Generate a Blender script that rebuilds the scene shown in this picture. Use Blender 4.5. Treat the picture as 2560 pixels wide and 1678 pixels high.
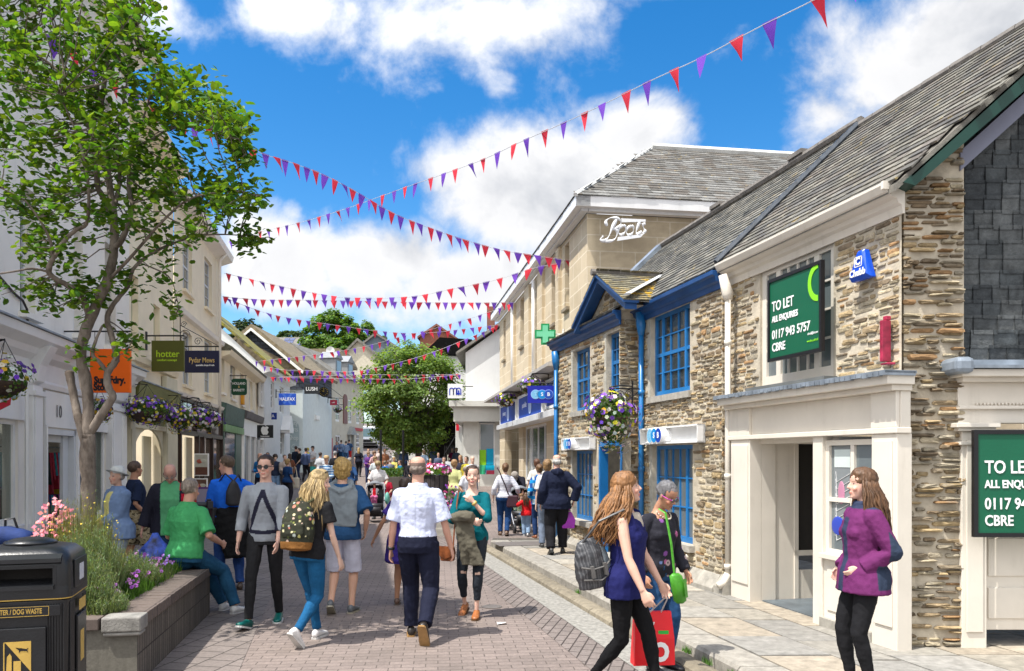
import bpy, math, random
import numpy as np
from mathutils import Vector, Matrix, noise, Quaternion
for o in list(bpy.data.objects): bpy.data.objects.remove(o)
SC = bpy.context.scene
COL = SC.collection
R = math.radians
# ---------------------------------------------------------------- camera
FPX, CX, HY, EYE = 2000.0, 1280.0, 1145.0, 1.75      # focal length, centre and horizon in photo pixels; eye height
cam = bpy.data.objects.new('camera', bpy.data.cameras.new('camera')); COL.objects.link(cam)
cam.location = (0, 0, EYE); cam.rotation_euler = (R(90), 0, 0)
cam.data.lens = FPX/2560*36; cam.data.shift_y = (HY-839)/2560
cam.data.clip_start = .1; cam.data.clip_end = 3000
SC.camera = cam
# ---------------------------------------------------------------- sky and sun
SUN = Vector((-.41, -.26, 1)).normalized()
EL = math.asin(SUN.z); AZ = math.atan2(SUN.x, SUN.y)
SC.world = bpy.data.worlds.new('World'); SC.world.use_nodes = True
def cdir(px, py):
    return Vector(((px-CX)/FPX, 1, (HY-py)/FPX)).normalized()
def make_world():
    nt = SC.world.node_tree; N = nt.nodes; Lk = nt.links
    for n in list(N): N.remove(n)
    out = N.new('ShaderNodeOutputWorld'); bg = N.new('ShaderNodeBackground')
    sky = N.new('ShaderNodeTexSky'); sky.sky_type = 'NISHITA'; sky.sun_disc = False
    sky.sun_elevation = EL; sky.sun_rotation = AZ
    sky.air_density = 1.0; sky.dust_density = .3; sky.ozone_density = 2.2
    tc = N.new('ShaderNodeTexCoord')
    def vm(op, a, b=None):
        n = N.new('ShaderNodeVectorMath'); n.operation = op
        for i, x in enumerate((a, b)):
            if x is None: continue
            if isinstance(x, (tuple, Vector)): n.inputs[i].default_value = tuple(x)
            else: Lk.new(x, n.inputs[i])
        return n.outputs['Value'] if op in ('LENGTH', 'DOT_PRODUCT') else n.outputs[0]
    def m(op, a, b=None, c=None, clamp=False):
        n = N.new('ShaderNodeMath'); n.operation = op; n.use_clamp = clamp
        for i, x in enumerate((a, b, c)):
            if x is None: continue
            if isinstance(x, (int, float)): n.inputs[i].default_value = x
            else: Lk.new(x, n.inputs[i])
        return n.outputs[0]
    d = tc.outputs['Generated']
    # cloud heaps: direction, half width, half height, strength (fixed in the sky)
    heaps = [(1250,50,330,140,.86),(1240,190,90,55,.55),(760,40,190,90,.7),(430,40,150,90,.62),(1600,-70,260,90,.7),
             (2440,150,420,260,1.25),(2060,300,120,130,.85),(2350,420,340,120,1.0),(1800,310,40,70,.35),
             (1330,500,260,170,1.25),(1610,330,170,95,1.0),(1130,440,110,100,.8),(700,640,190,130,1.1),(730,535,45,45,.75),
             (960,640,260,110,1.15),(1200,690,330,110,1.1),(620,720,150,60,.9),(1020,760,120,25,.5),(1650,480,300,130,.9),
             (-300,300,500,400,.8),(3200,500,500,500,.8)]
    acc = None
    for (px, py, rx, ry, st) in heaps:
        c = cdir(px, py); right = Vector((c.y, -c.x, 0)).normalized(); up = right.cross(c)
        k = (FPX*(1.0/c.y))   # pixels per unit angle here
        rel = vm('SUBTRACT', d, c)
        x = m('MULTIPLY', vm('DOT_PRODUCT', rel, right), k/rx*1.0); y = m('MULTIPLY', vm('DOT_PRODUCT', rel, up), k/ry)
        q = m('ADD', m('MULTIPLY', x, x), m('MULTIPLY', y, y))
        g = m('MULTIPLY', m('POWER', 2.718, m('MULTIPLY', q, -.9)), st)
        acc = g if acc is None else m('MAXIMUM', acc, g)
    def nz(scale, det, rough, vec, dist=0):
        n = N.new('ShaderNodeTexNoise'); n.inputs['Scale'].default_value = scale; n.inputs['Detail'].default_value = det
        n.inputs['Roughness'].default_value = rough; n.inputs['Distortion'].default_value = dist; Lk.new(vec, n.inputs['Vector']); return n.outputs['Fac']
    yy = N.new('ShaderNodeSeparateXYZ'); Lk.new(d, yy.inputs[0]); acc = m('MAXIMUM', acc, m('MULTIPLY', m('SUBTRACT', .3, yy.outputs[1], None, True), 1.6))  # added cloud cover behind the camera, out of view, for fill light
    n1 = nz(6.5, 9, .58, d, .25); n2 = nz(22, 6, .6, d, .3)
    dens = m('ADD', acc, m('MULTIPLY', m('SUBTRACT', n1, .5), 1.9)); dens = m('ADD', dens, m('MULTIPLY', m('SUBTRACT', n2, .5), .5))
    mr = N.new('ShaderNodeMapRange'); mr.interpolation_type = 'SMOOTHSTEP'; Lk.new(dens, mr.inputs[0])
    mr.inputs[1].default_value = .26; mr.inputs[2].default_value = .84
    # grey undersides: compare density a little above with density here
    up2 = vm('ADD', d, (0.03, 0, .035)); n1b = nz(6.5, 5, .55, up2, .25)
    sh = m('MULTIPLY', m('SUBTRACT', n1b, n1), 3.2)
    thick = m('MULTIPLY', m('SUBTRACT', dens, .75, None, True), .42)
    lit = m('SUBTRACT', m('SUBTRACT', 1.0, thick), m('MAXIMUM', sh, 0.0))
    ramp = N.new('ShaderNodeMix'); ramp.data_type = 'RGBA'; Lk.new(m('MAXIMUM', lit, 0.0), ramp.inputs[0])
    ramp.inputs[6].default_value = (2.0, 2.12, 2.35, 1); ramp.inputs[7].default_value = (3.75, 3.75, 3.8, 1)
    hs = N.new('ShaderNodeHueSaturation'); hs.inputs['Saturation'].default_value = 1.42; hs.inputs['Value'].default_value = .76
    Lk.new(sky.outputs[0], hs.inputs['Color'])
    glow = m('ADD', 1.0, m('MULTIPLY', m('POWER', m('MAXIMUM', vm('DOT_PRODUCT', d, tuple(SUN)), 0.0), 2.0), 2.6)); gl = vm('SCALE', ramp.outputs[2]); Lk.new(glow, gl.node.inputs['Scale'])  # brightens clouds towards the sun, mostly the unseen added ones, for more fill
    mix = N.new('ShaderNodeMix'); mix.data_type = 'RGBA'
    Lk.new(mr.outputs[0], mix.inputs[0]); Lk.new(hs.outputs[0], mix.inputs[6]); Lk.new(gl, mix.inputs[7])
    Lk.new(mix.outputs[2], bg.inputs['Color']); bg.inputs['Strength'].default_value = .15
    Lk.new(bg.outputs[0], out.inputs['Surface'])
make_world()
sun = bpy.data.objects.new('sun', bpy.data.lights.new('sun', 'SUN')); COL.objects.link(sun)
sun.data.energy = 3.75; sun.data.angle = R(.5); sun.data.color = (1, .955, .88)
sun.rotation_euler = SUN.to_track_quat('Z', 'Y').to_euler(); sun.location = (-20, -10, 40)
SC.view_settings.view_transform = 'Standard'; SC.view_settings.look = 'None'
SC.view_settings.exposure = .86; SC.view_settings.gamma = 1
SC.cycles.max_bounces = 6; SC.cycles.transparent_max_bounces = 6; SC.cycles.use_denoising = True
# ---------------------------------------------------------------- places
def gz(y):
    P_ = ((-50,0),(19,0),(24,.06),(40,.42),(48,.75),(60,1.3),(73,1.9),(90,3.0),(130,6.5),(400,20))
    for (a, b), (c, e) in zip(P_, P_[1:]):
        if y <= c: return b+(e-b)*(max(y, a)-a)/(c-a)
    return 20
def P(px, py, z): return Vector(((px-CX)/FPX*z, z, EYE+(HY-py)/FPX*z))
def X(px, z): return (px-CX)/FPX*z
class Wall:
    """a facade plane seen in plan: x = along, y = outward to the street, z = up"""
    def __init__(s, x0, y0, dx, dy):
        n = math.hypot(dx, dy); s.o = (x0, y0); s.d = (dx/n, dy/n); s.n = (-dy/n, dx/n); s.a = math.atan2(dy, dx)
    def U(s, px, w=0.0):
        r = (px-CX)/FPX; ox = s.o[0]+w*s.n[0]; oy = s.o[1]+w*s.n[1]
        t = (ox*s.d[1]-oy*s.d[0])/(r*s.d[1]-s.d[0]); return (t*r-ox)*s.d[0]+(t-oy)*s.d[1], t
    def pt(s, px, py, w=0.0):
        u, t = s.U(px, w); return u, EYE+(HY-py)/FPX*t
    def world(s, u, w=0, z=0): return Vector((s.o[0]+u*s.d[0]+w*s.n[0], s.o[1]+u*s.d[1]+w*s.n[1], z))
    def root(s, name, label, cat, group=None): return thing(name, label, cat, (s.o[0], s.o[1], 0), s.a, group)
# ---------------------------------------------------------------- object helpers
def setp(o, label=None, cat=None, group=None, kind=None):
    if label: o['label'] = label
    if cat: o['category'] = cat
    if group: o['group'] = group
    if kind: o['kind'] = kind
    return o
def thing(name, label, cat, loc=(0,0,0), rz=0, group=None):
    o = bpy.data.objects.new(name, None); COL.objects.link(o); o.location = loc; o.rotation_euler = (0,0,rz)
    o.empty_display_size = .1
    return setp(o, label, cat, group)
class MB:
    def __init__(s): s.v = []; s.f = []; s.m = []; s.c = []; s.sm = []; s.M = None; s.mi = 0; s.col = None; s.smooth = False
    def add(s, vs, fs):
        b = len(s.v)
        if s.M is not None: vs = [s.M @ Vector(v) for v in vs]
        s.v += [tuple(v) for v in vs]
        for f in fs: s.f.append(tuple(i+b for i in f)); s.m.append(s.mi); s.c.append(s.col); s.sm.append(s.smooth)
    def box(s, x0, x1, y0, y1, z0, z1):
        if x0 > x1: x0, x1 = x1, x0
        if y0 > y1: y0, y1 = y1, y0
        if z0 > z1: z0, z1 = z1, z0
        s.add([(x0,y0,z0),(x1,y0,z0),(x1,y1,z0),(x0,y1,z0),(x0,y0,z1),(x1,y0,z1),(x1,y1,z1),(x0,y1,z1)],
              [(0,3,2,1),(4,5,6,7),(0,1,5,4),(1,2,6,5),(2,3,7,6),(3,0,4,7)]); return s
    def prism(s, poly, a, b, ax='y'):
        n = len(poly); pl = {'x': lambda p, t: (t, p[0], p[1]), 'y': lambda p, t: (p[0], t, p[1]), 'z': lambda p, t: (p[0], p[1], t)}[ax]
        s.add([pl(p, a) for p in poly]+[pl(p, b) for p in poly],
              [tuple(range(n))[::-1], tuple(range(n, 2*n))]+[(i, (i+1) % n, n+(i+1) % n, n+i) for i in range(n)]); return s
    def quad(s, *ps): s.add(list(ps), [tuple(range(len(ps)))]); return s
    def loft(s, rings, cap=True):
        n = len(rings[0]); vs = [p for r in rings for p in r]; fs = []
        for k in range(len(rings)-1):
            for i in range(n): j = (i+1) % n; fs.append((k*n+i, k*n+j, (k+1)*n+j, (k+1)*n+i))
        if cap: fs += [tuple(range(n))[::-1], tuple(range((len(rings)-1)*n, len(rings)*n))]
        s.add(vs, fs); return s
    def tube(s, pts, rad, n=8, up=(0.03,0.05,1), flat=1.0, cap=True):
        pts = [Vector(p) for p in pts]; up = Vector(up).normalized()
        if isinstance(rad, (int, float)): rad = [rad]*len(pts)
        rings = []; a = None
        for i, p in enumerate(pts):
            t = (pts[min(i+1, len(pts)-1)]-pts[max(i-1, 0)])
            if t.length < 1e-9: t = Vector((0,0,1))
            t.normalize()
            if a is None:
                a = t.cross(up)
                if a.length < .25: a = t.cross(Vector((0,1,0)))
            else:
                q = a-t*a.dot(t); a = q if q.length > .05 else t.cross(up)
            a.normalize(); b = t.cross(a)
            rings.append([p+a*(rad[i]*math.cos(2*math.pi*k/n))+b*(rad[i]*flat*math.sin(2*math.pi*k/n)) for k in range(n)])
        s.loft(rings, cap); return s
    def lathe(s, prof, c=(0,0,0), n=16, ax='z'):
        rings = []
        for r, h in prof:
            ring = []
            for k in range(n):
                a = 2*math.pi*k/n; x, y = r*math.cos(a), r*math.sin(a)
                q = {'z': (x, y, h), 'y': (x, h, -y), 'x': (h, x, y)}[ax]; ring.append((c[0]+q[0], c[1]+q[1], c[2]+q[2]))
            rings.append(ring)
        s.loft(rings); return s
    def ell(s, c, r, n=14, k=9, rot=None):
        rings = []
        for j in range(k+1):
            th = math.pi*(j+.02 if j == 0 else (j-.02 if j == k else j))/k
            ring = []
            for i in range(n):
                a = 2*math.pi*i/n; q = Vector((r[0]*math.sin(th)*math.cos(a), r[1]*math.sin(th)*math.sin(a), -r[2]*math.cos(th)))
                if rot: q = rot @ q
                ring.append(Vector(c)+q)
            rings.append(ring)
        s.loft(rings); return s
    def build(s, name, mats, parent=None, bevel=0, label=None, auto=None):
        me = bpy.data.meshes.new(name); me.from_pydata(s.v, [], s.f)
        if not isinstance(mats, (list, tuple)): mats = [mats]
        for m in mats: me.materials.append(m)
        me.polygons.foreach_set('material_index', s.m); me.polygons.foreach_set('use_smooth', s.sm)
        if any(c is not None for c in s.c):
            at = me.color_attributes.new('Col', 'FLOAT_COLOR', 'CORNER'); buf = []
            for f, c in zip(s.f, s.c): c = c or (1,1,1); buf += [c[0], c[1], c[2], 1]*len(f)
            at.data.foreach_set('color', buf)
        me.update()
        o = bpy.data.objects.new(name, me); COL.objects.link(o)
        if parent is not None: o.parent = parent
        if bevel:
            b = o.modifiers.new('bevel', 'BEVEL'); b.width = bevel; b.segments = 2; b.limit_method = 'ANGLE'; b.angle_limit = R(40)
        if label: o['label'] = label
        return o
# ---------------------------------------------------------------- materials
class NT:
    def __init__(s, name):
        s.m = bpy.data.materials.new(name); s.m.use_nodes = True; s.t = s.m.node_tree; s.N = s.t.nodes
        s.b = s.N['Principled BSDF']; s.tc = s.N.new('ShaderNodeTexCoord')
        s.obj = s.tc.outputs['Object']
    def lk(s, a, b): s.t.links.new(a, b)
    def set(s, node, i, v):
        if v is None: return
        if isinstance(v, (int, float)): node.inputs[i].default_value = v
        elif isinstance(v, (tuple, list)):
            v = tuple(v); node.inputs[i].default_value = v+(1,) if (len(v) == 3 and len(node.inputs[i].default_value) == 4) else v
        else: s.lk(v, node.inputs[i])
    def mp(s, scale=(1,1,1), rot=(0,0,0), loc=(0,0,0), vec=None):
        n = s.N.new('ShaderNodeMapping'); s.lk(vec or s.obj, n.inputs[0]); n.inputs['Scale'].default_value = scale
        n.inputs['Rotation'].default_value = rot; n.inputs['Location'].default_value = loc; return n.outputs[0]
    def noise(s, scale, det=4, rough=.55, vec=None, dist=0):
        n = s.N.new('ShaderNodeTexNoise'); s.lk(vec or s.obj, n.inputs['Vector']); n.inputs['Scale'].default_value = scale
        n.inputs['Detail'].default_value = det; n.inputs['Roughness'].default_value = rough; n.inputs['Distortion'].default_value = dist; return n.outputs['Fac']
    def rng(s, v, a, b, c=0, d=1):
        n = s.N.new('ShaderNodeMapRange'); s.lk(v, n.inputs[0])
        for i, x in enumerate((a, b, c, d)): n.inputs[i+1].default_value = x
        return n.outputs[0]
    def math(s, op, a, b=0):
        n = s.N.new('ShaderNodeMath'); n.operation = op; s.set(n, 0, a); s.set(n, 1, b); return n.outputs[0]
    def mix(s, f, a, b, mode='MIX'):
        n = s.N.new('ShaderNodeMix'); n.data_type = 'RGBA'; n.blend_type = mode; s.set(n, 0, f); s.set(n, 6, a); s.set(n, 7, b); return n.outputs[2]
    def attr(s, name='Col'):
        n = s.N.new('ShaderNodeAttribute'); n.attribute_name = name; return n.outputs['Color']
    def bump(s, h, st=.3, dist=.02):
        n = s.N.new('ShaderNodeBump'); n.inputs['Strength'].default_value = st; n.inputs['Distance'].default_value = dist
        s.lk(h, n.inputs['Height']); s.lk(n.outputs[0], s.b.inputs['Normal'])
    def fin(s, col=None, rough=.7, metal=0, spec=.4, sss=0):
        if col is not None: s.set(s.b, 'Base Color', col)
        s.set(s.b, 'Roughness', rough); s.b.inputs['Metallic'].default_value = metal; s.b.inputs['Specular IOR Level'].default_value = spec
        if sss: s.b.inputs['Subsurface Weight'].default_value = sss; s.b.inputs['Subsurface Radius'].default_value = (.02,.008,.004)
        return s.m
_mc = {}
def M(name, col, rough=.6, var=.12, vs=3, bump=.08, bs=60, metal=0, spec=.4, dirt=0, dcol=(.12,.11,.09)):
    """painted or plain surface with slight tone variation, grain and optional dirt streaks"""
    if name in _mc: return _mc[name]
    t = NT(name); c = tuple(col)
    f = t.noise(vs, 5)
    res = t.mix(t.rng(f, .3, .7), tuple(x*(1-var) for x in c), tuple(min(1, x*(1+var)) for x in c))
    if dirt:
        st = t.noise(1, 6, .65, t.mp((9, 9, .8))); sp = t.noise(2.2, 6, .7)
        k = t.math('MULTIPLY', t.rng(st, .52, .75), t.rng(sp, .45, .7)); res = t.mix(t.math('MULTIPLY', k, dirt), res, dcol)
    if bump: t.bump(t.noise(bs, 3), bump, .01)
    _mc[name] = t.fin(res, rough, metal, spec); return _mc[name]
def attr_mat(name, rough=.8, var=.2, vs=8, bump=.2, bs=50, spec=.3, sss=0, tint=None):
    t = NT(name); c = t.attr(); f = t.rng(t.noise(vs, 6, .65), .3, .7, 1-var, 1+var)
    n = t.N.new('ShaderNodeVectorMath'); n.operation = 'SCALE'; t.lk(c, n.inputs[0]); t.lk(f, n.inputs['Scale'])
    t.bump(t.noise(bs, 4, .6), bump, .01); return t.fin(n.outputs[0], rough, 0, spec, sss)
def stone_mat(name, lichen=.0, lcol=(.55,.36,.05), th=.60, pale=.5):
    t = NT(name); c = t.attr(); f = t.rng(t.noise(14, 8, .7), .28, .72, .55, 1.4)
    n = t.N.new('ShaderNodeVectorMath'); n.operation = 'SCALE'; t.lk(c, n.inputs[0]); t.lk(f, n.inputs['Scale']); res = n.outputs[0]
    g = t.rng(t.noise(3.1, 7, .7), .56, .7); res = t.mix(t.math('MULTIPLY', g, pale), res, (.33,.32,.29))
    if lichen:
        k = t.rng(t.noise(7, 7, .72), th, th+.05); k2 = t.rng(t.noise(1.4, 3), .42, .62); res = t.mix(t.math('MULTIPLY', t.math('MULTIPLY', k, k2), lichen), res, lcol)
    t.bump(t.noise(26, 8, .7), .8, .02); return t.fin(res, .9, 0, .2)
def glass_mat(name, tint=(.03,.04,.045), rough=.03, clear=0.0):
    t = NT(name)
    w = t.noise(.9, 2); t.bump(w, .06, .05)
    t.b.inputs['Base Color'].default_value = tint+(1,); t.b.inputs['Roughness'].default_value = rough
    t.b.inputs['Specular IOR Level'].default_value = 1.0; t.b.inputs['IOR'].default_value = 1.6
    if clear:
        tr = t.N.new('ShaderNodeBsdfTransparent'); tr.inputs[0].default_value = (.86,.9,.88,1); mx = t.N.new('ShaderNodeMixShader')
        mx.inputs[0].default_value = clear; o = t.N['Material Output']; t.lk(t.b.outputs[0], mx.inputs[1]); t.lk(tr.outputs[0], mx.inputs[2]); t.lk(mx.outputs[0], o.inputs[0])
    return t.m
MORTAR = M('mortar', (.47,.415,.325), .95, .25, 6, .6, 40)
STONE = stone_mat('rubble_stone'); SLATE = stone_mat('slate', .75, (.42,.30,.07)); SLATE_L = stone_mat('slate_lichen', 1.0, (.62,.38,.02), .50)
SLATE_W = stone_mat('slate_hanging', pale=.06)
GLASS = glass_mat('window_glass'); GLASS_S = glass_mat('shop_glass', (.08,.10,.10), .02, .82)
GLASS_P = glass_mat('pale_window_glass', (.13,.155,.165), .06)
DARK = M('dark_interior', (.02,.018,.016), .9, .1); IRON = M('black_iron', (.012,.012,.013), .45, .1)
LEAD = M('lead_flashing', (.24,.28,.33), .45, .35, 5, .25, 12, .3)
CREAMP = M('cream_paint', (.68,.63,.55), .45, .06, 2, .08, 30, dirt=.45, dcol=(.28,.24,.18)); WHITEP = M('white_paint', (.78,.78,.77), .45, .05, 2, .05, 30, dirt=.2)
BLUEP = M('blue_paint', (.012,.155,.42), .35, .15, 3, .1, 40, spec=.5)
NAVYP = M('dark_blue_paint', (.008,.028,.10), .4, .2, 3, .1, 40)
GREENB = M('board_green', (.005,.10,.05), .35, .04); BLACKF = M('black_frame', (.01,.01,.012), .4, .1)
TXW = M('white_lettering', (.80,.80,.80), .5, .02, bump=0); TXK = M('black_lettering', (.012,.012,.015), .5, .02, bump=0)
def flat(name, col, rough=.5): return M(name, col, rough, .04, 3, 0)
# ---------------------------------------------------------------- building helpers
def wall_face(mb, u0, u1, z0, z1, holes, w=0, rev=.16, top=None):
    """plane with openings and their reveals; holes = (u0,u1,z0,z1)"""
    us = sorted({u0, u1}|{x for h in holes for x in h[:2] if u0 < x < u1}); zs = sorted({z0, z1}|{x for h in holes for x in h[2:] if z0 < x < z1})
    for a, b in zip(us, us[1:]):
        for c, e in zip(zs, zs[1:]):
            mu, mz = (a+b)/2, (c+e)/2
            if any(h[0] < mu < h[1] and h[2] < mz < h[3] for h in holes): continue
            mb.quad((b,w,c),(a,w,c),(a,w,e),(b,w,e))
    for (a, b, c, e) in holes:
        for q in (((a,w,c),(a,w-rev,c),(a,w-rev,e),(a,w,e)),((b,w,c),(b,w,e),(b,w-rev,e),(b,w-rev,c)),((a,w,e),(a,w-rev,e),(b,w-rev,e),(b,w,e)),((a,w,c),(b,w,c),(b,w-rev,c),(a,w-rev,c))):
            mb.quad(*q)
def window(par, h, w, frame, cols=3, rows=4, fw=.05, bw=.018, glass=None, split=None, sill=None, meet=True, name='window', depth=.05, label=None):
    """a window: frame and glazing bars; pane and sill are sub-parts. h=(u0,u1,z0,z1), w = plane of the frame front"""
    a, b, c, e = h; mb = MB(); d = depth
    mb.box(a, a+fw, w-d, w, c, e); mb.box(b-fw, b, w-d, w, c, e); mb.box(a+fw, b-fw, w-d, w, e-fw, e); mb.box(a+fw, b-fw, w-d, w, c, c+fw*1.4)
    zi0, zi1 = c+fw*1.4, e-fw
    secs = [a+fw]+[a+(b-a)*s for s in (split or [])]+[b-fw]
    for s in (split or []): x = a+(b-a)*s; mb.box(x-fw*.5, x+fw*.5, w-d, w-.003, zi0, zi1)
    cl = cols if isinstance(cols, (list, tuple)) else [cols]*(len(secs)-1)
    for i, (p, q) in enumerate(zip(secs, secs[1:])):
        for k in range(1, cl[i]): x = p+(q-p)*k/cl[i]; mb.box(x-bw/2, x+bw/2, w-d*.8, w-.01, zi0, zi1)
    for k in range(1, rows):
        z = zi0+(zi1-zi0)*k/rows; t = bw/2
        if meet and k == rows//2: t = fw*.45
        mb.box(a+fw, b-fw, w-d*.85, w-.007, z-t, z+t)
    o = mb.build(name, frame, par, label=label)
    MB().box(a+fw*.5, b-fw*.5, w-d*.7, w-d*.6, c+.02, e-.02).build('pane', glass or GLASS, o)
    if sill:
        MB().box(a-.06, b+.06, w-.02, sill[0], c-.09, c-.002).build('sill', sill[1], o)
    return o
PAL = [(.41,.31,.18),(.35,.265,.16),(.26,.195,.125),(.45,.34,.19),(.42,.355,.24),(.33,.29,.22),(.36,.22,.11),(.48,.41,.29),(.22,.17,.115),(.42,.365,.27),(.29,.235,.165)]
def rubble(mb, u0, u1, z0, z1, holes, w, rnd, top=None, rot=False, hmin=.03, hmax=.085, wmin=.08, wmax=.30, pal=PAL, out=.03, M_=None, dark=1.0, fill=1.0):
    """irregular stones bedded in rough courses over the mortar plane"""
    z = z0
    while z < z1:
        h = rnd.uniform(hmin, hmax); u = u0+rnd.uniform(-.1, 0)
        while u < u1:
            L = rnd.uniform(wmin, wmax)*(.7+h/hmax*.5); hh = h*rnd.uniform(.72, 1.18); zz = z+rnd.uniform(-.015, .02)
            a, b = max(u, u0), min(u+L, u1); g = rnd.uniform(.006, .02)
            a += g*.55; b -= g*.55; c, e = zz+g*.3, min(zz+hh-g*.3, z1)
            u += L
            if b-a < .04 or e-c < .02 or rnd.random() > fill: continue
            mu, mz = (a+b)/2, (c+e)/2
            if top and not top(mu, e): continue
            if any(a < q[1]+.01 and b > q[0]-.01 and c < q[3]+.005 and e > q[2]-.005 for q in holes): continue
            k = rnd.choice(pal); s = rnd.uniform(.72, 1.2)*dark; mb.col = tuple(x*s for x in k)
            hu, hz = (b-a)/2, (e-c)/2; o_ = rnd.uniform(.2, 1)*out*.72; n = 8; ra, rb = [], []
            for cx, cz in ((1,-.5),(1,.5),(.8,1),(-.8,1),(-1,.5),(-1,-.5),(-.8,-1),(.8,-1)):
                x = mu+hu*cx*rnd.uniform(.88, 1.03); y = mz+hz*cz*rnd.uniform(.78, 1.06)
                ra.append((x, w+.001, y)); rb.append((mu+(x-mu)*.93, w+o_*rnd.uniform(.6, 1.1), mz+(y-mz)*.88))
            vs = ra+rb+[(mu+rnd.uniform(-.2, .2)*hu, w+o_*1.25, mz+rnd.uniform(-.2, .2)*hz)]
            fs = [((i+1) % n, i, n+i, n+(i+1) % n) for i in range(n)]+[(n+(i+1) % n, n+i, 2*n) for i in range(n)]
            if M_: vs = [M_ @ Vector(v) for v in vs]
            mb.add(vs, fs)
        z += h
    mb.col = None
SPAL = [(.20,.20,.19),(.24,.235,.22),(.17,.17,.17),(.28,.27,.25),(.22,.20,.18),(.25,.25,.26)]
def slates(mb, o, du, dv, L, H, rnd, expo=.14, wd=.22, th=.012, clip=None, pal=SPAL, taper=1.0, jit=.01, lift=1.3):
    """overlapping slates on a plane: o origin, du along the eave, dv up the slope"""
    du, dv, o = Vector(du).normalized(), Vector(dv).normalized(), Vector(o); n = du.cross(dv).normalized()
    if n.z < -.01: n = -n
    k = 0; v = 0.0
    while v < H:
        ex = expo*(taper**k) if taper != 1 else expo
        u = -rnd.uniform(0, wd)
        while u < L:
            W = wd*rnd.uniform(.75, 1.25); a, b = max(0, u), min(L, u+W-.006); u += W
            if b-a < .02: continue
            mu = (a+b)/2
            if clip and not clip(mu, v+ex*.5): continue
            s = rnd.uniform(.78, 1.22); c = rnd.choice(pal); mb.col = tuple(x*s*q for x, q in zip(c, (.70,.695,.68)))
            v0 = v+rnd.uniform(-jit, jit); v1 = v+ex*1.25; l0 = th*lift+rnd.uniform(0, .004); l1 = .002
            p = [o+du*a+dv*v0+n*l0, o+du*b+dv*(v0+rnd.uniform(-jit, jit)*.5)+n*l0, o+du*b+dv*v1+n*l1, o+du*a+dv*v1+n*l1]
            q = [o+du*a+dv*v0-n*.002, o+du*b+dv*v0-n*.002]
            mb.add(p+q, [(0,1,2,3),(4,5,1,0),(4,0,3),(5,2,1)])
        v += ex; k += 1
    mb.col = None
def text(par, s, M4, size, mat, ext=.004, sx=1.0, off=0.0, align='CENTER', name='lettering', shear=0, sp=1.0):
    cu = bpy.data.curves.new(name, 'FONT'); cu.body = s; cu.size = size; cu.extrude = ext; cu.offset = off; cu.align_x = align; cu.align_y = 'CENTER'
    cu.shear = shear; cu.space_character = sp; cu.resolution_u = 3
    cu.materials.append(mat); o = bpy.data.objects.new(name, cu); COL.objects.link(o); o.parent = par
    o.matrix_local = M4 @ Matrix.Diagonal((sx, 1, 1, 1)); return o
def MW(u, w, z):     # text frame on a wall: reads along -u, faces +w
    return Matrix(((-1,0,0,u),(0,0,1,w),(0,1,0,z),(0,0,0,1)))
def MS(x, y, z):     # text frame on a sign facing -y
    return Matrix(((1,0,0,x),(0,0,-1,y),(0,1,0,z),(0,0,0,1)))
# ================================================================ setting: ground, kerb, pavement
def sheet(name, fn, xs, ys, mat, dz=0.0):
    """ground sheet following the slope; fn(x,y)->(X,Y) allows skew"""
    mb = MB(); g = [[(fn(x, y)[0], fn(x, y)[1], gz(fn(x, y)[1])+dz) for x in xs] for y in ys]; n = len(xs)
    mb.add([p for r in g for p in r], [(j*n+i, j*n+i+1, (j+1)*n+i+1, (j+1)*n+i) for j in range(len(ys)-1) for i in range(n-1)])
    o = mb.build(name, mat); o['kind'] = 'structure'; return o
def brick(name, w, h, c1, c2, mc, rot=0, msz=.008, off=.5, bias=0, rough=.85, stain=.35, axis=(1,1,1), grime=(.07,.062,.052), bump=.5):
    t = NT(name); b = t.N.new('ShaderNodeTexBrick'); v = t.mp(axis, (0,0,rot)); t.lk(v, b.inputs['Vector']); b.inputs['Scale'].default_value = 1
    b.inputs['Brick Width'].default_value = w; b.inputs['Row Height'].default_value = h; b.inputs['Mortar Size'].default_value = msz; b.inputs['Mortar Smooth'].default_value = .2; b.offset = off
    for k, c in (('Color1', c1), ('Color2', c2), ('Mortar', mc)): b.inputs[k].default_value = c+(1,)
    b.inputs['Bias'].default_value = bias
    f = t.rng(t.noise(26, 6, .7), .3, .7, .8, 1.18); n = t.N.new('ShaderNodeVectorMath'); n.operation = 'SCALE'; t.lk(b.outputs[0], n.inputs[0]); t.lk(f, n.inputs['Scale'])
    big = t.rng(t.noise(.7, 6, .65), .45, .7); res = t.mix(t.math('MULTIPLY', big, stain), n.outputs[0], grime)
    spots = t.rng(t.noise(9, 3, .5), .70, .74); res = t.mix(t.math('MULTIPLY', spots, .5), res, grime)
    h_ = t.math('SUBTRACT', t.math('MULTIPLY', t.noise(60, 4), .3), b.outputs['Fac']); t.bump(h_, bump, .012)
    return t.fin(res, rough, 0, .3)
SK = math.atan(.235)
PAVE = brick('street_pavers', .205, .102, (.235,.190,.170), (.190,.154,.138), (.105,.086,.076), rot=R(0)-SK*.4, msz=.005)
PAVE_L = brick('edge_pavers', .21, .26, (.21,.178,.162), (.18,.152,.138), (.075,.064,.058), rot=SK+R(90)-.04, msz=.009, off=.3, stain=.5)
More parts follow.
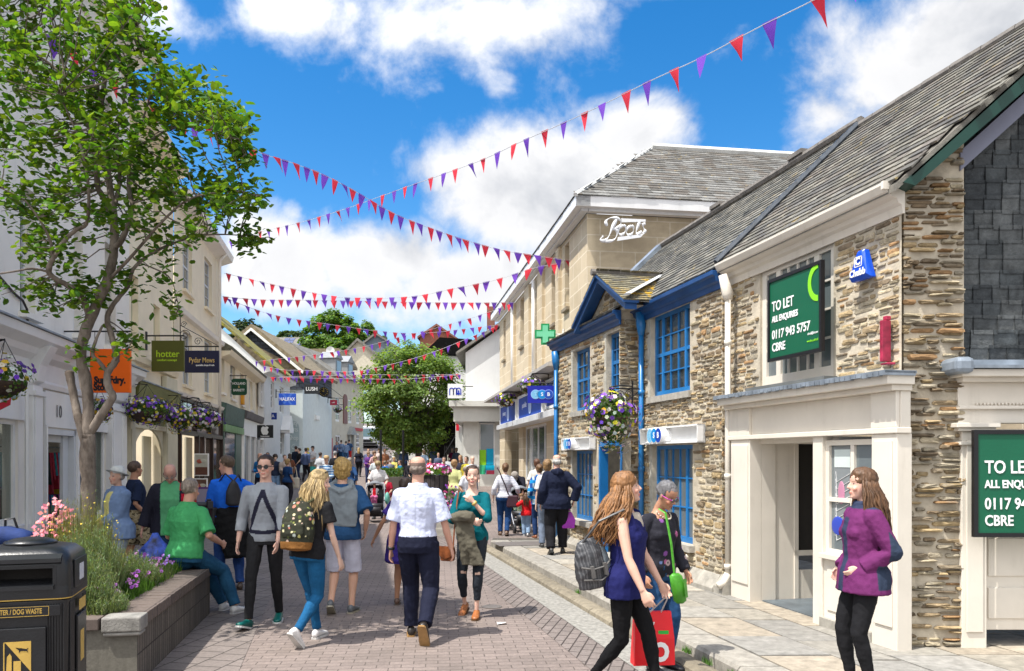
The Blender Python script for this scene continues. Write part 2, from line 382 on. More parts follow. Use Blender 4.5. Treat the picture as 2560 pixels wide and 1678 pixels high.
# far ground and street
ys = [-6+2*k for k in range(40)]+[76+8*k for k in range(12)]+[200,400,900]
sheet('street', lambda x, y: (x-.2*min(y,80)*.9, y), [-30,-20,-12,-6,-3,0,3,6,12,20,40], ys, PAVE)
sheet('ground', lambda x, y: (x, y), [-900,-200,-60,-31], ys, M('field_green', (.06,.10,.03), .95), -.02)
sheet('ground', lambda x, y: (x, y), [31,60,200,900], ys, M('field_green', (.06,.10,.03), .95), -.02)
# kerb line: top edge measured from the photo
KA = Vector((-.41, 15.9)); KB = Vector((1.81, 6.12)); kd = (KB-KA).normalized()
def kx(y, off=0): return KA.x+(y-KA.y)*kd.x/kd.y+off
def strip(name, o0, o1, y0, y1, mat, dz, n=24):
    ys_ = [y0+(y1-y0)*k/n for k in range(n+1)]; mb = MB()
    for a, b in zip(ys_, ys_[1:]): mb.quad((kx(a,o0),a,gz(a)+dz),(kx(a,o1),a,gz(a)+dz),(kx(b,o1),b,gz(b)+dz),(kx(b,o0),b,gz(b)+dz))
    o = mb.build(name, mat); o['kind'] = 'structure'; return o
strip('edge_paving', -7.5, -3.95, -3, 60, PAVE_L, .004, 40)
strip('edge_paving', -1.05, -.68, -3, 30, brick('border_pavers', .21, .105, (.205,.172,.157), (.175,.148,.135), (.05,.04,.036), rot=R(90)+SK), .004, 30)
GR = M('granite', (.42,.405,.375), .85, .25, 30, .3, 90, dirt=.35)
strip('granite_channel', -.68, -.31, -3, 16.2, M('granite_setts', (.25,.24,.215), .85, .34, 22, .4, 80), .008, 30)
# channel stones with worn rounded backs
rk = random.Random(7); mb = MB(); mb.smooth = False; y = -1.0; KS = attr_mat('kerb_stone', .9, .3, 9, .5, 45)
PT = lambda y, o, z: (kx(y, o), y, gz(y)+z)
while y < 16.2:
    L = rk.uniform(.55, .95); s = rk.uniform(.85, 1.1); mb.col = (.22*s,.19*s,.14*s); b = min(y+L-.015, 16.3)
    prof = [(-.31,-.02),(-.30,.045),(-.26,.07),(-.17,.072),(-.10,.05),(-.06,.015),(-.02,-.02)]
    mb.loft([[PT(q, o, z*f) for o, z in prof] for q, f in ((y,.8),(y+.04,1),(b-.04,1),(b,.8))]); y += L
o = mb.build('kerb_channel', KS); o['kind'] = 'structure'
mb = MB(); y = -1.0
while y < 15.7:
    L = rk.uniform(.9, 1.5); s = rk.uniform(.9, 1.12); mb.col = (.29*s,.27*s,.235*s); b = min(y+L-.012, 15.9)
    prof = [(-.02,-.1),(-.015,.09),(.01,PV:=.118),(.32,.12),(.33,-.05)]
    mb.loft([[PT(q, o+rk.uniform(-.003,.003), z) for o, z in prof] for q in (y, b)]); y += L
o = mb.build('kerb', KS); o['kind'] = 'structure'
# pavement slabs
mb = MB(); mb.box(-1,1,-1,1,-.1,0); mb = MB()
mb.quad((kx(-3,.3),-3,.108),(9,-3,.108),(9,15.9,.108),(kx(15.9,.3),15.9,.108)); mb.quad((kx(15.9,.0),15.88,.108),(9,15.88,.108),(9,17.4,.006),(kx(15.9,.0),17.4,.006))
o = mb.build('pavement', M('slab_joint', (.09,.08,.065), .95, .3, 9, .4)); o['kind'] = 'structure'
mb = MB(); o_ = .34; row = 0
while o_ < 4.2:
    W = rk.uniform(.45, .62); y = -1.5+rk.uniform(-.5,0)
    while y < 15.8:
        L = rk.uniform(.55, 1.25) if row < 3 else rk.uniform(.3, .8); s = rk.uniform(.82, 1.15); g_ = .010; c = rk.choice([(.265,.25,.22),(.30,.275,.23),(.24,.23,.21),(.30,.26,.205)]); mb.col = tuple(q*s for q in c)
        a, b = y+g_, min(y+L-g_, 15.85); z = .112+rk.uniform(0,.008)
        if b-a > .1: p = [(kx(a,o_+g_),a),(kx(a,o_+W-g_),a+rk.uniform(-.02,.02)),(kx(b,o_+W-g_),b+rk.uniform(-.02,.02)),(kx(b,o_+g_),b)]; mb.prism(p, .06, z, 'z')
        y += L
    o_ += W; row += 1
o = mb.build('pavement_slabs', KS); o['kind'] = 'structure'
# iron covers and litter
t = thing('manhole_cover', 'large rusty metal cover plate in the pavement near the purple jacket', 'cover', (X(2130,5.9), 5.78, .1205), R(14))
mb = MB(); mb.box(-.33,.33,-.19,.19,.0,.006); [mb.box(-.3+.05*k,-.28+.05*k,-.17,.17,.006,.009) for k in range(12)]; mb.build('plate', M('rust_plate', (.17,.14,.12), .7, .3, 14, .3), t)
t = thing('manhole_cover', 'dark flat metal cover in the pavement behind the anorak wearer', 'cover', (X(1310,15.2), 15.2, .1205), R(14)); mb = MB(); mb.box(-.55,.55,-.35,.35,0,.006); mb.build('plate', M('rust_plate2', (.13,.115,.105), .7), t)
t = thing('manhole_cover', 'small round iron cover set in the street bricks', 'cover', (X(1230,9.4), 9.4, .005)); mb = MB(); mb.lathe([(.001,.004),(.11,.004),(.12,0)], n=18); mb.build('plate', M('rust_plate2', (.13,.115,.105)), t)
t = thing('paper_scrap', 'small white scrap of paper lying on the street', 'litter', (X(1253,8.4),8.4,.012), .3); MB().quad((-.05,-.03,0),(.05,-.02,.012),(.06,.03,.004),(-.04,.03,.01)).build('scrap', TXW, t)
# little tufts in the kerb joint
def tuft(c, n, h, mat, name, rr, spread=.05, parent=None):
    mb = MB()
    for i in range(n):
        a = rr.uniform(0, 6.28); r = spread*math.sqrt(rr.random()); x, y = c[0]+r*math.cos(a), c[1]+r*math.sin(a); l = h*rr.uniform(.5,1.1); b = rr.uniform(0,6.28); wq = .006
        mb.add([(x-wq,y,c[2]),(x+wq,y,c[2]),(x+.5*l*math.cos(b)*.6,y+.5*l*math.sin(b)*.6,c[2]+l)], [(0,1,2)])
    return mb.build(name, mat, parent)
GRASS = M('grass_green', (.07,.17,.02), .8, .3)
for i, y in enumerate((6.7,7.6,7.1,8.9,10.2,6.3)):
    o = tuft((kx(y,-.02),y,.02), 40, .07, GRASS, 'weed_tuft', rk, .06); setp(o, ('thickest weed tuft in the kerb joint, front of the pavement','short green weed tuft in the kerb joint','thin green weeds between kerb stones','tiny weed tuft halfway along the kerb','far weed tuft by the kerb','low weeds at the nearest kerb stone')[i], 'weed', 'weeds in the kerb joint')
# ================================================================ right side: stone cottages
WR = Wall(3.26, 6.9, -.24, 1); PV = .12
def Ru(px, w=0): return WR.U(px, w)[0]
def Rz(px, py, w=0): return WR.pt(px, py, w)[1]
def sub(par, pw, name, cw):
    o = bpy.data.objects.new(name, None); COL.objects.link(o); o.parent = par
    a = Matrix.Translation((pw.o[0], pw.o[1], 0)) @ Matrix.Rotation(pw.a, 4, 'Z'); b = Matrix.Translation((cw.o[0], cw.o[1], 0)) @ Matrix.Rotation(cw.a, 4, 'Z')
    o.matrix_local = a.inverted() @ b; return o
rnd = random.Random(5)
def wb_board(mb, path, w0, w1):  pass
EAVE_W, EAVE_Z, RIDGE_W, RIDGE_Z = .07, 4.09, -1.95, 6.0
PITCH = math.atan2(RIDGE_Z-EAVE_Z, EAVE_W-RIDGE_W); SL = math.hypot(RIDGE_Z-EAVE_Z, EAVE_W-RIDGE_W)
DV = Vector((0, -math.cos(PITCH), math.sin(PITCH)))
uA = Ru(2254, -.1); uB = Ru(1806, 0); uC = Ru(1600, 0); uD = Ru(1386, .3)
# ---------------- corner shop building with the TO LET boards
r2 = WR.root('stone_shop_building', 'rubble stone corner building with cream shopfronts, slate roof and two green letting boards', 'building')
wn = (Ru(1900,-.1), Ru(2084,-.1)); win2 = (min(wn), max(wn), Rz(2000,950,-.1)-.02, Rz(1990,641,-.1)+.02)
sf0, sf1 = Ru(2250, 0), Ru(1830, 0)      # shopfront extent
ZF = 1.96; ZL = 2.46
hol = [win2, (uA+.004, sf1+.03, 0, ZL+.02)]
mb = MB(); wall_face(mb, uA, uB+.02, -.1, EAVE_Z-.05, hol, -.1, .22)
end = Wall(3.40, 6.94, -1, 0)
mb.build('wall', MORTAR, r2)
mb = MB(); rubble(mb, uA+.02, uB, .1, 3.95, hol, -.1, rnd, out=.026, hmin=.025, hmax=.07, wmin=.07, wmax=.26); mb.build('stonework', STONE, r2)
e2 = sub(r2, WR, 'gable_end', end)
# stone pier and gable (x to the right is -u)
def verge(x): return EAVE_Z+.02+(x-3.3)*.905       # x = world X
mb = MB(); XR = 3.40
pts = [(0,-.1),(-.52,-.1),(-.52,verge(3.92)-.1),(0,verge(3.4)-.12)]
mb.prism(pts, 0, -.3); mb.build('pier_wall', MORTAR, e2)
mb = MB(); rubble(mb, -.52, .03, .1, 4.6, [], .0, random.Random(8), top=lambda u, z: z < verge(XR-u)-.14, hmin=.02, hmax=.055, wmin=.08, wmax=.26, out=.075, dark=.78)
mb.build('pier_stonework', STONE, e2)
mb = MB(); pts = [(-.5,2.45),(-4.4,2.45),(-4.4,EAVE_Z+.3),(-2.2,verge(5.6)),(-.5,verge(3.9)-.02)]; mb.prism(pts, -.12, -.3); mb.build('gable_wall', M('gable_backing', (.03,.03,.03)), e2)
mb = MB(); slates(mb, (-4.4,-.10,2.58), (1,0,0), (0,0,1), 3.9, 3.6, random.Random(3), expo=.132, wd=.185, th=.014,
                  clip=lambda u, v: 2.58+v < verge(XR-(-4.4+u))-.14 and -4.4+u > -3.6, pal=[(.095,.108,.118),(.125,.138,.148),(.078,.088,.098),(.145,.157,.165)])
mb.build('slate_hanging', SLATE_W, e2)
mb = MB()      # bargeboards following the verge, under the slate edge
a = math.atan(.905); 
for (w0, w1, d0, d1, mi) in ((.02,.24,.03,.23,0),(-.09,.02,.23,.40,1)):
    mb.mi = mi; x0, x1 = 3.28 if mi == 0 else 3.88, 5.7
    q = [(XR-x0, verge(x0)-d0), (XR-x1, verge(x1)-d0), (XR-x1, verge(x1)-d1), (XR-x0, verge(x0)-d1)]
    if mi == 0: q[3] = (XR-x0-.1, verge(x0)-d0-.03)
    mb.prism(q, w0, w1)
mb.mi = 0; mb.prism([(XR-3.35, verge(3.35)-.03),(XR-5.7, verge(5.7)-.03),(XR-5.7, verge(5.7)-.05),(XR-3.35, verge(3.35)-.05)], -.1, .24)
mb.build('bargeboard', [M('dark_green_paint', (.006,.04,.03), .4), M('lilac_grey_board', (.19,.20,.27), .6, .1, dirt=.4)], e2)
# roof: slates in courses, frontal cut at the gable
def in_r2(u, v):
    w = EAVE_W-v*math.cos(PITCH); y = WR.world(uA-1.2+u, w).y; return y > 6.68
mb = MB(); slates(mb, (uA-1.2, EAVE_W, EAVE_Z), (1,0,0), DV, uB-uA+1.2, SL, random.Random(4), expo=.118, wd=.2, th=.012, clip=in_r2,
                  pal=[(.20,.195,.18),(.25,.24,.21),(.17,.165,.16),(.28,.265,.23),(.22,.20,.18)])
rf = mb.build('roof', SLATE, r2)
mb = MB()
def Yend(w): return ((6.72-WR.o[1])-w*WR.n[1])/WR.d[1]   # u where world Y = 6.72
mb.prism([(EAVE_W,EAVE_Z-.02),(RIDGE_W,RIDGE_Z-.02),(2*RIDGE_W-EAVE_W,EAVE_Z-.02)], 0, 1, 'x'); mb.v = []; mb.f = []; mb.m = []; mb.c = []; mb.sm = []
def deck(u0f, u1f, dz):
    pr = [(EAVE_W,EAVE_Z+dz),(RIDGE_W,RIDGE_Z+dz),(2*RIDGE_W-EAVE_W,EAVE_Z+dz),(2*RIDGE_W-EAVE_W,EAVE_Z+dz-.06),(RIDGE_W,RIDGE_Z+dz-.06),(EAVE_W,EAVE_Z+dz-.06)]
    mb.loft([[(u0f(w), w, z) for w, z in pr],[(u1f(w), w, z) for w, z in pr]])
deck(lambda w: Yend(w), lambda w: uB, -.03)
mb.build('deck', M('roof_edge', (.16,.15,.13), .9, .3, 12, .4), rf)
mb = MB(); u = Yend(RIDGE_W)-.02; rr = random.Random(2)
while u < uB: L = .42; mb.tube([(u,RIDGE_W,RIDGE_Z+.0),(u+L-.01,RIDGE_W,RIDGE_Z+rr.uniform(-.005,.008))], .06, 8); u += L
mb.build('ridge_tile', M('ridge_tiles', (.17,.155,.14), .9, .3, 9, .4), rf)
mb = MB()
for k in range(21): s0 = k/21; mb.M = None; p = Vector((uB+.03, EAVE_W, EAVE_Z+.05))+DV*(SL*s0); q = p+DV*(SL/21*.97); mb.tube([p, q], [.042,.05], 6)
mb.build('valley_flashing', M('dark_lead', (.035,.045,.06), .5, .4, 9, .3), rf)
# gutter
mb = MB(); g0 = (6.84-WR.o[1])/WR.d[1]
prof = [(-.1,EAVE_Z-.24),(-.08,EAVE_Z-.24),(-.07,EAVE_Z-.17),(-.035,EAVE_Z-.15),(-.02,EAVE_Z-.115),(.03,EAVE_Z-.10),(.085,EAVE_Z-.065),(.115,EAVE_Z-.01),(.115,EAVE_Z+.012),(-.1,EAVE_Z+.0)]
mb.prism(prof, g0, uB-.02, 'x'); mb.box(g0-.012,g0+.02,-.0,.125,EAVE_Z-.05,EAVE_Z+.018)
mb.build('gutter', CREAMP, r2)
window(r2, win2, -.13, CREAMP, cols=[1,4,1], rows=4, split=[.24,.76], fw=.085, bw=.022, glass=GLASS_P, sill=(.05, M('slate_sill', (.12,.125,.12), .8, .2)), meet=False)
# drainpipe
mb = MB(); pu = Ru(1816,.05); mb.smooth = True; mb.tube([(pu,.03,.32),(pu,.03,EAVE_Z-.35)], .036, 10); mb.tube([(pu,.03,EAVE_Z-.45),(pu,.03,EAVE_Z-.38),(pu,.1,EAVE_Z-.15)], [.05,.07,.05], 10)
for z in (.42,1.5,3.1): mb.tube([(pu,.03,z),(pu,.03,z+.06)], .046, 10)
mb.tube([(pu,.03,.36),(pu,.08,.26),(pu,.16,.22)], .045, 10); mb.build('drainpipe', CREAMP, r2)
# shopfront facing the street
sf = MB()
def ub(px): return Ru(px, 0)
pl0, pl1 = ub(1880), ub(1833); op0 = ub(2036); cl0, cl1 = sf0, ub(2186); ms = ub(2060)
sf.box(pl0, pl1, -.12, .03, .1, ZF); sf.box(pl0+.03, pl1-.03, .03, .045, .3, ZF-.06)
sf.box(cl0, cl1, -.12, .03, .1, ZF); sf.box(cl0+.05, cl1-.05, .03, .045, .3, ZF-.06)
sf.box(op0, ms, -.16, .02, .1, ZF)
sf.box(sf0-.02, sf1+.02, -.1, .05, ZF, ZF+.05); sf.box(sf0-.01, sf1+.01, -.1, .0, ZF+.05, ZL-.14)
for a, b in ((sf0, cl1), (ub(1880), sf1)): sf.box(a, b, 0, .04, ZF+.05, ZL-.14)
sf.box(sf0-.03, sf1+.02, -.1, .10, ZL-.14, ZL-.09); sf.box(sf0-.06, sf1+.05, -.1, .17, ZL-.09, ZL)
sfo = sf.build('shopfront', CREAMP, r2, bevel=.006)
mb = MB(); mb.box(sf0-.08, sf1+.07, -.1, .21, ZL+.002, ZL+.025)
for k in range(40): a = sf0-.08+(sf1-sf0+.15)*k/40; mb.box(a, a+.066, -.09, .215, ZL-.025+.012*rnd.random(), ZL+.02)
mb.build('lead_capping', LEAD, sfo)
# lobby behind the opening
mb = MB(); mb.box(op0-.02, pl0, -1.3, -1.25, .1, ZF); mb.box(op0-.25, pl0+.1, -1.3, -.1, ZF-.05, ZF-.001)
mb.box(pl0+.001, pl0+.04, -.30, -.12, .1, ZF-.05); mb.box(pl0+.02, pl0+.06, -.55, -.30, .1, ZF-.05)
mb.box(pl0+.02, pl0+.06, -1.3, -.55, .1, .45); mb.box(pl0+.005, pl0+.04, -.60, -.55, .1, ZF-.05); mb.box(pl0+.005, pl0+.04, -1.3, -.55, .62, .68)
mb.box(ub(2036)-.06, ub(2036)-.01, -1.3, -.16, .1, ZF)
mb.build('lobby', CREAMP, sfo)
MB().box(pl0+.03, pl0+.05, -1.3, -.6, .68, ZF-.05).build('side_pane', DARK, sfo)
MB().box(op0, pl0, -1.3, -.13, .1, PV+.006).build('lobby_floor', M('slate_floor', (.10,.12,.135), .5, .3, 4, .2), sfo)
wb = (cl1, ms, .80, ZF-.04)
w_ = window(sfo, wb, -.02, CREAMP, cols=1, rows=1, split=[.46], fw=.05, glass=GLASS_P, meet=False)
w_['label'] = 'shop window with a faded poster'
mb = MB(); mb.box(cl1+.5*(ms-cl1), ms-.05, -.06, -.02, 1.33, 1.37); mb.build('transom', CREAMP, w_)
mb = MB(); mb.box(cl1+.0, ms, -.12, -.0, .12, .80); mb.box(cl1-.0, ms, -.02, .06, .78, .83); mb.box(cl1+.08, ms-.06, 0, .012, .28, .70)
mb.build('stall_riser', CREAMP, sfo, bevel=.004); MB().box(cl1, ms+.02, -.1, .04, -.05, .2).build('plinth', M('granite_plinth', (.33,.31,.27), .9, .25, 8, .4), sfo)
mb = MB(); c0 = cl1+(ms-cl1)*.54
mb.mi = 0; mb.box(c0, ms-.09, -.052, -.048, 1.0, 1.87); mb.mi = 1; mb.box(c0+.0, ms-.1, -.047, -.044, 1.66, 1.83)
mb.mi = 2
for k in range(9): mb.tube([(c0+.01,-.045,1.60-.07*k),(c0+.2,-.045,1.52-.07*k),(ms-.12,-.045,1.62-.07*k)], .003, 4)
mb.mi = 3; mb.ell((c0+.13,-.045,1.42),(.05,.01,.11)); mb.mi = 4; mb.ell((c0+.18,-.045,1.1),(.10,.01,.09))
mb.build('poster', [flat('poster_grey',(.20,.22,.23)),flat('poster_note',(.55,.62,.60)),flat('net_white',(.7,.7,.7)),flat('poster_pink',(.45,.2,.3)),flat('poster_blue',(.03,.06,.4))], w_)
# end shopfront facing the camera
es = MB(); ex = lambda px: -(X(px, 6.9)-XR)
c0, c1 = ex(2465), ex(2403)
es.box(c0, c1, -.1, .05, .1, 1.98); es.box(c0+.035, c1-.035, .05, .065, .25, 1.9); es.box(c0-.06, c1+.05, -.1, .09, 1.98, 2.01); es.box(c0-.08, c1+.08, -.1, .12, 2.01, 2.05); es.box(c0-.04, c1+.03, -.1, .08, 1.86, 1.89)
es.box(-3.6, c1+.02, -.1, .03, 2.05, 2.4); es.box(-3.6, c1+.03, -.1, .07, 2.17, 2.2)
for k in range(93): es.box(-3.5+.0285*k*1.1, -3.5+.0285*k*1.1+.016, .03, .055, 2.205, 2.225)
es.box(-3.6, c1+.03, -.1, .12, 2.4, 2.44); es.box(-3.6, c1+.08, -.1, .2, 2.44, 2.5)
es.box(-3.6, c0, -.12, -.04, .25, 2.0); es.box(-3.5, c0-.06, -.04, -.025, .35, .62); es.box(-3.5, c0-.06, -.04, -.025, .72, 1.05)
es.build('corner_shopfront', CREAMP, e2, bevel=.005)
MB().box(-3.6, c1+.1, -.1, .24, 2.505, 2.53).box(-3.6,-.52,-.1,.02,2.5,2.60).build('lead_shelf', LEAD, e2)
mb = MB(); mb.box(c1, c1+.16, -.05, .26, 2.46, 2.60); mb.build('lead_dressing', LEAD, e2, bevel=.04)
# ---------------- letting boards
def to_let(par_loc, rz, Wd, Ht, label, full):
    t = thing('letting_board', label, 'sign', par_loc, rz, 'green letting boards')
    mb = MB(); f = .035
    mb.box(-Wd/2, Wd/2, .0, .03, 0, Ht); o = mb.build('panel', GREENB, t)
    mb = MB(); mb.box(-Wd/2-f,-Wd/2,-.012,.03,-f,Ht+f); mb.box(Wd/2,Wd/2+f,-.012,.03,-f,Ht+f); mb.box(-Wd/2,Wd/2,-.012,.03,-f,0); mb.box(-Wd/2,Wd/2,-.012,.03,Ht,Ht+f)
    mb.build('frame', BLACKF, t)
    x0 = -Wd/2+.05*Wd; k = Ht
    for s, z, sz, sx in (('TO LET',.665,.165,.66),('ALL ENQUIRIES',.50,.10,.62),('0117 943 5757',.295,.145,.60),('CBRE',.13,.135,.70)):
        if not full: z = {'TO LET':.66,'ALL ENQUIRIES':.49,'0117 943 5757':.29,'CBRE':.12}[s]
        text(t, s, MS(x0, -.004, z*k), sz*k*1.1, TXW, .002, (.80*Wd/Ht*{'TO LET':.95,'ALL ENQUIRIES':.9,'0117 943 5757':1.0,'CBRE':1.0}[s] if full else .83), .003*k, 'LEFT')
    text(t, 'ukretail@cbre.com', MS(Wd/2-.03*k, -.004, .20*k), .045*k, TXW, .001, .6, 0, 'RIGHT')
    text(t, 'www.cbre.co.uk/retail', MS(Wd/2-.03*k, -.004, .11*k), .042*k, flat('lime', (.22,.62,.02)), .001, .6, 0, 'RIGHT')
    mb = MB(); n = 18; cx, cz, r0, r1 = Wd*.47, Ht*.80, .27*Ht, .205*Ht      # lime ring cut by the frame
    out_, in_ = [], []
    for i in range(n+1):
        a_ = math.pi*(.5+ i/n)
        xa, za = cx+r0*.75*math.cos(a_), min(Ht-.002, cz+r0*.86*math.sin(a_)); xb, zb = cx+r1*.68*math.cos(a_), cz+r1*.78*math.sin(a_)
        out_.append((xa, za)); in_.append((xb, zb))
    for i in range(n): mb.prism([out_[i], out_[i+1], in_[i+1], in_[i]], -.006, -.002)
    mb.build('ring_mark', flat('lime', (.22,.62,.02)), t); return t
# board over the upper window: hung parallel to the wall
bu = Ru(1985, .12); bz = Rz(1921, 897, .12); bt = Rz(1918, 706, .12)
pu0, pu1 = Ru(1922,.1), Ru(2049,.1)
pw = WR.world((pu0+pu1)/2, .09, Rz(2049, 872, .1)+.01)
to_let(pw, WR.a+math.pi, abs(pu0-pu1)*.98, 2.0*(.5*(Rz(2049,660,.1)-Rz(2049,870,.1))), 'green letting board hung across the white upstairs window', True)
to_let((X(2432,6.72)+.62, 6.72, 1.12), 0, 1.16, .83, 'green letting board beside the lead shelf, fixed over the closed corner shop door', False)
# alarm box, magenta bracket
t = thing('alarm_box', 'blue triangular alarm box on the rubble wall near the roof gutter', 'alarm box', WR.world(Ru(2163,-.05), -.06, Rz(2163,700,-.05)), WR.a)
mb = MB(); mb.loft([[(-.13,0,0),(.13,0,0),(.13,.0,.02),(-.13,0,.02)],[(-.13,0,0),(.13,0,0),(.05,0,.27),(-.05,0,.27)]], False); mb = MB()
mb.loft([[(-.14,0,.0),(.14,0,.0),(.045,0,.27),(-.045,0,.27)],[(-.14,.05,.0),(.14,.05,.0),(.045,.05,.27),(-.045,.05,.27)],[(-.12,.09,.03),(.12,.09,.03),(.03,.075,.25),(-.03,.075,.25)]])
mb.build('case', M('alarm_blue', (.005,.07,.55), .25), t, bevel=.008)
text(t, 'Chubb', MW(0,.094,.06), .085, TXW, .002, .95, .003); text(t, 'C', MW(0,.09,.16), .09, TXW, .002, 1, .004)
mb = MB(); [mb.box(a,b,.08,.088,c,e) for a,b,c,e in ((-.05,.05,.2,.207),(-.05,.05,.115,.122),(-.05,-.043,.115,.207),(.043,.05,.115,.207))]; mb.build('lettering_frame', TXW, t)
t = thing('bracket_post', 'faded magenta metal bracket fixed upright on the rubble wall above the cream shopfront', 'bracket', WR.world(Ru(2222,-.05), -.06, Rz(2222,905,-.05)), WR.a)
mb = MB(); mb.box(-.018,.018,0,.09,.0,.36); mb.box(.018,.030,0,.02,.0,.36); mb.box(-.018,.028,.0,.05,.362,.40); mb.box(-.075,.02,.0,.08,-.03,-.012); mb.build('bar', M('magenta_paint', (.30,.02,.055), .4, .5, 9, .2), t, bevel=.006)
# ---------------- bank building (blue windows)
tb = WR.root('stone_bank_building', 'rubble stone bank with bright blue sash windows, small gable and slate roof', 'building')
WL_, WM_ = .3, 0.0
def hole(pxa, pxb, ya, yb, w, pm=None):
    a, b = Ru(pxa, w), Ru(pxb, w); pm = pm or (pxa+pxb)/2; return (min(a,b), max(a,b), Rz(pm, yb, w), Rz(pm, ya, w))
hA = hole(1433,1475,871,1027,WL_); hB = hole(1517,1548,831,980,WL_); hC = hole(1627,1725,773,985,WM_)
hD = hole(1432,1482,1127,1301,WL_); hE = hole(1631,1732,1113,1352,WM_); hDo = hole(1498,1556,1103,1340,WL_); hDo = hDo[:2]+(.1, hDo[3])
uR = Ru(1550, WL_)          # right end of the projecting half
mb = MB(); wall_face(mb, uR, uD, -.1, 4.0, [hA,hB,hD,hDo], WL_, .14); wall_face(mb, uB, uR+.05, -.1, 4.0, [hC,hE], WM_, .14)
mb.quad((uR,WL_,-.1),(uR,-.2,-.1),(uR,-.2,4),(uR,WL_,4)); mb.quad((uB,WM_,-.1),(uB,-.3,-.1),(uB,-.3,4),(uB,WM_,4)); mb.quad((uD,WL_,-.1),(uD,WL_,4),(uD,-4,4),(uD,-4,-.1))
mb.build('wall', MORTAR, tb)
mb = MB(); rubble(mb, uR+.03, uD, .1, 3.85, [hA,hB,hD,hDo], WL_, rnd, out=.03, hmin=.06, wmax=.36); mb.build('stonework', STONE, tb); mb = MB(); rubble(mb, uB, uR, .1, 3.85, [hC,hE], WM_, rnd, out=.035)
Mx = lambda uu: Matrix(((0,1,0,uu),(-1,0,0,0),(0,0,1,0),(0,0,0,1)))
def side(uu, w0, w1, seed):   # return walls facing the camera (-u); stones darkened to paint in their weaker light
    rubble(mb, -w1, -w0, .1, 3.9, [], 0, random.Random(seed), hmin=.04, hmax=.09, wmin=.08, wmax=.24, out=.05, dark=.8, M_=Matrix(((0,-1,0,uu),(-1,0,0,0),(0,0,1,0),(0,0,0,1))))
mb.build('stonework', STONE, tb)
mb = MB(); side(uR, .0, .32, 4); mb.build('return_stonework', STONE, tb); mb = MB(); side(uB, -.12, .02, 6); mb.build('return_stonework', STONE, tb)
SILL = M('granite_sill', (.36,.34,.30), .85, .2, 12, .3)
window(tb, hA, WL_-.08, BLUEP, cols=[1,2], rows=4, split=[.36], fw=.05, sill=(WL_+.05,SILL)); window(tb, hB, WL_-.08, BLUEP, cols=3, rows=4, fw=.06, sill=(WL_+.05,SILL))
window(tb, hC, WM_-.07, BLUEP, cols=[1,3,1], rows=4, split=[.22,.8], fw=.055, sill=(WM_+.05,SILL))
window(tb, hD, WL_-.08, BLUEP, cols=5, rows=3, fw=.05, meet=False, sill=(WL_+.08,SILL), glass=GLASS_P); window(tb, hE, WM_-.07, BLUEP, cols=[1,3,1], rows=3, split=[.25,.78], fw=.055, meet=False, sill=(WM_+.08,SILL), glass=GLASS_P)
for h, w in ((hA,WL_),(hB,WL_),(hC,WM_),(hD,WL_),(hE,WM_)): MB().box(h[1]+.002, h[1]+.09, w-.12, w+.012, h[2]-.08, h[3]+.02).build('dressed_stone', M('dressed_stone', (.44,.42,.36), .85, .2, 10, .3), tb)
a,b,c,e = hDo; mb = MB(); mb.box(a,a+.07,WL_-.13,WL_+.01,c,e); mb.box(b-.07,b,WL_-.13,WL_+.01,c,e); mb.box(a,b,WL_-.13,WL_+.01,e-.08,e); mb.box(a+.07,b-.07,WL_-.55,WL_-.5,c,e-.08)
for z in (.35,.9): mb.box(a+.12,b-.12,WL_-.5,WL_-.49,c+z,c+z+.4)
d_ = mb.build('door', BLUEP, tb); mb = MB(); mb.smooth = True; mb.ell((a+.14,WL_-.46,1.1),(.02,.03,.02)); mb.build('handle', M('brass',(.5,.35,.1),.3,metal=1), d_)
MB().box(a-.05,b+.05,WL_-.5,WL_+.12,.08,.2).build('doorstep', SILL, tb)
# roofs and blue eaves
mb = MB(); slates(mb, (uB, EAVE_W+.02, EAVE_Z-.02), (1,0,0), DV, uD-uB+.1, SL, random.Random(9), expo=.115, wd=.19, th=.012,
                  pal=[(.20,.20,.185),(.25,.245,.22),(.16,.16,.155),(.29,.275,.245)])
slates(mb, (uR-.05, .45, 4.0), (1,0,0), (0,-.75,.42), uD-uR+.12, .86, random.Random(10), expo=.125, wd=.24, th=.016, pal=[(.20,.20,.185),(.25,.245,.22),(.16,.16,.155)])
mb.col=(.16,.15,.13); mb.quad((uR-.05,.45,3.985),(uD+.07,.45,3.985),(uD+.07,-.3,4.40),(uR-.05,-.3,4.40)); mb.col=None
rf = mb.build('roof', SLATE, tb)
mb = MB(); deck(lambda w: uB+.001, lambda w: uD+.1, -.045); mb.build('deck', M('roof_edge', (.16,.15,.13)), rf)
mb = MB(); u = uB
while u < uD: mb.tube([(u,RIDGE_W,RIDGE_Z+.06),(u+.41,RIDGE_W,RIDGE_Z+.055+rr.uniform(0,.012))], .065, 8); u += .42
for u in (uB+1.2, uB+3.6): mb.box(u, u+.35, RIDGE_W-.08, RIDGE_W+.08, RIDGE_Z+.1, RIDGE_Z+.16)
mb.build('ridge_tile', M('ridge_tiles', (.17,.155,.14)), rf)
mb = MB(); p0 = Vector((uD+.02,EAVE_W,EAVE_Z+.0)); q = [p0+DV*(SL*.35), p0+DV*(SL*.99)]
mb.loft([[q[0]+Vector((-.14,0,.12)),q[0]+Vector((.1,0,.14)),q[0]+Vector((.1,0,.0)),q[0]+Vector((-.14,0,-.02))],[q[1]+Vector((-.14,0,.12)),q[1]+Vector((.1,0,.14)),q[1]+Vector((.1,0,0)),q[1]+Vector((-.14,0,-.02))]]); mb.build('verge_flashing', LEAD, rf)
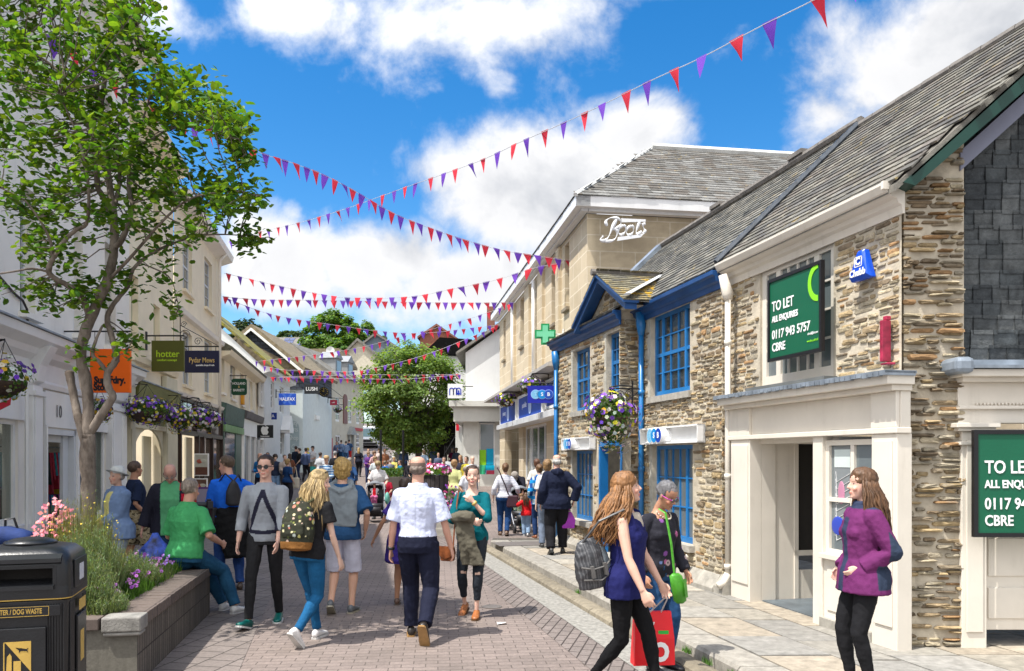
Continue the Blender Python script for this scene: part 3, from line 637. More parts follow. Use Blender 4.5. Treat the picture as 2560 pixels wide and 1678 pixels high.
apU, ftL, ftR = Ru(1505,.45), Ru(1451,.4), Ru(1576,.4); apZ = Rz(1505,690,.45); ftZ = 4.03; apU = (ftL+ftR)/2
mb = MB()
prof = [(0,3.82),(.03,3.82),(.04,3.89),(.08,3.91),(.10,3.97),(.14,3.985),(.14,4.04),(0,4.04)]
mb.prism([(w-.001, z) for w, z in prof], uB+.0, uR-.0, 'x'); mb.prism([(w+.3, z-.03) for w, z in prof], uR-.06, uD+.05, 'x')
mb.build('cornice', M('eaves_blue', (.012,.06,.19), .35, .2, 4, .1), tb, bevel=.006)
gd = sub(tb, WR, 'gable_dormer', WR)
mb = MB(); mb.prism([(ftR+.12,4.0),(ftL-.12,4.0),(apU,apZ-.1)], WL_, WL_-.9); mb.build('gable_wall', MORTAR, gd)
mb = MB(); rubble(mb, ftR, ftL, 4.03, apZ, [], WL_, random.Random(11), top=lambda u, z: z < apZ-.16-abs(u-apU)*(apZ-ftZ)/(ftL-apU), hmin=.05, hmax=.09, wmax=.26, out=.025); mb.build('gable_stonework', STONE, gd)
mb = MB(); k = (apZ-ftZ)/(ftL-apU)
for sg in (-1, 1):
    e_ = ftL+.05 if sg > 0 else ftR-.05
    mb.prism([(apU, apZ+.03),(e_, ftZ-.02),(e_, ftZ-.13),(apU, apZ-.09)], WL_+.02, WL_+.20); mb.prism([(apU, apZ+.045),(e_+sg*.03, ftZ-.0),(e_+sg*.03, ftZ-.04),(apU, apZ+.0)], WL_-.0, WL_+.24)
mb.build('bargeboard', M('eaves_blue', (.012,.06,.19)), gd)
mb = MB()
for sg in (-1, 1):
    fo = ftL+.08 if sg > 0 else ftR-.08; o_ = Vector((fo, WL_+.24, ftZ)); dv_ = Vector((apU-fo, 0, apZ+.06-ftZ)); H_ = dv_.length
    slates(mb, o_, (0,-1,0), dv_, 2.0, H_, random.Random(12), expo=.105, wd=.16, th=.012, pal=[(.23,.21,.15),(.27,.25,.18),(.2,.19,.16)], clip=lambda u, v: (.54-u) > -(v/H_)*(apZ-ftZ)/math.tan(PITCH)-.62 )
    b0 = o_-Vector((0,0,.02)); b1 = o_+dv_-Vector((0,0,.02)); mb.col = (.2,.19,.17); mb.quad(b0, b1, b1+Vector((0,-1.5,0)), b0+Vector((0,-.5,0))); mb.col = None
mb.build('gable_roof', SLATE_L, gd)
mb = MB(); mb.tube([(apU,WL_+.30,apZ+.07),(apU,-.75,apZ+.07)], .055, 8); mb.build('gable_ridge', M('ridge_tiles', (.17,.155,.14)), gd)
mb = MB(); q0 = Vector((ftR-.12, WL_+.2, ftZ+.05)); q1 = Vector((apU, -.62, apZ+.1)); mb.tube([q0+Vector((0,0,.02)), q1], [.06,.05], 6, flat=.3); mb.build('valley', M('pale_lead', (.45,.46,.47), .6), gd)
for px, w, nm in ((1603,.06,'blue_drainpipe'),(1390,.36,'blue_drainpipe')):
    mb = MB(); mb.smooth = True; pu = Ru(px, w); top = 3.95 if px > 1500 else 3.8
    mb.tube([(pu,w,.2),(pu,w,top-.25)], .04, 10); mb.tube([(pu,w,top-.35),(pu,w,top-.2),(pu,w+.02,top)], [.045,.075,.07], 10)
    for z in (.5,1.55,2.7): mb.tube([(pu,w,z),(pu,w,z+.07)], .052, 10)
    mb.build('drainpipe', BLUEP, tb)
mb = MB(); mb.prism([(0,-.1),(.14,-.1),(.14,.16),(.03,.32),(0,.32)], uB, uR, 'x'); mb.prism([(WL_,-.1),(WL_+.1,-.1),(WL_+.1,.2),(WL_+.02,.3),(WL_,.3)], uR, Ru(1556,WL_)-.02, 'x'); mb.prism([(WL_,-.1),(WL_+.1,-.1),(WL_+.1,.2),(WL_+.02,.3),(WL_,.3)], Ru(1496,WL_)+.02, uD, 'x')
mb.prism([(-.1,-.1),(.12,-.1),(.12,.2),(.0,.34),(-.1,.34)], ub(1830)+.0, uB, 'x'); mb.build('plinth', M('granite_plinth', (.33,.31,.27)), tb)
mb = MB(); pu = Ru(1718,.1); mb.tube([(pu,.16,.15),(pu,.16,.42),(pu-.02,.1,.47)], .03, 7); mb.build('vent_pipe', M('old_pipe', (.45,.42,.36)), tb)
# fascia signs of the bank
TSC = [flat('pale_blue', (.19,.47,.72)), flat('mid_blue', (.0,.24,.62)), flat('deep_blue', (.005,.05,.38)), flat('pure_white', (.85,.85,.86))]
def bank_logo(par, mk, r, mats=TSC, ring=True):
    for k, ch in enumerate('TSB'):
        x = (k-1)*1.5*r; mb = MB(); mb.M = mk(x, .001*k, 0)
        n = 28
        if ring: mb.mi = 1; mb.prism([(1.1*r*math.cos(2*math.pi*i/n), 1.1*r*math.sin(2*math.pi*i/n)) for i in range(n)], -.002, .001*k+.003, 'z')
        mb.mi = 0; mb.prism([(r*math.cos(2*math.pi*i/n), r*math.sin(2*math.pi*i/n)) for i in range(n)], -.001, .005+.002*k, 'z')
        mb.build('logo_disc', [mats[k], mats[3] if ring != 'pale' else flat('ring_pale', (.35,.5,.85))], par)
        text(par, ch, mk(x, .007+.003*k, 0), r*1.15, flat('t_pale', (.28,.58,.8)) if k == 0 else flat('pure_white', (.85,.85,.86)), .001, 1, r*.03)
def mkW(u0, w0, z0): return lambda x, d, z: MW(u0-x, w0+d, z0+z)
def mkS(x0, y0, z0): return lambda x, d, z: MS(x0+x, y0-d, z0+z)
for (pa, pb, ya, yb, w, lab) in ((1407,1478,1092,1125,WL_,'shallow white bank fascia sign over the narrow ground floor window'),(1604,1749,1070,1110,WM_,'long white bank fascia sign over the wide ground floor window beside the drainpipe')):
    a, b = sorted((Ru(pa,w+.1), Ru(pb,w+.1))); pm = (pa+pb)/2; z0, z1 = Rz(pm,yb,w+.1), Rz(pm,ya,w+.1)
    if w > 0: z0, z1 = Rz(pm,1125,w+.1), Rz(pm,1094,w+.1)
    else: z0, z1 = Rz(pm,1109,w+.1), Rz(pm,1066,w+.1)
    t = thing('fascia_sign', lab, 'sign', WR.world((a+b)/2, w, z0), WR.a, 'white bank fascia signs'); L = (b-a)/2; hh = z1-z0
    mb = MB(); mb.box(-L,L,.02,.05,0,hh); mb.box(-L,L,.02,.13,0,.02); mb.box(-L,L,.02,.13,hh-.02,hh); mb.box(-L,-L+.02,.02,.13,0,hh); mb.box(L-.02,L,.02,.13,0,hh); mb.build('tray', WHITEP, t)
    mb = MB(); mb.smooth = False; r = hh*.42; lx = L*.28; n = 24
    pts = [(lx+1.5*r+1.15*r*math.cos(math.pi*(-.5+i/n)), hh/2+1.15*r*math.sin(math.pi*(-.5+i/n))) for i in range(n+1)]+[(lx-1.5*r+1.15*r*math.cos(math.pi*(.5+i/n)), hh/2+1.15*r*math.sin(math.pi*(.5+i/n))) for i in range(n+1)]
    mb.prism(pts, .05, .19); mb.build('logo_box', TSC[3], t); bank_logo(t, mkW(lx, .192, hh/2), r, ring=True)
# hanging bank sign
Zs = 15.6; c = P(1355, 986.5, Zs)
t = thing('hanging_sign', 'deep blue bank sign with three overlapping discs hung from an iron bar', 'sign', c, 0)
wd, hg = 72/FPX*Zs/2, 43/FPX*Zs/2
MB().box(-wd,wd,-.03,.03,-hg,hg).build('panel', flat('bank_blue', (.004,.012,.33)), t); bank_logo(t, mkS(0,-.0+(-.03),0), wd*.30, mats=[flat('pale_blue', (.19,.47,.72)), flat('mid_blue', (.0,.24,.62)), flat('deep_blue2', (.01,.07,.42))], ring='pale')
mb = MB(); mb.tube([(-wd-.15,0,hg+.06),(wd+.17,0,hg+.06)], .012, 6); mb.tube([(wd+.16,0,hg-.2),(wd+.16,0,hg+.32)], .014, 6); mb.tube([(-.2,0,hg),(-.2,0,hg+.06)], .008, 5); mb.tube([(.2,0,hg),(.2,0,hg+.06)], .008, 5)
mb.tube([(wd+.16,0,hg+.3),(.2,0,hg+.07)], .007, 5); mb.build('bracket', IRON, t)
# poster inside the blue doorway
a,b,c_,e = hDo; t = thing('door_poster', 'blue bank notice board in the blue doorway under the hanging basket', 'notice', WR.world((a+b)/2-.05, WL_-.42, 1.3), WR.a+R(-8))
MB().box(-.26,.26,-.01,.01,-.45,.42).build('board', flat('notice_blue', (.005,.03,.35)), t); bank_logo(t, mkW(.05,.012,.25), .06)
mb = MB(); [mb.box(-.1+.0*k, .2-.04*(k%3), .011, .013, -.02-.06*k, -.0-.06*k) for k in range(5)]; mb.build('small_print', flat('print_pale', (.4,.5,.7)), t)
# ================================================================ stone-faced store with the script sign
BX0, BY0, BX1, BY1 = 1.95, 20.8, -.57, 37.2
WB = Wall(BX0, BY0, BX1-BX0, BY1-BY0); BL = math.hypot(BX1-BX0, BY1-BY0); BH = 8.45
def Bh(pxa, pxb, ya, yb, w=0):
    a, b = WB.U(pxa, w)[0], WB.U(pxb, w)[0]; pm = (pxa+pxb)/2; return (min(a,b), max(a,b), WB.pt(pm, yb, w)[1], WB.pt(pm, ya, w)[1])
bt = WB.root('stone_clad_store', 'tall pale ashlar store with slate roof and white script sign on its end wall', 'building')
ta = NT('ashlar'); v = ta.N.new('ShaderNodeCombineXYZ'); sp = ta.N.new('ShaderNodeSeparateXYZ'); ta.lk(ta.obj, sp.inputs[0]); ta.lk(ta.math('ADD', sp.outputs[0], sp.outputs[1]), v.inputs[0]); ta.lk(sp.outputs[2], v.inputs[1])
br = ta.N.new('ShaderNodeTexBrick'); ta.lk(v.outputs[0], br.inputs['Vector']); br.inputs['Scale'].default_value = 1; br.inputs['Brick Width'].default_value = .95; br.inputs['Row Height'].default_value = .42; br.inputs['Mortar Size'].default_value = .014
br.offset = .37; br.squash = 1; br.inputs['Color1'].default_value = (.60,.505,.355,1); br.inputs['Color2'].default_value = (.53,.44,.30,1); br.inputs['Mortar'].default_value = (.72,.64,.50,1)
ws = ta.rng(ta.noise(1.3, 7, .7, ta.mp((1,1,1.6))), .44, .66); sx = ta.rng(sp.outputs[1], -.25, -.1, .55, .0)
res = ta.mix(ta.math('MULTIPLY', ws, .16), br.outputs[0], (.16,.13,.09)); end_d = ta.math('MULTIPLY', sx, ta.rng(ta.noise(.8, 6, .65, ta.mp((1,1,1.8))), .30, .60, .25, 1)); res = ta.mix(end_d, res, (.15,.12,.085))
ta.bump(ta.noise(30, 6, .6), .3, .01); ASH = ta.fin(res, .9, 0, .2)
slit = [Bh(1412,1423,609,771), Bh(1379,1391,672,811), Bh(1301,1310,745,866), Bh(1259,1264,800,900)]
fasz = WB.pt(1300, 975, 0)[1]; hsh = [Bh(1308,1366,1062,1186,0), Bh(1262,1297,1068,1215,0)]; hsh[1] = hsh[1][:2]+(.2,hsh[1][3]); hsh[0] = hsh[0][:2]+(.75, hsh[0][3])
mb = MB(); wall_face(mb, 0, BL, -.2, BH-.35, slit+hsh, 0, .3)
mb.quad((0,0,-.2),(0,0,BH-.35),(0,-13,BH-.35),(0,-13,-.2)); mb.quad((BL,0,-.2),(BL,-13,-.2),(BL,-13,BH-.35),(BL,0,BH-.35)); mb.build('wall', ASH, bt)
mb = MB(); 
for pa, pb in ((1350,1362),(1396,1404),(1283,1290),(1317,1328)):
    a, b = sorted((WB.U(pa)[0], WB.U(pb)[0])); MB().box(a, b, 0, .10, fasz+.2, BH-.4).build('pilaster', ASH, bt)
for h in slit: window(bt, h, -.22, WHITEP, cols=1, rows=3, fw=.05, sill=(.1, M('sill_stone', (.25,.21,.15), .9, .2)))
for px in (1334,1281):
    mb = MB(); mb.smooth = True; u = WB.U(px,.1)[0]; mb.tube([(u,.1,fasz+.1),(u,.1,BH-.5)], .07, 8); mb.build('drainpipe', WHITEP, bt)
mb = MB(); mb.box(-.38, BL+.3, 0, .38, BH-.27, BH); mb.box(-.38, 0, -13, .379, BH-.271, BH-.001); mb.box(-.2, BL+.2, .02, .2, BH-.34, BH-.27); mb.box(-.2, -.02, -13, 0, BH-.34, BH-.27)
mb.build('eaves_board', M('white_eaves', (.72,.72,.72), .5, .06, 2, .1, dirt=.3), bt)
mb = MB()      # hipped roof
RZ = BH+3.3; e0 = (-.4,.4,BH); e1 = (-.4,-13,BH); r0 = Vector((4.6,-3.3,RZ)); r1 = Vector((4.6,-13,RZ)); r2_ = Vector((BL+.3,-3.3,RZ))
dvv = Vector((5.0,0,RZ-BH)); Hh = dvv.length
slates(mb, e1, (0,1,0), dvv, 13.4, Hh, random.Random(21), expo=.25, wd=.34, th=.016, clip=lambda u, v: (13.4-u) > v/Hh*3.7, pal=[(.21,.205,.195),(.25,.245,.235),(.175,.165,.15),(.27,.27,.26),(.20,.18,.16)])
dv2 = Vector((0,-3.7,RZ-BH)); H2 = dv2.length
slates(mb, e0, (1,0,0), dv2, BL+.7, H2, random.Random(22), expo=.25, wd=.34, th=.016, clip=lambda u, v: u > v/H2*5.0)
rf = mb.build('roof', SLATE, bt)
mb = MB(); mb.quad(Vector(e0),Vector(e1),r1,r0); mb.quad(Vector(e0),r0,r2_,(BL+.3,.4,BH)); mb.quad(r0+Vector((0,0,.03)),r1+Vector((0,0,.03)),r1+Vector((4,0,-3)),r0+Vector((4,0,-3))); mb.build('deck', M('roof_edge', (.16,.15,.13)), rf)
mb = MB(); mb.tube([Vector(e0),r0], .06, 6); mb.tube([r0+Vector((0,0,.05)), r1+Vector((0,0,.05))], .12, 6); mb.build('hip_tile', M('pale_ridge', (.55,.55,.53), .8, .2), rf)
# script sign on the end wall
tw = Wall(BX0, BY0, -.0, 1)
cb = P(1556, 577, BY0-.35); ang = WB.a-math.pi/2
t = thing('script_sign', 'white script lettering between two slanting bars, high on the end wall under the slate roof', 'sign', cb, ang+0)
t.rotation_euler = (0,0,math.atan2(WB.d[1],WB.d[0])-math.pi/2)
SG = flat('sign_silver', (.72,.73,.75)); S_ = BY0/FPX
def stroke(par, pts, r, name='letter'):
    mb = MB(); P3 = [Vector((x, 0, z)) for x, z in pts]; out = []
    for i in range(len(P3)-1):
        p0, p1, p2, p3 = P3[max(i-1,0)], P3[i], P3[i+1], P3[min(i+2,len(P3)-1)]
        for k in range(5): q = k/5; out.append(.5*((2*p1)+(p2-p0)*q+(2*p0-5*p1+4*p2-p3)*q*q+(3*p1-p0-3*p2+p3)*q**3))
    out.append(P3[-1]); n = len(out); mb.tube(out, [r*(.75+.5*math.sin(i*.5)) for i in range(n)], 8); mb.build(name, SG, par)
def zz(pts): return [((x-925)*.336*S_, (720-y)*.336*S_) for x, y in pts]     # traced heights in zoomed pixels
stroke(t, zz([(810,690),(800,660),(830,632),(880,630),(912,650),(908,680),(870,710),(840,712),(880,716),(885,750),(860,790),(800,805),(755,795)]), .035)
stroke(t, zz([(880,640),(850,700),(820,770),(785,800),(760,790),(780,765)]), .04)
for cx_ in (925, 985):
    stroke(t, zz([(cx_+8,680),(cx_-20,700),(cx_-28,735),(cx_-8,750),(cx_+18,730),(cx_+25,695),(cx_+8,680)]), .033)
stroke(t, zz([(1035,668),(1055,662),(1080,660)]), .025); stroke(t, zz([(1060,635),(1040,690),(1030,725),(1045,738),(1070,715)]), .035); stroke(t, zz([(1100,660),(1080,670),(1088,695),(1098,715),(1080,728),(1060,722)]), .033)
mb = MB(); mb.prism([zz([p])[0] for p in ((915,632),(1100,632),(1098,648),(1000,655),(920,660))], -.03, .0); mb.prism([zz([p])[0] for p in ((890,770),(1045,745),(1095,730),(1060,765),(885,798))], -.03, .0); mb.build('bar', SG, t)
# shop fascia panels, canopies
for i, (pa, pb, ya, yb, lab) in enumerate(((1249,1287,1012,1058,'blue store fascia panel next to the white gabled shop'),(1294,1352,985,1040,'blue store fascia panel in the middle, behind the round-logo bank sign'),(1363,1400,950,1012,'blue store fascia panel next to the blue drainpipe'))):
    h = Bh(pa, pb, ya, yb, .35); t = thing('fascia_sign', lab, 'sign', WB.world((h[0]+h[1])/2, .1, h[2]), WB.a, 'blue store fascia panels'); L = (h[1]-h[0])/2; hh = h[3]-h[2]
    MB().box(-L,L,.0,.2,0,hh).build('panel', flat('store_blue', (.01,.06,.36)), t)
    mb = MB(); mb.box(-L-.08,-L,0,.24,-.05,hh+.08); mb.box(L,L+.08,0,.24,-.05,hh+.08); mb.box(-L,L,0,.24,hh,hh+.08); mb.box(-L,L,0,.24,-.08,0); mb.build('frame', WHITEP, t)
    mb = MB(); n = 20; mb.M = MW(-.1,.21,hh/2); mb.prism([(.3*math.cos(2*math.pi*k/n), .3*math.sin(2*math.pi*k/n)) for k in range(n)], 0, .01, 'z'); mb.build('roundel', flat('rl', (.35,.45,.7)), t)
    text(t, 'pharmacy' if i == 0 else 'post office', MW(.2*L+.6,.21,hh*.6), .28, flat('pale_txt', (.6,.65,.8)), .004, .8)
mb = MB(); u0, u1 = WB.U(1400,.4)[0], BL
mb.prism([(.0,fasz+.25),(.75,fasz-.02),(.75,fasz-.12),(.0,fasz-.12)], u0, u1, 'x'); mb.build('canopy', M('canopy_grey', (.40,.38,.35), .7, .15), bt)
mb = MB(); zc = hsh[0][3]+.02
for pa, pb in ((1250,1290),(1293,1357),(1362,1400)): a, b = sorted((WB.U(pa,.4)[0], WB.U(pb,.4)[0])); mb.prism([(0,zc),(.55,zc),(.55,zc+.18),(.2,zc+.3),(0,zc+.3)], a, b, 'x')
mb.build('shutter_box', M('pale_metal', (.6,.61,.62), .4), bt)
h = hsh[0]; window(bt, h, -.1, WHITEP, cols=1, rows=1, split=[.18,.45,.72], fw=.08, glass=GLASS_P, meet=False, label='shop window with pale blinds')
MB().box(h[0], h[1], -.1, 0, .1, .75).build('stall_riser', M('sill_stone', (.25,.21,.15)), bt)
h = hsh[1]; MB().box(h[0]-.3, h[1]+.3, -1.3, -1.2, .1, h[3]+.2).build('porch_back', ASH, bt)
# pharmacy cross
t = thing('pharmacy_cross', 'green illuminated pharmacy cross projecting from the ashlar wall', 'sign', P(1363,836,23.6))
k = 26/FPX*23.6
def crs(s, b): return [(-b,-s),(b,-s),(b,-b),(s,-b),(s,b),(b,b),(b,s),(-b,s),(-b,b),(-s,b),(-s,-b),(-b,-b)]
MB().prism(crs(k,k*.40),-.06,.06).build('case', flat('cross_green', (.0,.25,.08)), t); MB().prism(crs(k*.84,k*.26),-.08,.0).build('lamp_panel', flat('cross_pale', (.15,.55,.33)), t)
MB().box(k*.4,k+.22,-.02,.02,-.02,.02).box(k+.2,k+.24,-.05,.05,-.15,.15).build('bracket', WHITEP, t)
# ================================================================ white gabled shop beyond
W4 = Wall(-2.32, 38.6, .0, 1)      # street side; end wall faces the camera
G4 = gz(38.6); we = Wall(2.2, 38.6, -1, 0)
g4 = we.root('white_gabled_shop', 'white rendered shop with sloping roof edge and corner display window', 'building')
def E4(px): return 2.2-X(px, 38.6)
def Z4(py): return EYE+(HY-py)/FPX*38.6
xa, xb = E4(1245)-1.2, E4(1164)
mb = MB(); mb.prism([(xa,Z4(1012)),(xb,Z4(1012)),(xb,Z4(882)),(xa,Z4(795)+.3)], 0, -9); mb.build('wall', M('white_render', (.72,.73,.73), .85, .04, 2, .1, dirt=.25), g4)
mb = MB(); mb.prism([(xa-.1,Z4(795)+.4),(xb+.45,Z4(888)),(xb+.45,Z4(882)),(xa-.1,Z4(795)+.62)], .25, -9); mb.build('roof', M('old_slate_edge', (.20,.19,.17), .9, .3, 9, .3), g4)
fb = MB(); fb.box(xa, xb+.55, -8, .5, Z4(1055), Z4(1016)); fb.box(xa, xb+.75, -8, .7, Z4(1018), Z4(1004)); fb.build('fascia', M('pale_cream', (.62,.62,.58), .6, .05, dirt=.2), g4)
mb = MB(); mb.box(xa,E4(1237),-.3,.1,G4-.3,Z4(1055)); mb.box(E4(1198),xb+.1,-.3,.1,G4-.3,Z4(1055)); mb.box(E4(1237),E4(1198),-.3,.08,G4-.3,Z4(1186)); mb.box(xb-.1,xb+.35,-3,-2.7,G4,Z4(1055)); mb.build('shopfront', M('pale_cream', (.62,.62,.58)), g4)
window(g4, (E4(1237),E4(1198),Z4(1186),Z4(1058)), .0, WHITEP, cols=1, rows=1, fw=.06, glass=GLASS_P, meet=False, label='corner window with bright posters')
mb = MB()
for i, (c, x, y, w_, h_) in enumerate((((.25,.6,.02),1199,1125,16,38),((.0,.35,.6),1216,1122,18,40),((.05,.5,.25),1199,1163,14,26),((.0,.4,.65),1214,1163,22,26),((.5,.05,.1),1216,1176,20,12))):
    mb.col = c; mb.box(E4(x+w_),E4(x),.002+.004*i,.006+.004*i,Z4(y+h_),Z4(y))
mb.build('window_display', attr_mat('print', .5, .1), g4)
mb = MB(); mb.box(xb-.0,xb+.04,-8,.05,G4,Z4(1055)); mb.build('side_window', GLASS_P, g4)
# mother-and-child shop: dark open front and its square sign
W5 = Wall(-3.9, 51, 1, 0); 
g5 = thing('dark_fronted_shop', 'pale shop with deep dark open entrance and steps behind the round tree', 'building', (0,52,gz(52)), 0)
mb = MB(); f5 = lambda px: X(px,52); z5 = lambda py: EYE+(HY-py)/FPX*52-gz(52)
mb.box(f5(1062),f5(1175),0,6,z5(1030),z5(890)); mb.box(f5(1140),f5(1175),-.5,6,-.3,z5(1030)); mb.box(f5(1000),f5(1066),0,6,-.3,z5(930)); mb.build('wall', M('pale_cream', (.62,.62,.58)), g5)
MB().prism([(f5(1055),z5(888)),(f5(1180),z5(888)),(f5(1180),z5(850)),(f5(1100),z5(845))], -.3, 6).build('roof', SLATE_W, g5)
MB().box(f5(1066),f5(1140),3,3.2,-.3,z5(1030)).box(f5(1066),f5(1140),.2,3,z5(1032),z5(1030)-.0).build('dark_interior', DARK, g5)
MB().box(f5(1070),f5(1098),-.1,0,z5(1090),z5(1068)).build('blue_poster', flat('poster_teal', (.02,.22,.35)), g5)
MB().box(f5(1142),f5(1149),-.7,-.6,z5(1078),z5(1052)).build('red_banner', flat('red_banner', (.6,.01,.03)), g5)
mb = MB(); [mb.box(f5(1118),f5(1150),-1.5+.3*k,1,0,.17*k+.17) for k in range(6)]; mb.build('steps', SILL, g5)
mb = MB(); [mb.tube([(f5(1116+5*k),-1.2,.2),(f5(1116+5*k),-1.2,1.6)], .025, 5) for k in range(6)]; mb.tube([(f5(1114),-1.2,1.0),(f5(1142),-1.2,2.2)], .03, 5); mb.build('railing', IRON, g5)
t = thing('hanging_sign', 'square white sign with blue rounded letters beside the round tree', 'sign', P(1138,978,37.5)); k = 18/FPX*37.5
MB().box(-k*1.03,k*1.03,-.05,.05,-k,k).build('panel', flat('sign_white', (.75,.77,.77)), t)
BL_ = flat('royal_blue', (.005,.03,.42)); mb = MB()
def arch(mb, cx, r, th, z0, z1, y=-.06):
    n = 12; o_ = [(cx+r*math.cos(math.pi*i/n), z1+r*math.sin(math.pi*i/n)) for i in range(n+1)]; i_ = [(cx+(r-th)*math.cos(math.pi*i/n), z1+(r-th)*math.sin(math.pi*i/n)) for i in range(n+1)]
    for q in range(n): mb.prism([o_[q],o_[q+1],i_[q+1],i_[q]], y, -.05)
    mb.prism([(cx-r,z0),(cx-r+th,z0),(cx-r+th,z1),(cx-r,z1)], y, -.05); mb.prism([(cx+r-th,z0),(cx+r,z0),(cx+r,z1),(cx+r-th,z1)], y, -.05)
arch(mb,-.5*k,.32*k,.13*k,-.55*k,.15*k); arch(mb,-.0*k,.30*k,.13*k,-.55*k,.17*k); arch(mb,.48*k,.38*k,.14*k,-.55*k,.10*k); mb.build('lettering', BL_, t)
mb = MB(); mb.M = MS(.48*k,-.055,-.02*k); n=14; mb.prism([(.13*k*math.cos(2*math.pi*i/n),.13*k*math.sin(2*math.pi*i/n)) for i in range(n)],0,.01,'z'); mb.M = MS(.48*k,-.055,-.36*k); mb.prism([(.2*k*math.cos(2*math.pi*i/n),.2*k*math.sin(2*math.pi*i/n)) for i in range(n)],0,.01,'z'); mb.build('dot', BL_, t)
MB().box(k,k+.5,-.02,.02,k*.6,k*.7).build('bracket', IRON, t)
# ================================================================ left side of the street
def LX(z): return -5.18-.19*z
WLF = Wall(LX(17.96), 17.96, .19, -1)
def Lh(pa, pb, ya, yb, w=0, pm=None):
    a, b = WLF.U(pa, w)[0], WLF.U(pb, w)[0]; pm = pm or (pa+pb)/2; return (min(a,b), max(a,b), WLF.pt(pm, yb, w)[1], WLF.pt(pm, ya, w)[1])
def Lu(px, w=0): return WLF.U(px, w)[0]
STUC = M('pale_stucco', (.80,.765,.70), .9, .06, 1.5, .15, 40, dirt=.35, dcol=(.3,.25,.18)); STUC2 = M('cream_stucco', (.80,.71,.53), .9, .06, 1.5, .15, 40, dirt=.3, dcol=(.32,.26,.17))
SASHG = M('sash_grey_white', (.60,.62,.64), .5, .06, dirt=.2)
L1 = WLF.root('white_georgian_shop', 'tall white stuccoed shop building behind the leafy tree, number 10 over its door', 'building')
UE = 11.3
ws_ = [Lh(50,88,470,786), Lh(184,207,560,838), Lh(50,88,-120,210), Lh(184,207,120,400), Lh(262,280,610,866), Lh(262,280,255,480)]
shopw = [(Lu(45),UE-1,.75,2.32), (Lu(108),Lu(88),.75,2.85), (Lu(158)-.35,Lu(111),.02,2.24), (Lu(265),Lu(192),.6,2.85)]
shopw[2] = (Lu(187),Lu(111),.02,2.24)
mb = MB(); wall_face(mb, 0, UE, -.3, 10.9, ws_+shopw, 0, .22); mb.quad((0,0,-.3),(0,-8,-.3),(0,-8,10.9),(0,0,10.9)); mb.build('wall', STUC, L1)
for i, h in enumerate(ws_): window(L1, h, -.15, SASHG, cols=2, rows=4, fw=.06, glass=GLASS_P, sill=(.12, STUC))
mb = MB(); mb.prism([(0,10.45),(.5,10.7),(.62,10.7),(.62,10.9),(.1,11.05),(-.3,11.05),(-.3,10.45)], -.1, UE, 'x'); mb.prism([(0,10.1),(.08,10.1),(.1,10.2),(0,10.2)], 0, UE, 'x'); mb.build('cornice', STUC, L1)
MB().prism([(.6,10.9),(-4,13.2),(-4,10.9)], -.1, UE, 'x').build('roof', SLATE_W, L1)
sf = MB()
sf.prism([(0,2.88),(.06,2.88),(.08,2.96),(.05,3.0),(.06,3.28),(.16,3.36),(.2,3.45),(.36,3.55),(.38,3.68),(0,3.68)], .02, UE, 'x')
for pa, pb in ((62,87),(265,300)):
    a, b = Lu(pb), Lu(pa); sf.box(a, b, 0, .12, .0, 2.88); sf.box(a+.05,b-.05,.12,.14,.35,2.7); sf.box(a-.03,b+.03,0,.16,0,.3); sf.box(a-.03,b+.03,0,.17,2.72,2.8)
    sf.prism([(.05,2.9),(.16,2.95),(.2,3.2),(.36,3.5),(.05,3.5)], a+.04, b-.04, 'x')
for k in range(4): a = Lu(300)+.06+k*.09; sf.box(a, a+.04, .14, .16, .4, 2.65)
sf.box(Lu(265),Lu(108),0,.04,2.26,2.86); sf.box(Lu(62),UE,0,.05,2.32,2.88); sf.box(Lu(62),UE,0,.08,.0,.74); sf.box(Lu(111),Lu(62),0,.06,.0,.74); sf.box(Lu(265),Lu(192),0,.08,0,.58)
sf.box(Lu(192),Lu(187),0,.06,0,2.3); sf.box(Lu(111),Lu(108),0,.06,0,2.3)
sfo = sf.build('shopfront', WHITEP, L1, bevel=.008)
MB().box(.0,UE,0,.42,3.685,3.71).build('lead_capping', LEAD, sfo)
for i, h in enumerate((shopw[0], shopw[1], shopw[3])): window(sfo, h, -.04, WHITEP, cols=1, rows=1, fw=.07, glass=GLASS_S, meet=False)
a, b, c, e = shopw[2]; mb = MB(); dfr = (b-a)*.24
mb.box(a,a+.1,-.1,.02,c,e); mb.box(b-.1,b,-.1,.02,c,e); mb.box(a,b,-.1,.02,e-.1,e)
mb.box(a+.1,a+dfr,-.14,-.08,c,e-.1); mb.box(b-.22,b-.1,-.16,-.11,c,e-.1); mb.box(a+dfr,b-.1,-.16,-.11,c,c+.6); mb.box(a+dfr,b-.1,-.16,-.11,e-.22,e-.1); d_ = mb.build('door', SASHG, sfo, bevel=.005)
MB().box(a+dfr+.1,b-.3,-.1,-.095,c+.35,c+.42).build('letter_plate', IRON, d_)
text(L1, '10', MW(Lu(149,.06), .05, 2.53), .30, flat('number_grey', (.13,.13,.14)), .003, .9, 0, sp=1.15)
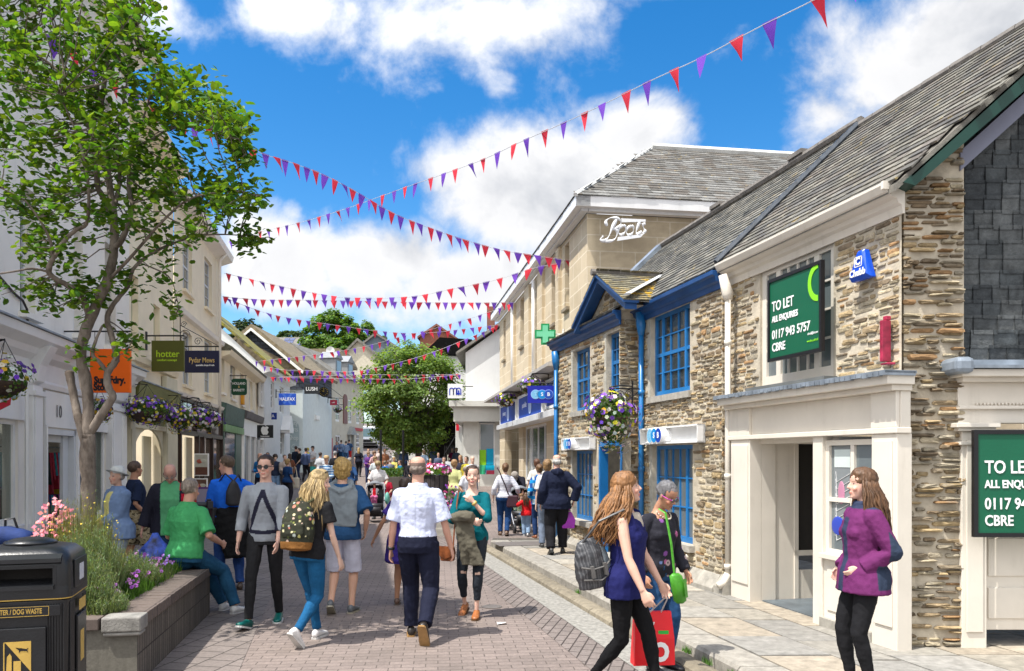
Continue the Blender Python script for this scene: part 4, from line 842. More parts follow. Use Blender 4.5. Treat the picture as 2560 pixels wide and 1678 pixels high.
# stock seen through the shop glass: each rail of garments is a part of the shop
GARM = attr_mat('garment_cloth', .85, .3, 14, .2)
mb = MB(); rg = random.Random(3)
def garment_rail(u0, u1, w, z1, n):
    mb.col = (.3,.3,.3); mb.tube([(u0,w,z1+.05),(u1,w,z1+.05)], .015, 5)
    for k in range(n):
        u = u0+(u1-u0)*(k+.5)/n; mb.col = rg.choice([(.5,.03,.06),(.02,.25,.3),(.6,.35,.02),(.03,.05,.2),(.02,.02,.02),(.5,.5,.5),(.55,.05,.3),(.02,.3,.1),(.05,.3,.5)]); L = rg.uniform(.4,.9); q = (u1-u0)/n*.45
        mb.loft([[(u-q,w-.2,z1-.05),(u+q,w-.2,z1-.05),(u+q,w+.2,z1-.05),(u-q,w+.2,z1-.05)],[(u-q*.8,w-.22,z1-L),(u+q,w-.22,z1-L),(u+q,w+.25,z1-L),(u-q*.8,w+.25,z1-L)]])
garment_rail(Lu(265), Lu(192), -.7, 1.9, 16); garment_rail(Lu(265), Lu(192), -.8, 1.1, 14); garment_rail(Lu(185), Lu(120), -1.2, 1.9, 8); garment_rail(Lu(108),Lu(88),-.7,1.3,4); garment_rail(Lu(30), UE-4, -.9, 1.5, 20)
mb.build('stock', GARM, L1)
mb = MB(); mb.box(.1,UE,-3.0,-2.9,-.1,2.85); mb.box(.1,UE,-3,-.2,-.1,.0); mb.box(.1,UE,-3,-.2,2.8,2.85); mb.build('interior', M('shop_interior', (.34,.30,.24), .9, .3, 3), L1)
mb = MB(); mb.smooth = True; u = Lu(292,.2); mb.tube([(u,.12,3.7),(u,.12,10.5)], .06, 8); mb.build('drainpipe', STUC, L1)
mb = MB(); u = Lu(61,.13); mb.tube([(u,.16,.1),(u,.16,2.75)], .025, 6); mb.build('cable_pipe', WHITEP, L1)
mb = MB(); mb.tube([(Lu(-10),.03,4.35),(Lu(30),.03,4.2),(Lu(52),.03,4.15),(Lu(62),.03,4.05),(Lu(64),.03,3.75)], .02, 6); mb.build('cable', IRON, L1)
# cream pair: olive shop and dark cafe
L2 = thing('cream_olive_shop', 'cream building with an olive green shopfront and arched doorway', 'building', WLF.world(0,0,0), WLF.a)
u2a = Lu(435); u2b = Lu(552)
h2 = [Lh(330,348,690,860), Lh(386,402,765,890), Lh(330,348,400,560), Lh(386,402,480,620)]
mb = MB(); dor = (Lu(404),Lu(331),.0,2.5); wall_face(mb, u2a, 0, -.3, 9.7, h2+[dor], -.02, .2); mb.build('wall', STUC2, L2)
for h in h2: window(L2, h, -.15, M('pale_green_blind', (.52,.50,.36), .7), cols=1, rows=2, fw=.05, glass=M('cream_blind', (.55,.52,.40), .8), sill=(.06, STUC2), meet=False)
mb = MB(); mb.prism([(-.02,9.45),(.35,9.6),(.4,9.8),(-.02,9.8)], u2a, 0, 'x'); mb.prism([(-.02,3.95),(.1,3.97),(.14,4.1),(-.02,4.12)], u2a, -.05, 'x'); mb.build('cornice', STUC2, L2)
mb = MB(); mb.prism([(0,2.56),(.05,2.56),(.22,3.5),(0,3.5)], u2a+.12, -.1, 'x'); mb.build('fascia', M('olive_paint', (.16,.17,.045), .5, .1, dirt=.2), L2)
mb = MB()
for pa, pb in ((325,312),(432,405)): mb.box(Lu(pa), Lu(pb), 0, .12, 0, 3.9); mb.box(Lu(pa)+.04, Lu(pb)-.04, .12,.14,.3,2.4)
mb.box(u2a+.1,-.05,0,.1,2.44,2.56); n=10; ax, ar = (dor[0]+dor[1])/2, (dor[1]-dor[0])/2
for k in range(n):
    a0, a1 = math.pi*k/n, math.pi*(k+1)/n; mb.prism([(ax+ar*math.cos(a0), 1.75+.7*math.sin(a0)),(ax+ar*math.cos(a1), 1.75+.7*math.sin(a1)),(ax+ar*math.cos(a1), 2.5),(ax+ar*math.cos(a0), 2.5)], -.02, .03)
mb.build('shopfront', M('cream_shopfront', (.58,.54,.40), .6, .06), L2, bevel=.006)
MB().box(u2a+.1,-.05,0,.26,3.5,3.53).build('lead_capping', LEAD, L2)
a,b,c,e = dor; mb = MB(); mb.box(a+(b-a)*.55,b-.06,-.3,-.26,0,2.3); mb.box(a+.04,a+(b-a)*.3,-.28,-.24,0,2.3); mb.box(a,b,-2.2,-2.1,0,2.5); o=mb.build('door', M('cream_shopfront', (.58,.54,.40)), L2)
MB().box(a+(b-a)*.62,b-.2,-.255,-.25,.8,2.1).box(a+(b-a)*.31,a+(b-a)*.54,-.9,-.88,0,2.3).build('pane', GLASS_P, o)
MB().box(a+(b-a)*.67,b-.32,-.245,-.24,1.25,1.6).build('notice', TXW, o)
L2b = thing('cream_cafe_building', 'cream building with dark brown glazed cafe front and tall sash windows', 'building', WLF.world(0,0,0), WLF.a)
h2 = [Lh(457,480,600,732), Lh(511,530,651,775), Lh(457,480,832,965), Lh(511,530,852,985)]
mb = MB(); wall_face(mb, u2b, u2a, -.3, 9.2, h2+[(u2b+.3,u2a-.3,.0,3.45)], 0, .2); mb.quad((u2b,0,-.3),(u2b,0,9.2),(u2b,-7,9.2),(u2b,-7,-.3)); mb.build('wall', STUC2, L2b)
for h in h2: window(L2b, h, -.1, SASHG, cols=2, rows=4, fw=.06, glass=GLASS_P, sill=(.1, STUC2))
mb = MB(); mb.prism([(0,8.9),(.4,9.05),(.45,9.25),(0,9.3)], u2b-.1, u2a, 'x'); mb.prism([(0,5.85),(.12,5.9),(.16,6.02),(0,6.05)], u2b, u2a, 'x'); mb.prism([(0,3.5),(.1,3.52),(.14,3.62),(0,3.66)], u2b, u2a, 'x'); mb.build('string_course', STUC, L2b)
BRN = M('dark_brown_frame', (.035,.02,.015), .4, .1); mb = MB(); ua, ub_ = u2b+.25, u2a-.15
mb.box(ua,ub_,0,.12,2.42,2.56); mb.box(ua,ub_,0,.12,3.4,3.48); L = ub_-ua
for k in (0,.33,.66,.985): mb.box(ua+L*k,ua+L*k+.07,.02,.13,2.5,3.45)
for k in (0,.28,.5,.62,.97): mb.box(ua+L*k,ua+L*k+.13,.0,.14,0,2.45)
mb.box(ua,ua+L*.28,0,.1,0,.5); mb.build('shopfront', BRN, L2b)
MB().box(ua+.05,ub_-.05,.03,.05,2.5,3.44).build('fascia_glass', glass_mat('brown_glass', (.10,.075,.06), .06), L2b)
MB().box(ua+.05,ua+L*.28,.0,.02,.5,2.42).box(ua+L*.3,ua+L*.5,.0,.02,.1,2.42).build('shop_pane', glass_mat('warm_glass', (.14,.11,.08), .05), L2b)
MB().box(ua+L*.66,ub_-.05,-.5,-.45,0,2.42).box(ua+L*.5,ua+L*.63,-.3,-.25,0,2.4).build('cream_panel', M('cream_shopfront', (.58,.54,.40)), L2b)
mb = MB(); mb.smooth = True; u = Lu(549,.15); mb.tube([(u,.15,3.0),(u,.15,8.8),(u,.4,9.1)], .06, 8); mb.build('drainpipe', STUC, L2b)
# cream building with the green and the white shop
L3 = thing('green_and_white_shops', 'long cream building with a dark green shop and a white shop at street level', 'building', WLF.world(0,0,0), WLF.a); u3 = Lu(646)
h3 = [Lh(556,563,885,982), Lh(578,590,908,998), Lh(602,611,935,1012), Lh(625,633,954,1026)]
mb = MB(); wall_face(mb, u3, u2b, -.3, 5.75, h3+[(u3+.5,u2b-.3,.3,3.0)], -.03, .2); mb.build('wall', STUC2, L3)
for h in h3: window(L3, h, -.14, WHITEP, cols=2, rows=4, fw=.07, glass=GLASS_P, sill=(.05, STUC))
MB().prism([(.35,5.75),(.42,5.9),(-3.2,8.0),(-3.2,5.75)], u3-.1, u2b, 'x').build('roof', M('mossy_roof_dark', (.15,.145,.10), .95, .4, 6, .6), L3)
MB().prism([(-.03,5.5),(.3,5.62),(.38,5.8),(-.03,5.8)], u3-.1, u2b, 'x').build('eaves', STUC2, L3)
ug = Lu(601); mb = MB(); mb.prism([(0,3.0),(.14,3.05),(.2,3.8),(0,3.85)], ug, u2b-.02, 'x'); mb.build('green_fascia', M('grey_green_boards', (.06,.11,.09), .6, .3, 9, .2, dirt=.3), L3)
MB().box(ug,u2b-.05,.02,.16,2.75,3.02).build('green_band', M('leaf_green_panel', (.16,.30,.12), .5, .2), L3)
mb = MB(); mb.box(ug+.2,ug+1.7,.0,.05,.2,2.75); mb.box(u2b-.25,u2b-.05,0,.1,.2,2.75); mb.build('green_door', M('bottle_green', (.005,.06,.04), .4), L3); MB().box(ug+1.8,u2b-.3,.0,.03,.5,2.75).build('shop_pane', GLASS_P, L3)
mb = MB(); mb.prism([(0,3.45),(.25,3.5),(.3,3.8),(0,3.9)], u3, ug, 'x'); mb.build('dark_cornice', M('grey_boards', (.11,.10,.10), .7, .3), L3)
mb = MB(); mb.box(u3,ug,0,.12,2.75,3.5); [mb.box(u3+(ug-u3)*k,u3+(ug-u3)*k+.14,0,.14,.2,2.75) for k in (0,.3,.62,.96)]; mb.build('white_shopfront', WHITEP, L3); MB().box(u3+.1,ug-.1,.0,.03,.5,2.75).build('shop_pane', GLASS_P, L3)
t = thing('alarm_box', 'yellow alarm box high on the cream wall under the round green hanging sign', 'alarm box', WLF.world(Lu(602),.0,WLF.pt(602,1012)[1]), WLF.a); MB().box(-.15,.15,0,.15,0,.45).build('case', M('alarm_yellow', (.65,.30,.02), .5), t, bevel=.03)
# white house with mossy roof
W4b = Wall(-13.6, 49, .9, -8); G = gz(45)
L4 = W4b.root('white_house_mossy_roof', 'white rendered house with a moss-covered slate roof and white gable above the cream shops', 'building')
def H4(pa, pb, ya, yb): a, b = W4b.U(pa)[0], W4b.U(pb)[0]; pm=(pa+pb)/2; return (min(a,b),max(a,b),W4b.pt(pm,yb)[1],W4b.pt(pm,ya)[1])
hh4 = [H4(653,662,942,1018),H4(677,686,955,1024),H4(699,709,968,1034),H4(701,710,1075,1140),H4(650,661,1100,1180)]
mb = MB(); uE = 8.1; wall_face(mb, 0, uE, 0, 6.35, hh4, 0, .15); mb.prism([(0,0),(0,6.35),(-3.7,9.85),(-7.4,6.35),(-7.4,0)], uE, uE-.2, 'x'); mb.build('wall', M('white_render', (.72,.73,.73)), L4)
for h in hh4: window(L4, h, -.1, WHITEP, cols=2, rows=4, fw=.09, glass=GLASS_P)
MB().prism([(0,6.1),(.35,6.2),(.4,6.4),(0,6.45)], 0, uE, 'x').build('eaves', WHITEP, L4)
t_ = NT('mossy_slate'); b = t_.N.new('ShaderNodeTexBrick'); t_.lk(t_.mp((1,0,1.4), (R(90),0,0)), b.inputs['Vector']); b.inputs['Scale'].default_value=1; b.inputs['Brick Width'].default_value=.3; b.inputs['Row Height'].default_value=.2; b.inputs['Mortar Size'].default_value=.02
b.inputs['Color1'].default_value=(.16,.15,.11,1); b.inputs['Color2'].default_value=(.12,.11,.09,1); b.inputs['Mortar'].default_value=(.06,.055,.04,1); MOSS = t_.fin(t_.mix(t_.rng(t_.noise(2.5,7,.7),.38,.58), b.outputs[0], (.27,.24,.035)), .95)
mb = MB(); mb.prism([(.45,6.35),(.5,6.45),(-3.7,10.1),(-8,6.3),(-8,6.15),(-3.7,9.9)], -.2, uE+.15, 'x'); mb.build('roof', MOSS, L4)
mb = MB(); mb.box(uE-2.6,uE-1.2,-4.4,-3.4,9,11.4); mb.box(uE-2.7,uE-1.1,-4.5,-3.3,11.2,11.5); mb.build('chimney', M('stained_chimney', (.5,.47,.4), .9, .3, 3, .3, dirt=.9, dcol=(.2,.13,.04)), L4)
mb = MB(); mb.box(1.8,3.2,0,.5,3.2,3.35); mb.prism([(1.7,3.35),(3.3,3.35),(2.5,4.2)], 0, .5); mb.build('door_canopy', WHITEP, L4)
# slate-hung gable with pale lower wall and mural
L5 = thing('slate_gabled_house', 'tall house with dark slate-hung gable and pale lower wall carrying a grey arch', 'building', (-13.1, 50, 0), 0)
def x5(px): return X(px,50)+13.1
def zz5(py): return EYE+(HY-py)/FPX*50
mb = MB(); mb.prism([(x5(757),0),(x5(757),zz5(974)),(x5(560),zz5(974)),(x5(560),0)], 0, 8); mb.build('wall', M('pale_blue_render', (.60,.67,.68), .85, .05, dirt=.2), L5)
mb = MB(); mb.prism([(x5(757),zz5(974)),(x5(757),zz5(925)),(x5(633),zz5(826)),(x5(510),zz5(925)),(x5(510),zz5(974))], -.06, 8); mb.build('slate_gable', brick('gable_slates',.35,.22,(.075,.09,.115),(.055,.065,.085),(.02,.02,.03),R(0),.02,axis=(1,1,1)), L5)
gs = bpy.data.materials['gable_slates']; nt = gs.node_tree; mpn = [n for n in nt.nodes if n.type == 'MAPPING'][0]; mpn.inputs['Rotation'].default_value = (R(-90),0,0)
mb = MB(); mb.prism([(x5(764),zz5(928)),(x5(633),zz5(822)),(x5(505),zz5(922)),(x5(505),zz5(915)),(x5(633),zz5(812)),(x5(767),zz5(920))], -.4, 9); mb.build('roof', M('brown_lichen_roof', (.21,.17,.11), .95, .35, 5, .5), L5)
mb = MB(); mb.prism([(x5(761),zz5(936)),(x5(633),zz5(829)),(x5(605),zz5(852)),(x5(605),zz5(846)),(x5(633),zz5(822)),(x5(763),zz5(929))], -.45, -.38); mb.build('bargeboard', WHITEP, L5)
mb = MB(); n=12; cx_, r_ = x5(729), 19/FPX*50
mb.prism([(cx_-r_,zz5(1205)),(cx_-r_,zz5(1070))]+[(cx_-r_*math.cos(math.pi*k/n), zz5(1070)+r_*math.sin(math.pi*k/n)) for k in range(n+1)]+[(cx_+r_,zz5(1205))], -.03, 0); mb.build('arch_mural', flat('mural_grey', (.36,.45,.48)), L5)
for k,(s_,py) in enumerate((('City',1058),('Arts',1074),('Shop',1095),('The Centre',1118),('Cafe',1140),('Gallery',1160))): text(L5, s_, MS(x5(735),-.05,zz5(py)), .42, flat('mural_white',(.7,.75,.75)), .01, .7)
W6 = Wall(-13.7, 57.5, .6, -7.5); hs = []
mb = MB(); L6 = W6.root('pale_blue_terrace', 'narrow pale blue terraced shop with white sash windows beside the slate gable', 'building')
def H6(pa, pb, ya, yb): a, b = W6.U(pa)[0], W6.U(pb)[0]; pm=(pa+pb)/2; return (min(a,b),max(a,b),W6.pt(pm,yb)[1],W6.pt(pm,ya)[1])
hs = [H6(766,771,985,1012),H6(776,781,985,1015),H6(787,792,990,1018),H6(768,775,1070,1150),H6(782,789,1070,1150)]
wall_face(mb, 0, 7.5, 0, 7.2, hs, 0, .1); mb.quad((0,0,0),(0,0,7.2),(0,-6,7.2),(0,-6,0)); mb.build('wall', M('pale_blue_render', (.60,.67,.68)), L6)
for h in hs: window(L6, h, -.05, WHITEP, cols=2, rows=4, fw=.1, glass=GLASS_P)
MB().prism([(.4,7.1),(-4,9.3),(-4,7.1)],-.1,7.6,'x').build('roof', M('brown_lichen_roof', (.21,.17,.11)), L6)
MB().prism([(0,4.2),(.4,4.3),(.4,4.6),(0,4.7)],3.2,4.6,'x').box(3.3,3.5,0,.2,1.2,4.2).box(4.3,4.5,0,.2,1.2,4.2).build('door_surround', WHITEP, L6)
# curved cream row
for i, (xa_, ya_, xb_, yb_, lab, base, col, hgt, hol_) in enumerate((
    (-14.3,63.5,-13.75,58,'narrow tan shop with red front and bracket clock','red',(.40,.34,.25),8.0,[(1.2,2.0,3.6,5.3),(3.5,4.3,3.6,5.3)]),
    (-13.25,71.2,-14.35,63.6,'cream house with white sashes, dormers and an arched brown sign','cream',(.56,.52,.42),8.4,[(.9,1.8,4.7,6.7),(2.9,3.8,4.7,6.7),(5.8,6.8,4.7,6.7),(.9,1.8,2.2,3.9),(5.6,6.8,1.6,3.6)]),
    )):
    Wc = Wall(xa_, ya_, xb_-xa_, yb_-ya_); L = math.hypot(xb_-xa_, yb_-ya_); b_ = Wc.root('terraced_house', lab, 'building', 'houses round the far bend')
    mb = MB(); wall_face(mb, 0, L, 0, hgt, hol_, 0, .12); mb.quad((0,0,0),(0,0,hgt),(0,-6,hgt),(0,-6,0)); mb.quad((L,0,0),(L,-6,0),(L,-6,hgt),(L,0,hgt)); mb.build('wall', M('row_render_'+base, col, .9, .08, 2, .1, dirt=.3), b_)
    for h in hol_: window(b_, h, -.05, WHITEP, cols=2, rows=4, fw=.12, bw=.05, glass=GLASS)
    MB().prism([(.4,hgt-.1),(-3.4,hgt+2.6),(-7,hgt-.1)],-.1,L+.1,'x').build('roof', M('far_slate', (.17,.16,.14), .9, .35, 3, .4), b_)
    if base != 'red':
        for q in (.25,.62): mb = MB(); mb.box(L*q-.7,L*q+.7,-1.8,-.5,hgt+.3,hgt+1.6); mb.prism([(L*q-.85,hgt+1.6),(L*q+.85,hgt+1.6),(L*q,hgt+2.2)],-1.9,-.4); o=mb.build('dormer', SLATE_W if False else M('dormer_grey',(.25,.26,.27)), b_); MB().box(L*q-.45,L*q+.45,-.5,-.46,hgt+.5,hgt+1.4).build('pane', M('dormer_blue',(.25,.38,.5),.3), o)
    else: MB().box(.6,4.8,0,.15,1.3,3.3).build('red_shopfront', M('shop_red', (.42,.02,.03), .5), b_)
    if base == 'cream': mb=MB(); mb.box(2.9,3.05,0,.2,1.3,3.7); mb.box(3.85,4.0,0,.2,1.3,3.7); mb.prism([(2.7,3.7),(4.2,3.7),(3.45,4.4)],0,.4); mb.build('pediment', M('pediment_grey',(.3,.31,.3)), b_); MB().box(.4,2.6,0,.12,4.1,4.35).build('red_fascia', M('shop_red', (.42,.02,.03)), b_)
    if base == 'cream': MB().prism([(4.2,4.6),(5.1,4.6),(5.1,6.6)]+[(4.65+.45*math.cos(math.pi*k/8),6.6+.45*math.sin(math.pi*k/8)) for k in range(9)],.0,.08).build('brown_sign', flat('sign_brown',(.18,.07,.06)), b_)
# hill houses far behind
def far_house(name, lab, Z, pts_wall, mat_, depth=8, roof=None, rmat=None):
    cx_ = sum(p[0] for p in pts_wall)/len(pts_wall); o = thing(name, lab, 'house', (X(cx_,Z), Z, gz(Z)-2)); q = [(X(px,Z)-X(cx_,Z), EYE+(HY-py)/FPX*Z-gz(Z)+2) for px, py in pts_wall]
    MB().prism(q, 0, depth).build('wall', mat_, o)
    if roof: q = [(X(px,Z)-X(cx_,Z), EYE+(HY-py)/FPX*Z-gz(Z)+2) for px, py in roof]; MB().prism(q, -.4, depth+.3).build('roof', rmat, o)
    return o
FS = M('far_slate', (.17,.16,.14)); far_house('stone_gabled_house','pale stone gabled house on the hill left of the round tree',92,[(845,960),(845,900),(895,852),(960,905),(960,960)],M('far_stone',(.52,.48,.38),.9,.15,4,.3),9,[(838,903),(895,846),(968,905),(968,912),(895,853),(838,910)],FS)
far_house('slate_gabled_house_far','blue-grey slate-hung gable above the round tree, left side',108,[(912,960),(912,856),(940,836),(998,872),(998,960)],M('far_slate_wall',(.13,.165,.20),.9,.2,5),9,[(906,858),(940,831),(1003,872),(1003,877),(940,837),(906,863)],FS)
far_house('red_brick_gabled_house','red brick gabled house with chimney on the hill right of the tree top',112,[(1050,960),(1050,838),(1092,815),(1155,858),(1155,960)],M('far_red_brick',(.25,.095,.06),.9,.2,3),9,[(1044,842),(1092,810),(1162,858),(1162,862),(1092,816),(1044,847)],M('red_tile',(.19,.085,.06),.9))
o = far_house('slate_roofed_house','grey slate roofed house with red-tipped ridge next to the white gabled shop',100,[(1140,960),(1140,880),(1200,850),(1250,850),(1250,960)],M('far_stone',(.52,.48,.38)),6,[(1135,885),(1165,852),(1260,848),(1260,885)],FS)
MB().box(1.0,2.0,2,3,12,19.2).build('chimney', M('red_tile',(.28,.09,.05)), o)
o = far_house('solar_roofed_hall','long white hall on the hill with rows of solar panels on its roof',125,[(640,960),(640,868),(830,868),(830,960)],M('far_white',(.62,.63,.62),.9),8)
Z=125; q=lambda px,py,d=0:(X(px,Z)-X(735,Z), d, EYE+(HY-py)/FPX*Z-gz(Z)+2)
MB().quad(q(640,869,-.3),q(832,869,-.3),q(825,834,4),q(632,834,4)).build('roof', FS, o)
for r_ in range(3):
    for c_ in range(8):
        if c_ == 2: continue
        mb = MB(); a_ = .06+.3*r_; f=lambda px,v: Vector(q(px, 869-35*v, -.3+4.3*v-.12)); x0_=700+13.5*c_-3*a_; mb.quad(f(x0_,a_),f(x0_+12.2,a_),f(x0_+12,a_+.26),f(x0_-.2,a_+.26)); mb.build('solar_panel', M('solar_panel',(.13,.14,.22),.25,.1), o)
far_house('dark_slate_house','low dark-roofed house behind the tan far shops',80,[(780,1000),(780,905),(850,905),(850,1000)],M('far_stone',(.52,.48,.38)),5,[(742,912),(762,874),(850,872),(868,905),(868,912)],M('brown_lichen_roof', (.21,.17,.11)))
t = thing('satellite_dish', 'white satellite dish on the far roofs', 'dish', P(826,877,79)); mb = MB(); mb.lathe([(.001,.08),(.25,.03),(.42,-.06),(.001,.06)], n=16, ax='y'); mb.build('dish', WHITEP, t)
# ---------------------------------------------------------------- hanging signs on the left
def hsign(name, lab, px0, px1, py0, py1, Z, mat_, lines=(), side=-1, arm=True, rings=False, shape=None, bracket='plain'):
    c = P((px0+px1)/2, (py0+py1)/2, Z); w_, h_ = (px1-px0)/FPX*Z/2, (py1-py0)/FPX*Z/2; t = thing(name, lab, 'sign', c)
    if shape: MB().prism(shape(w_, h_), -.03, .03).build('panel', mat_, t)
    else: MB().box(-w_,w_,-.03,.03,-h_,h_).build('panel', mat_, t, bevel=.004)
    for (s_, x, z, sz, m_, sx) in lines: text(t, s_, MS(x*w_, -.034, z*h_), sz*h_, m_, .003, sx, (.022 if sz == .44 else .006)*h_)
    mb = MB(); y_ = h_+.12
    if arm:
        xw = side*(w_+.14); mb.tube([(xw,0,y_),(-side*w_*.98,0,y_)], .02, 6); mb.box(xw-.02,xw+.02,-.03,.03,y_-.35,y_+.1)
        for x in (-.8,.8): mb.tube([(x*w_,0,h_),(x*w_,0,y_)], .008, 5)
        if bracket == 'scroll':
            mb.tube([(xw,0,y_),(xw,0,y_+.85)], .014, 6); mb.tube([(xw,0,y_+.6),(-side*w_*.9,0,y_+.03)], .01, 5)
            for cx_, cz, r0 in ((xw-side*.12,y_+.32,.16),(xw-side*.5,y_+.14,.12),(xw-side*.1,y_+.62,.09)): mb.tube([(cx_+r0*(1-k/22)*math.cos(k*.55),0,cz+r0*(1-k/22)*math.sin(k*.55)) for k in range(20)], .009, 5)
    if rings: [mb.tube([(x*w_,0,h_),(x*w_,0,h_+.3)], .006, 5) for x in (-.8,.75)]; mb.tube([(-w_-.6,0,h_+.31),(w_,0,h_+.31)], .015, 6)
    mb.build('bracket', IRON, t); return t
Y1 = flat('lime_yellow',(.42,.62,.02)); hsign('hanging_sign','olive green square shop sign with lime lettering on a black arm',380,461,852,929,19.4,flat('olive_sign',(.085,.09,.012)),[('hotter',0,.12,.62,Y1,.95),('comfort concept',-.05,-.27,.2,Y1,.95)])
GT = flat('sign_gold',(.62,.44,.16)); hsign('hanging_sign','navy cafe sign with gold script lettering on a scrolled iron bracket',463,548,877,932,22.6,flat('navy_sign',(.012,.014,.05)),[('Pydar Mews',0,.12,.66,GT,.72),('specialist shops & cafe',.2,-.33,.22,TXW,.85)],bracket='scroll')
hsign('hanging_sign','large orange square shop sign behind the tree trunk with black lettering',227,327,873,982,14.0,flat('orange_sign',(.85,.13,.0)),[('Superdry.',-.0,-.44,.44,TXK,.84),('Store.',-.32,-.76,.44,TXK,.84),('極度乾燥',.0,-.28,.07,TXK,1)],arm=False,rings=True)
oc = lambda w,h: [(-w,-h*.8),(-w*.8,-h),(w*.8,-h),(w,-h*.8),(w,h*.8),(w*.8,h),(-w*.8,h),(-w,h*.8)]
hsign('hanging_sign','dark green cornered shop sign with three lines of gold capitals',579,617,947,988,32,flat('bottle_sign',(.005,.06,.03)),[('HOLLAND',0,.4,.42,TXW,.8),('&',0,0,.4,GT,.8),('BARRETT',0,-.42,.42,TXW,.8)],shape=oc)
t = hsign('hanging_sign','black square sign with white apple mark beside the white house door',643,683,1063,1095,35,flat('black_sign',(.02,.02,.022)),[('Premium Reseller',0,-.75,.24,TXW,.8)],arm=False)
mb = MB(); k = .22; mb.prism([(.30*math.sin(a)*k*(1+.12*math.cos(2*a)), .30*math.cos(a)*k*(1-.18*abs(math.cos(a))**4)) for a in [i*.2618 for i in range(24)]], -.05,-.035); mb = MB()
ap = [(0,.62),(.25,.78),(.55,.72),(.72,.5),(.52,.28),(.5,-.02),(.72,-.3),(.5,-.78),(.25,-.92),(0,-.82),(-.25,-.92),(-.55,-.72),(-.78,-.1),(-.72,.45),(-.45,.75),(-.2,.74)]
mb.prism([(x*k,z*k+.05) for x,z in ap],-.045,-.03); mb.prism([(x*k,z*k+.05) for x,z in ((0,.85),(.12,1.15),(.35,1.25),(.28,.98))],-.045,-.03); mb.build('apple_mark', TXW, t)
t = hsign('hanging_sign','bright blue bank sign with white capitals and a pale crossed X',697,740,984,1013,41,flat('halifax_blue',(.01,.07,.45)),[('HALIFAX',0,0,.84,TXW,.80)],bracket='plain')
mb = MB(); mb.prism([(-.28,-.28),(-.16,-.28),(.28,.28),(.16,.28)],-.032,-.0305); mb.prism([(.28,-.28),(.16,-.28),(-.28,.28),(-.16,.28)],-.0335,-.032); mb.build('cross_mark', flat('mid_pale_blue',(.05,.14,.52)), t)
hsign('hanging_sign','black sign with heavy white capitals beside the round clock',761,798,961,985,48,flat('lush_black',(.015,.017,.02)),[('LUSH',0,0,1.1,TXW,.95)],arm=False)
hsign('hanging_sign','small crimson sign above the far flower basket',825,843,1000,1013,56,flat('crimson',(.35,.02,.05)),[('cafe',0,0,.8,TXW,1)])
hsign('wall_sign','small dark blue square sign over the white house door',674,692,1032,1049,43,flat('navy_blue_sign',(.01,.04,.25)),[('A',0,0,1.3,TXW,1)],arm=False)
hsign('wall_sign','white board with grey script hung on the tan far shop',800,826,1075,1108,57.5,flat('white_board',(.68,.72,.75)),[('Lettings',0,.2,.5,flat('gr',(.3,.32,.36)),.8),('shop',0,-.3,.4,flat('gr',(.3,.32,.36)),.8)],arm=False)
t = thing('bracket_clock', 'round black clock with gold hands on an iron bracket', 'clock', P(811,980,54)); k = 11/FPX*54
mb = MB(); mb.lathe([(.001,-.16),(k*1.1,-.14),(k*1.2,-.0),(k*1.1,.14),(.001,.16)], n=24, ax='y'); mb.build('case', IRON, t)
mb = MB(); mb.prism([(-.02,0),(.02,0),(.01,k*.8),(-.01,k*.8)],-.19,-.165); mb.M = Matrix.Rotation(R(-60),4,'Y'); mb.prism([(-.03,0),(.03,0),(.01,k*.5),(-.01,k*.5)],-.19,-.165); mb.M = None
for i in range(12): a = i*math.pi/6; mb.box(k*.85*math.cos(a)-.02,k*.85*math.cos(a)+.02,-.18,-.16,k*.85*math.sin(a)-.02,k*.85*math.sin(a)+.02)
mb.build('hands', M('gold_leaf',(.6,.42,.08),.4,metal=.6), t)
mb = MB(); mb.tube([(0,0,k),(0,0,k+.25)], .02, 5); mb.tube([(-.2,.5,k+.25),(.1,0,k+.25)], .025, 5); mb.tube([(.1,0,-.35),(1.3,0,-.45)], .025, 5); mb.tube([(0,0,k+.3),(1.3,0,-.4)], .015, 5); mb.build('bracket', IRON, t)
# ================================================================ foliage
def leaf_mat(name, trans=.35):
    t = NT(name); c = t.attr(); tl = t.N.new('ShaderNodeBsdfTranslucent'); n = t.N.new('ShaderNodeMix'); n.data_type='RGBA'; n.blend_type='MULTIPLY'; n.inputs[0].default_value=1
    t.lk(c, n.inputs[6]); n.inputs[7].default_value = (1.6,1.5,.5,1); t.lk(n.outputs[2], tl.inputs[0]); mx = t.N.new('ShaderNodeMixShader'); mx.inputs[0].default_value = trans
    t.fin(c, .5, 0, .35); t.lk(t.b.outputs[0], mx.inputs[1]); t.lk(tl.outputs[0], mx.inputs[2]); t.lk(mx.outputs[0], t.N['Material Output'].inputs[0]); return t.m
LEAF = leaf_mat('leaf', .45); PETAL = attr_mat('petal', .6, .1, 5, 0)
BARK = (lambda t: (t.bump(t.noise(20, 8, .7, t.mp((1,1,.35))), .7, .02), t.fin(t.mix(t.rng(t.noise(9, 6, .65, t.mp((1,1,.5))), .4, .62), (.22,.185,.155), (.10,.08,.066)), .95, 0, .1))[1])(NT('bark'))
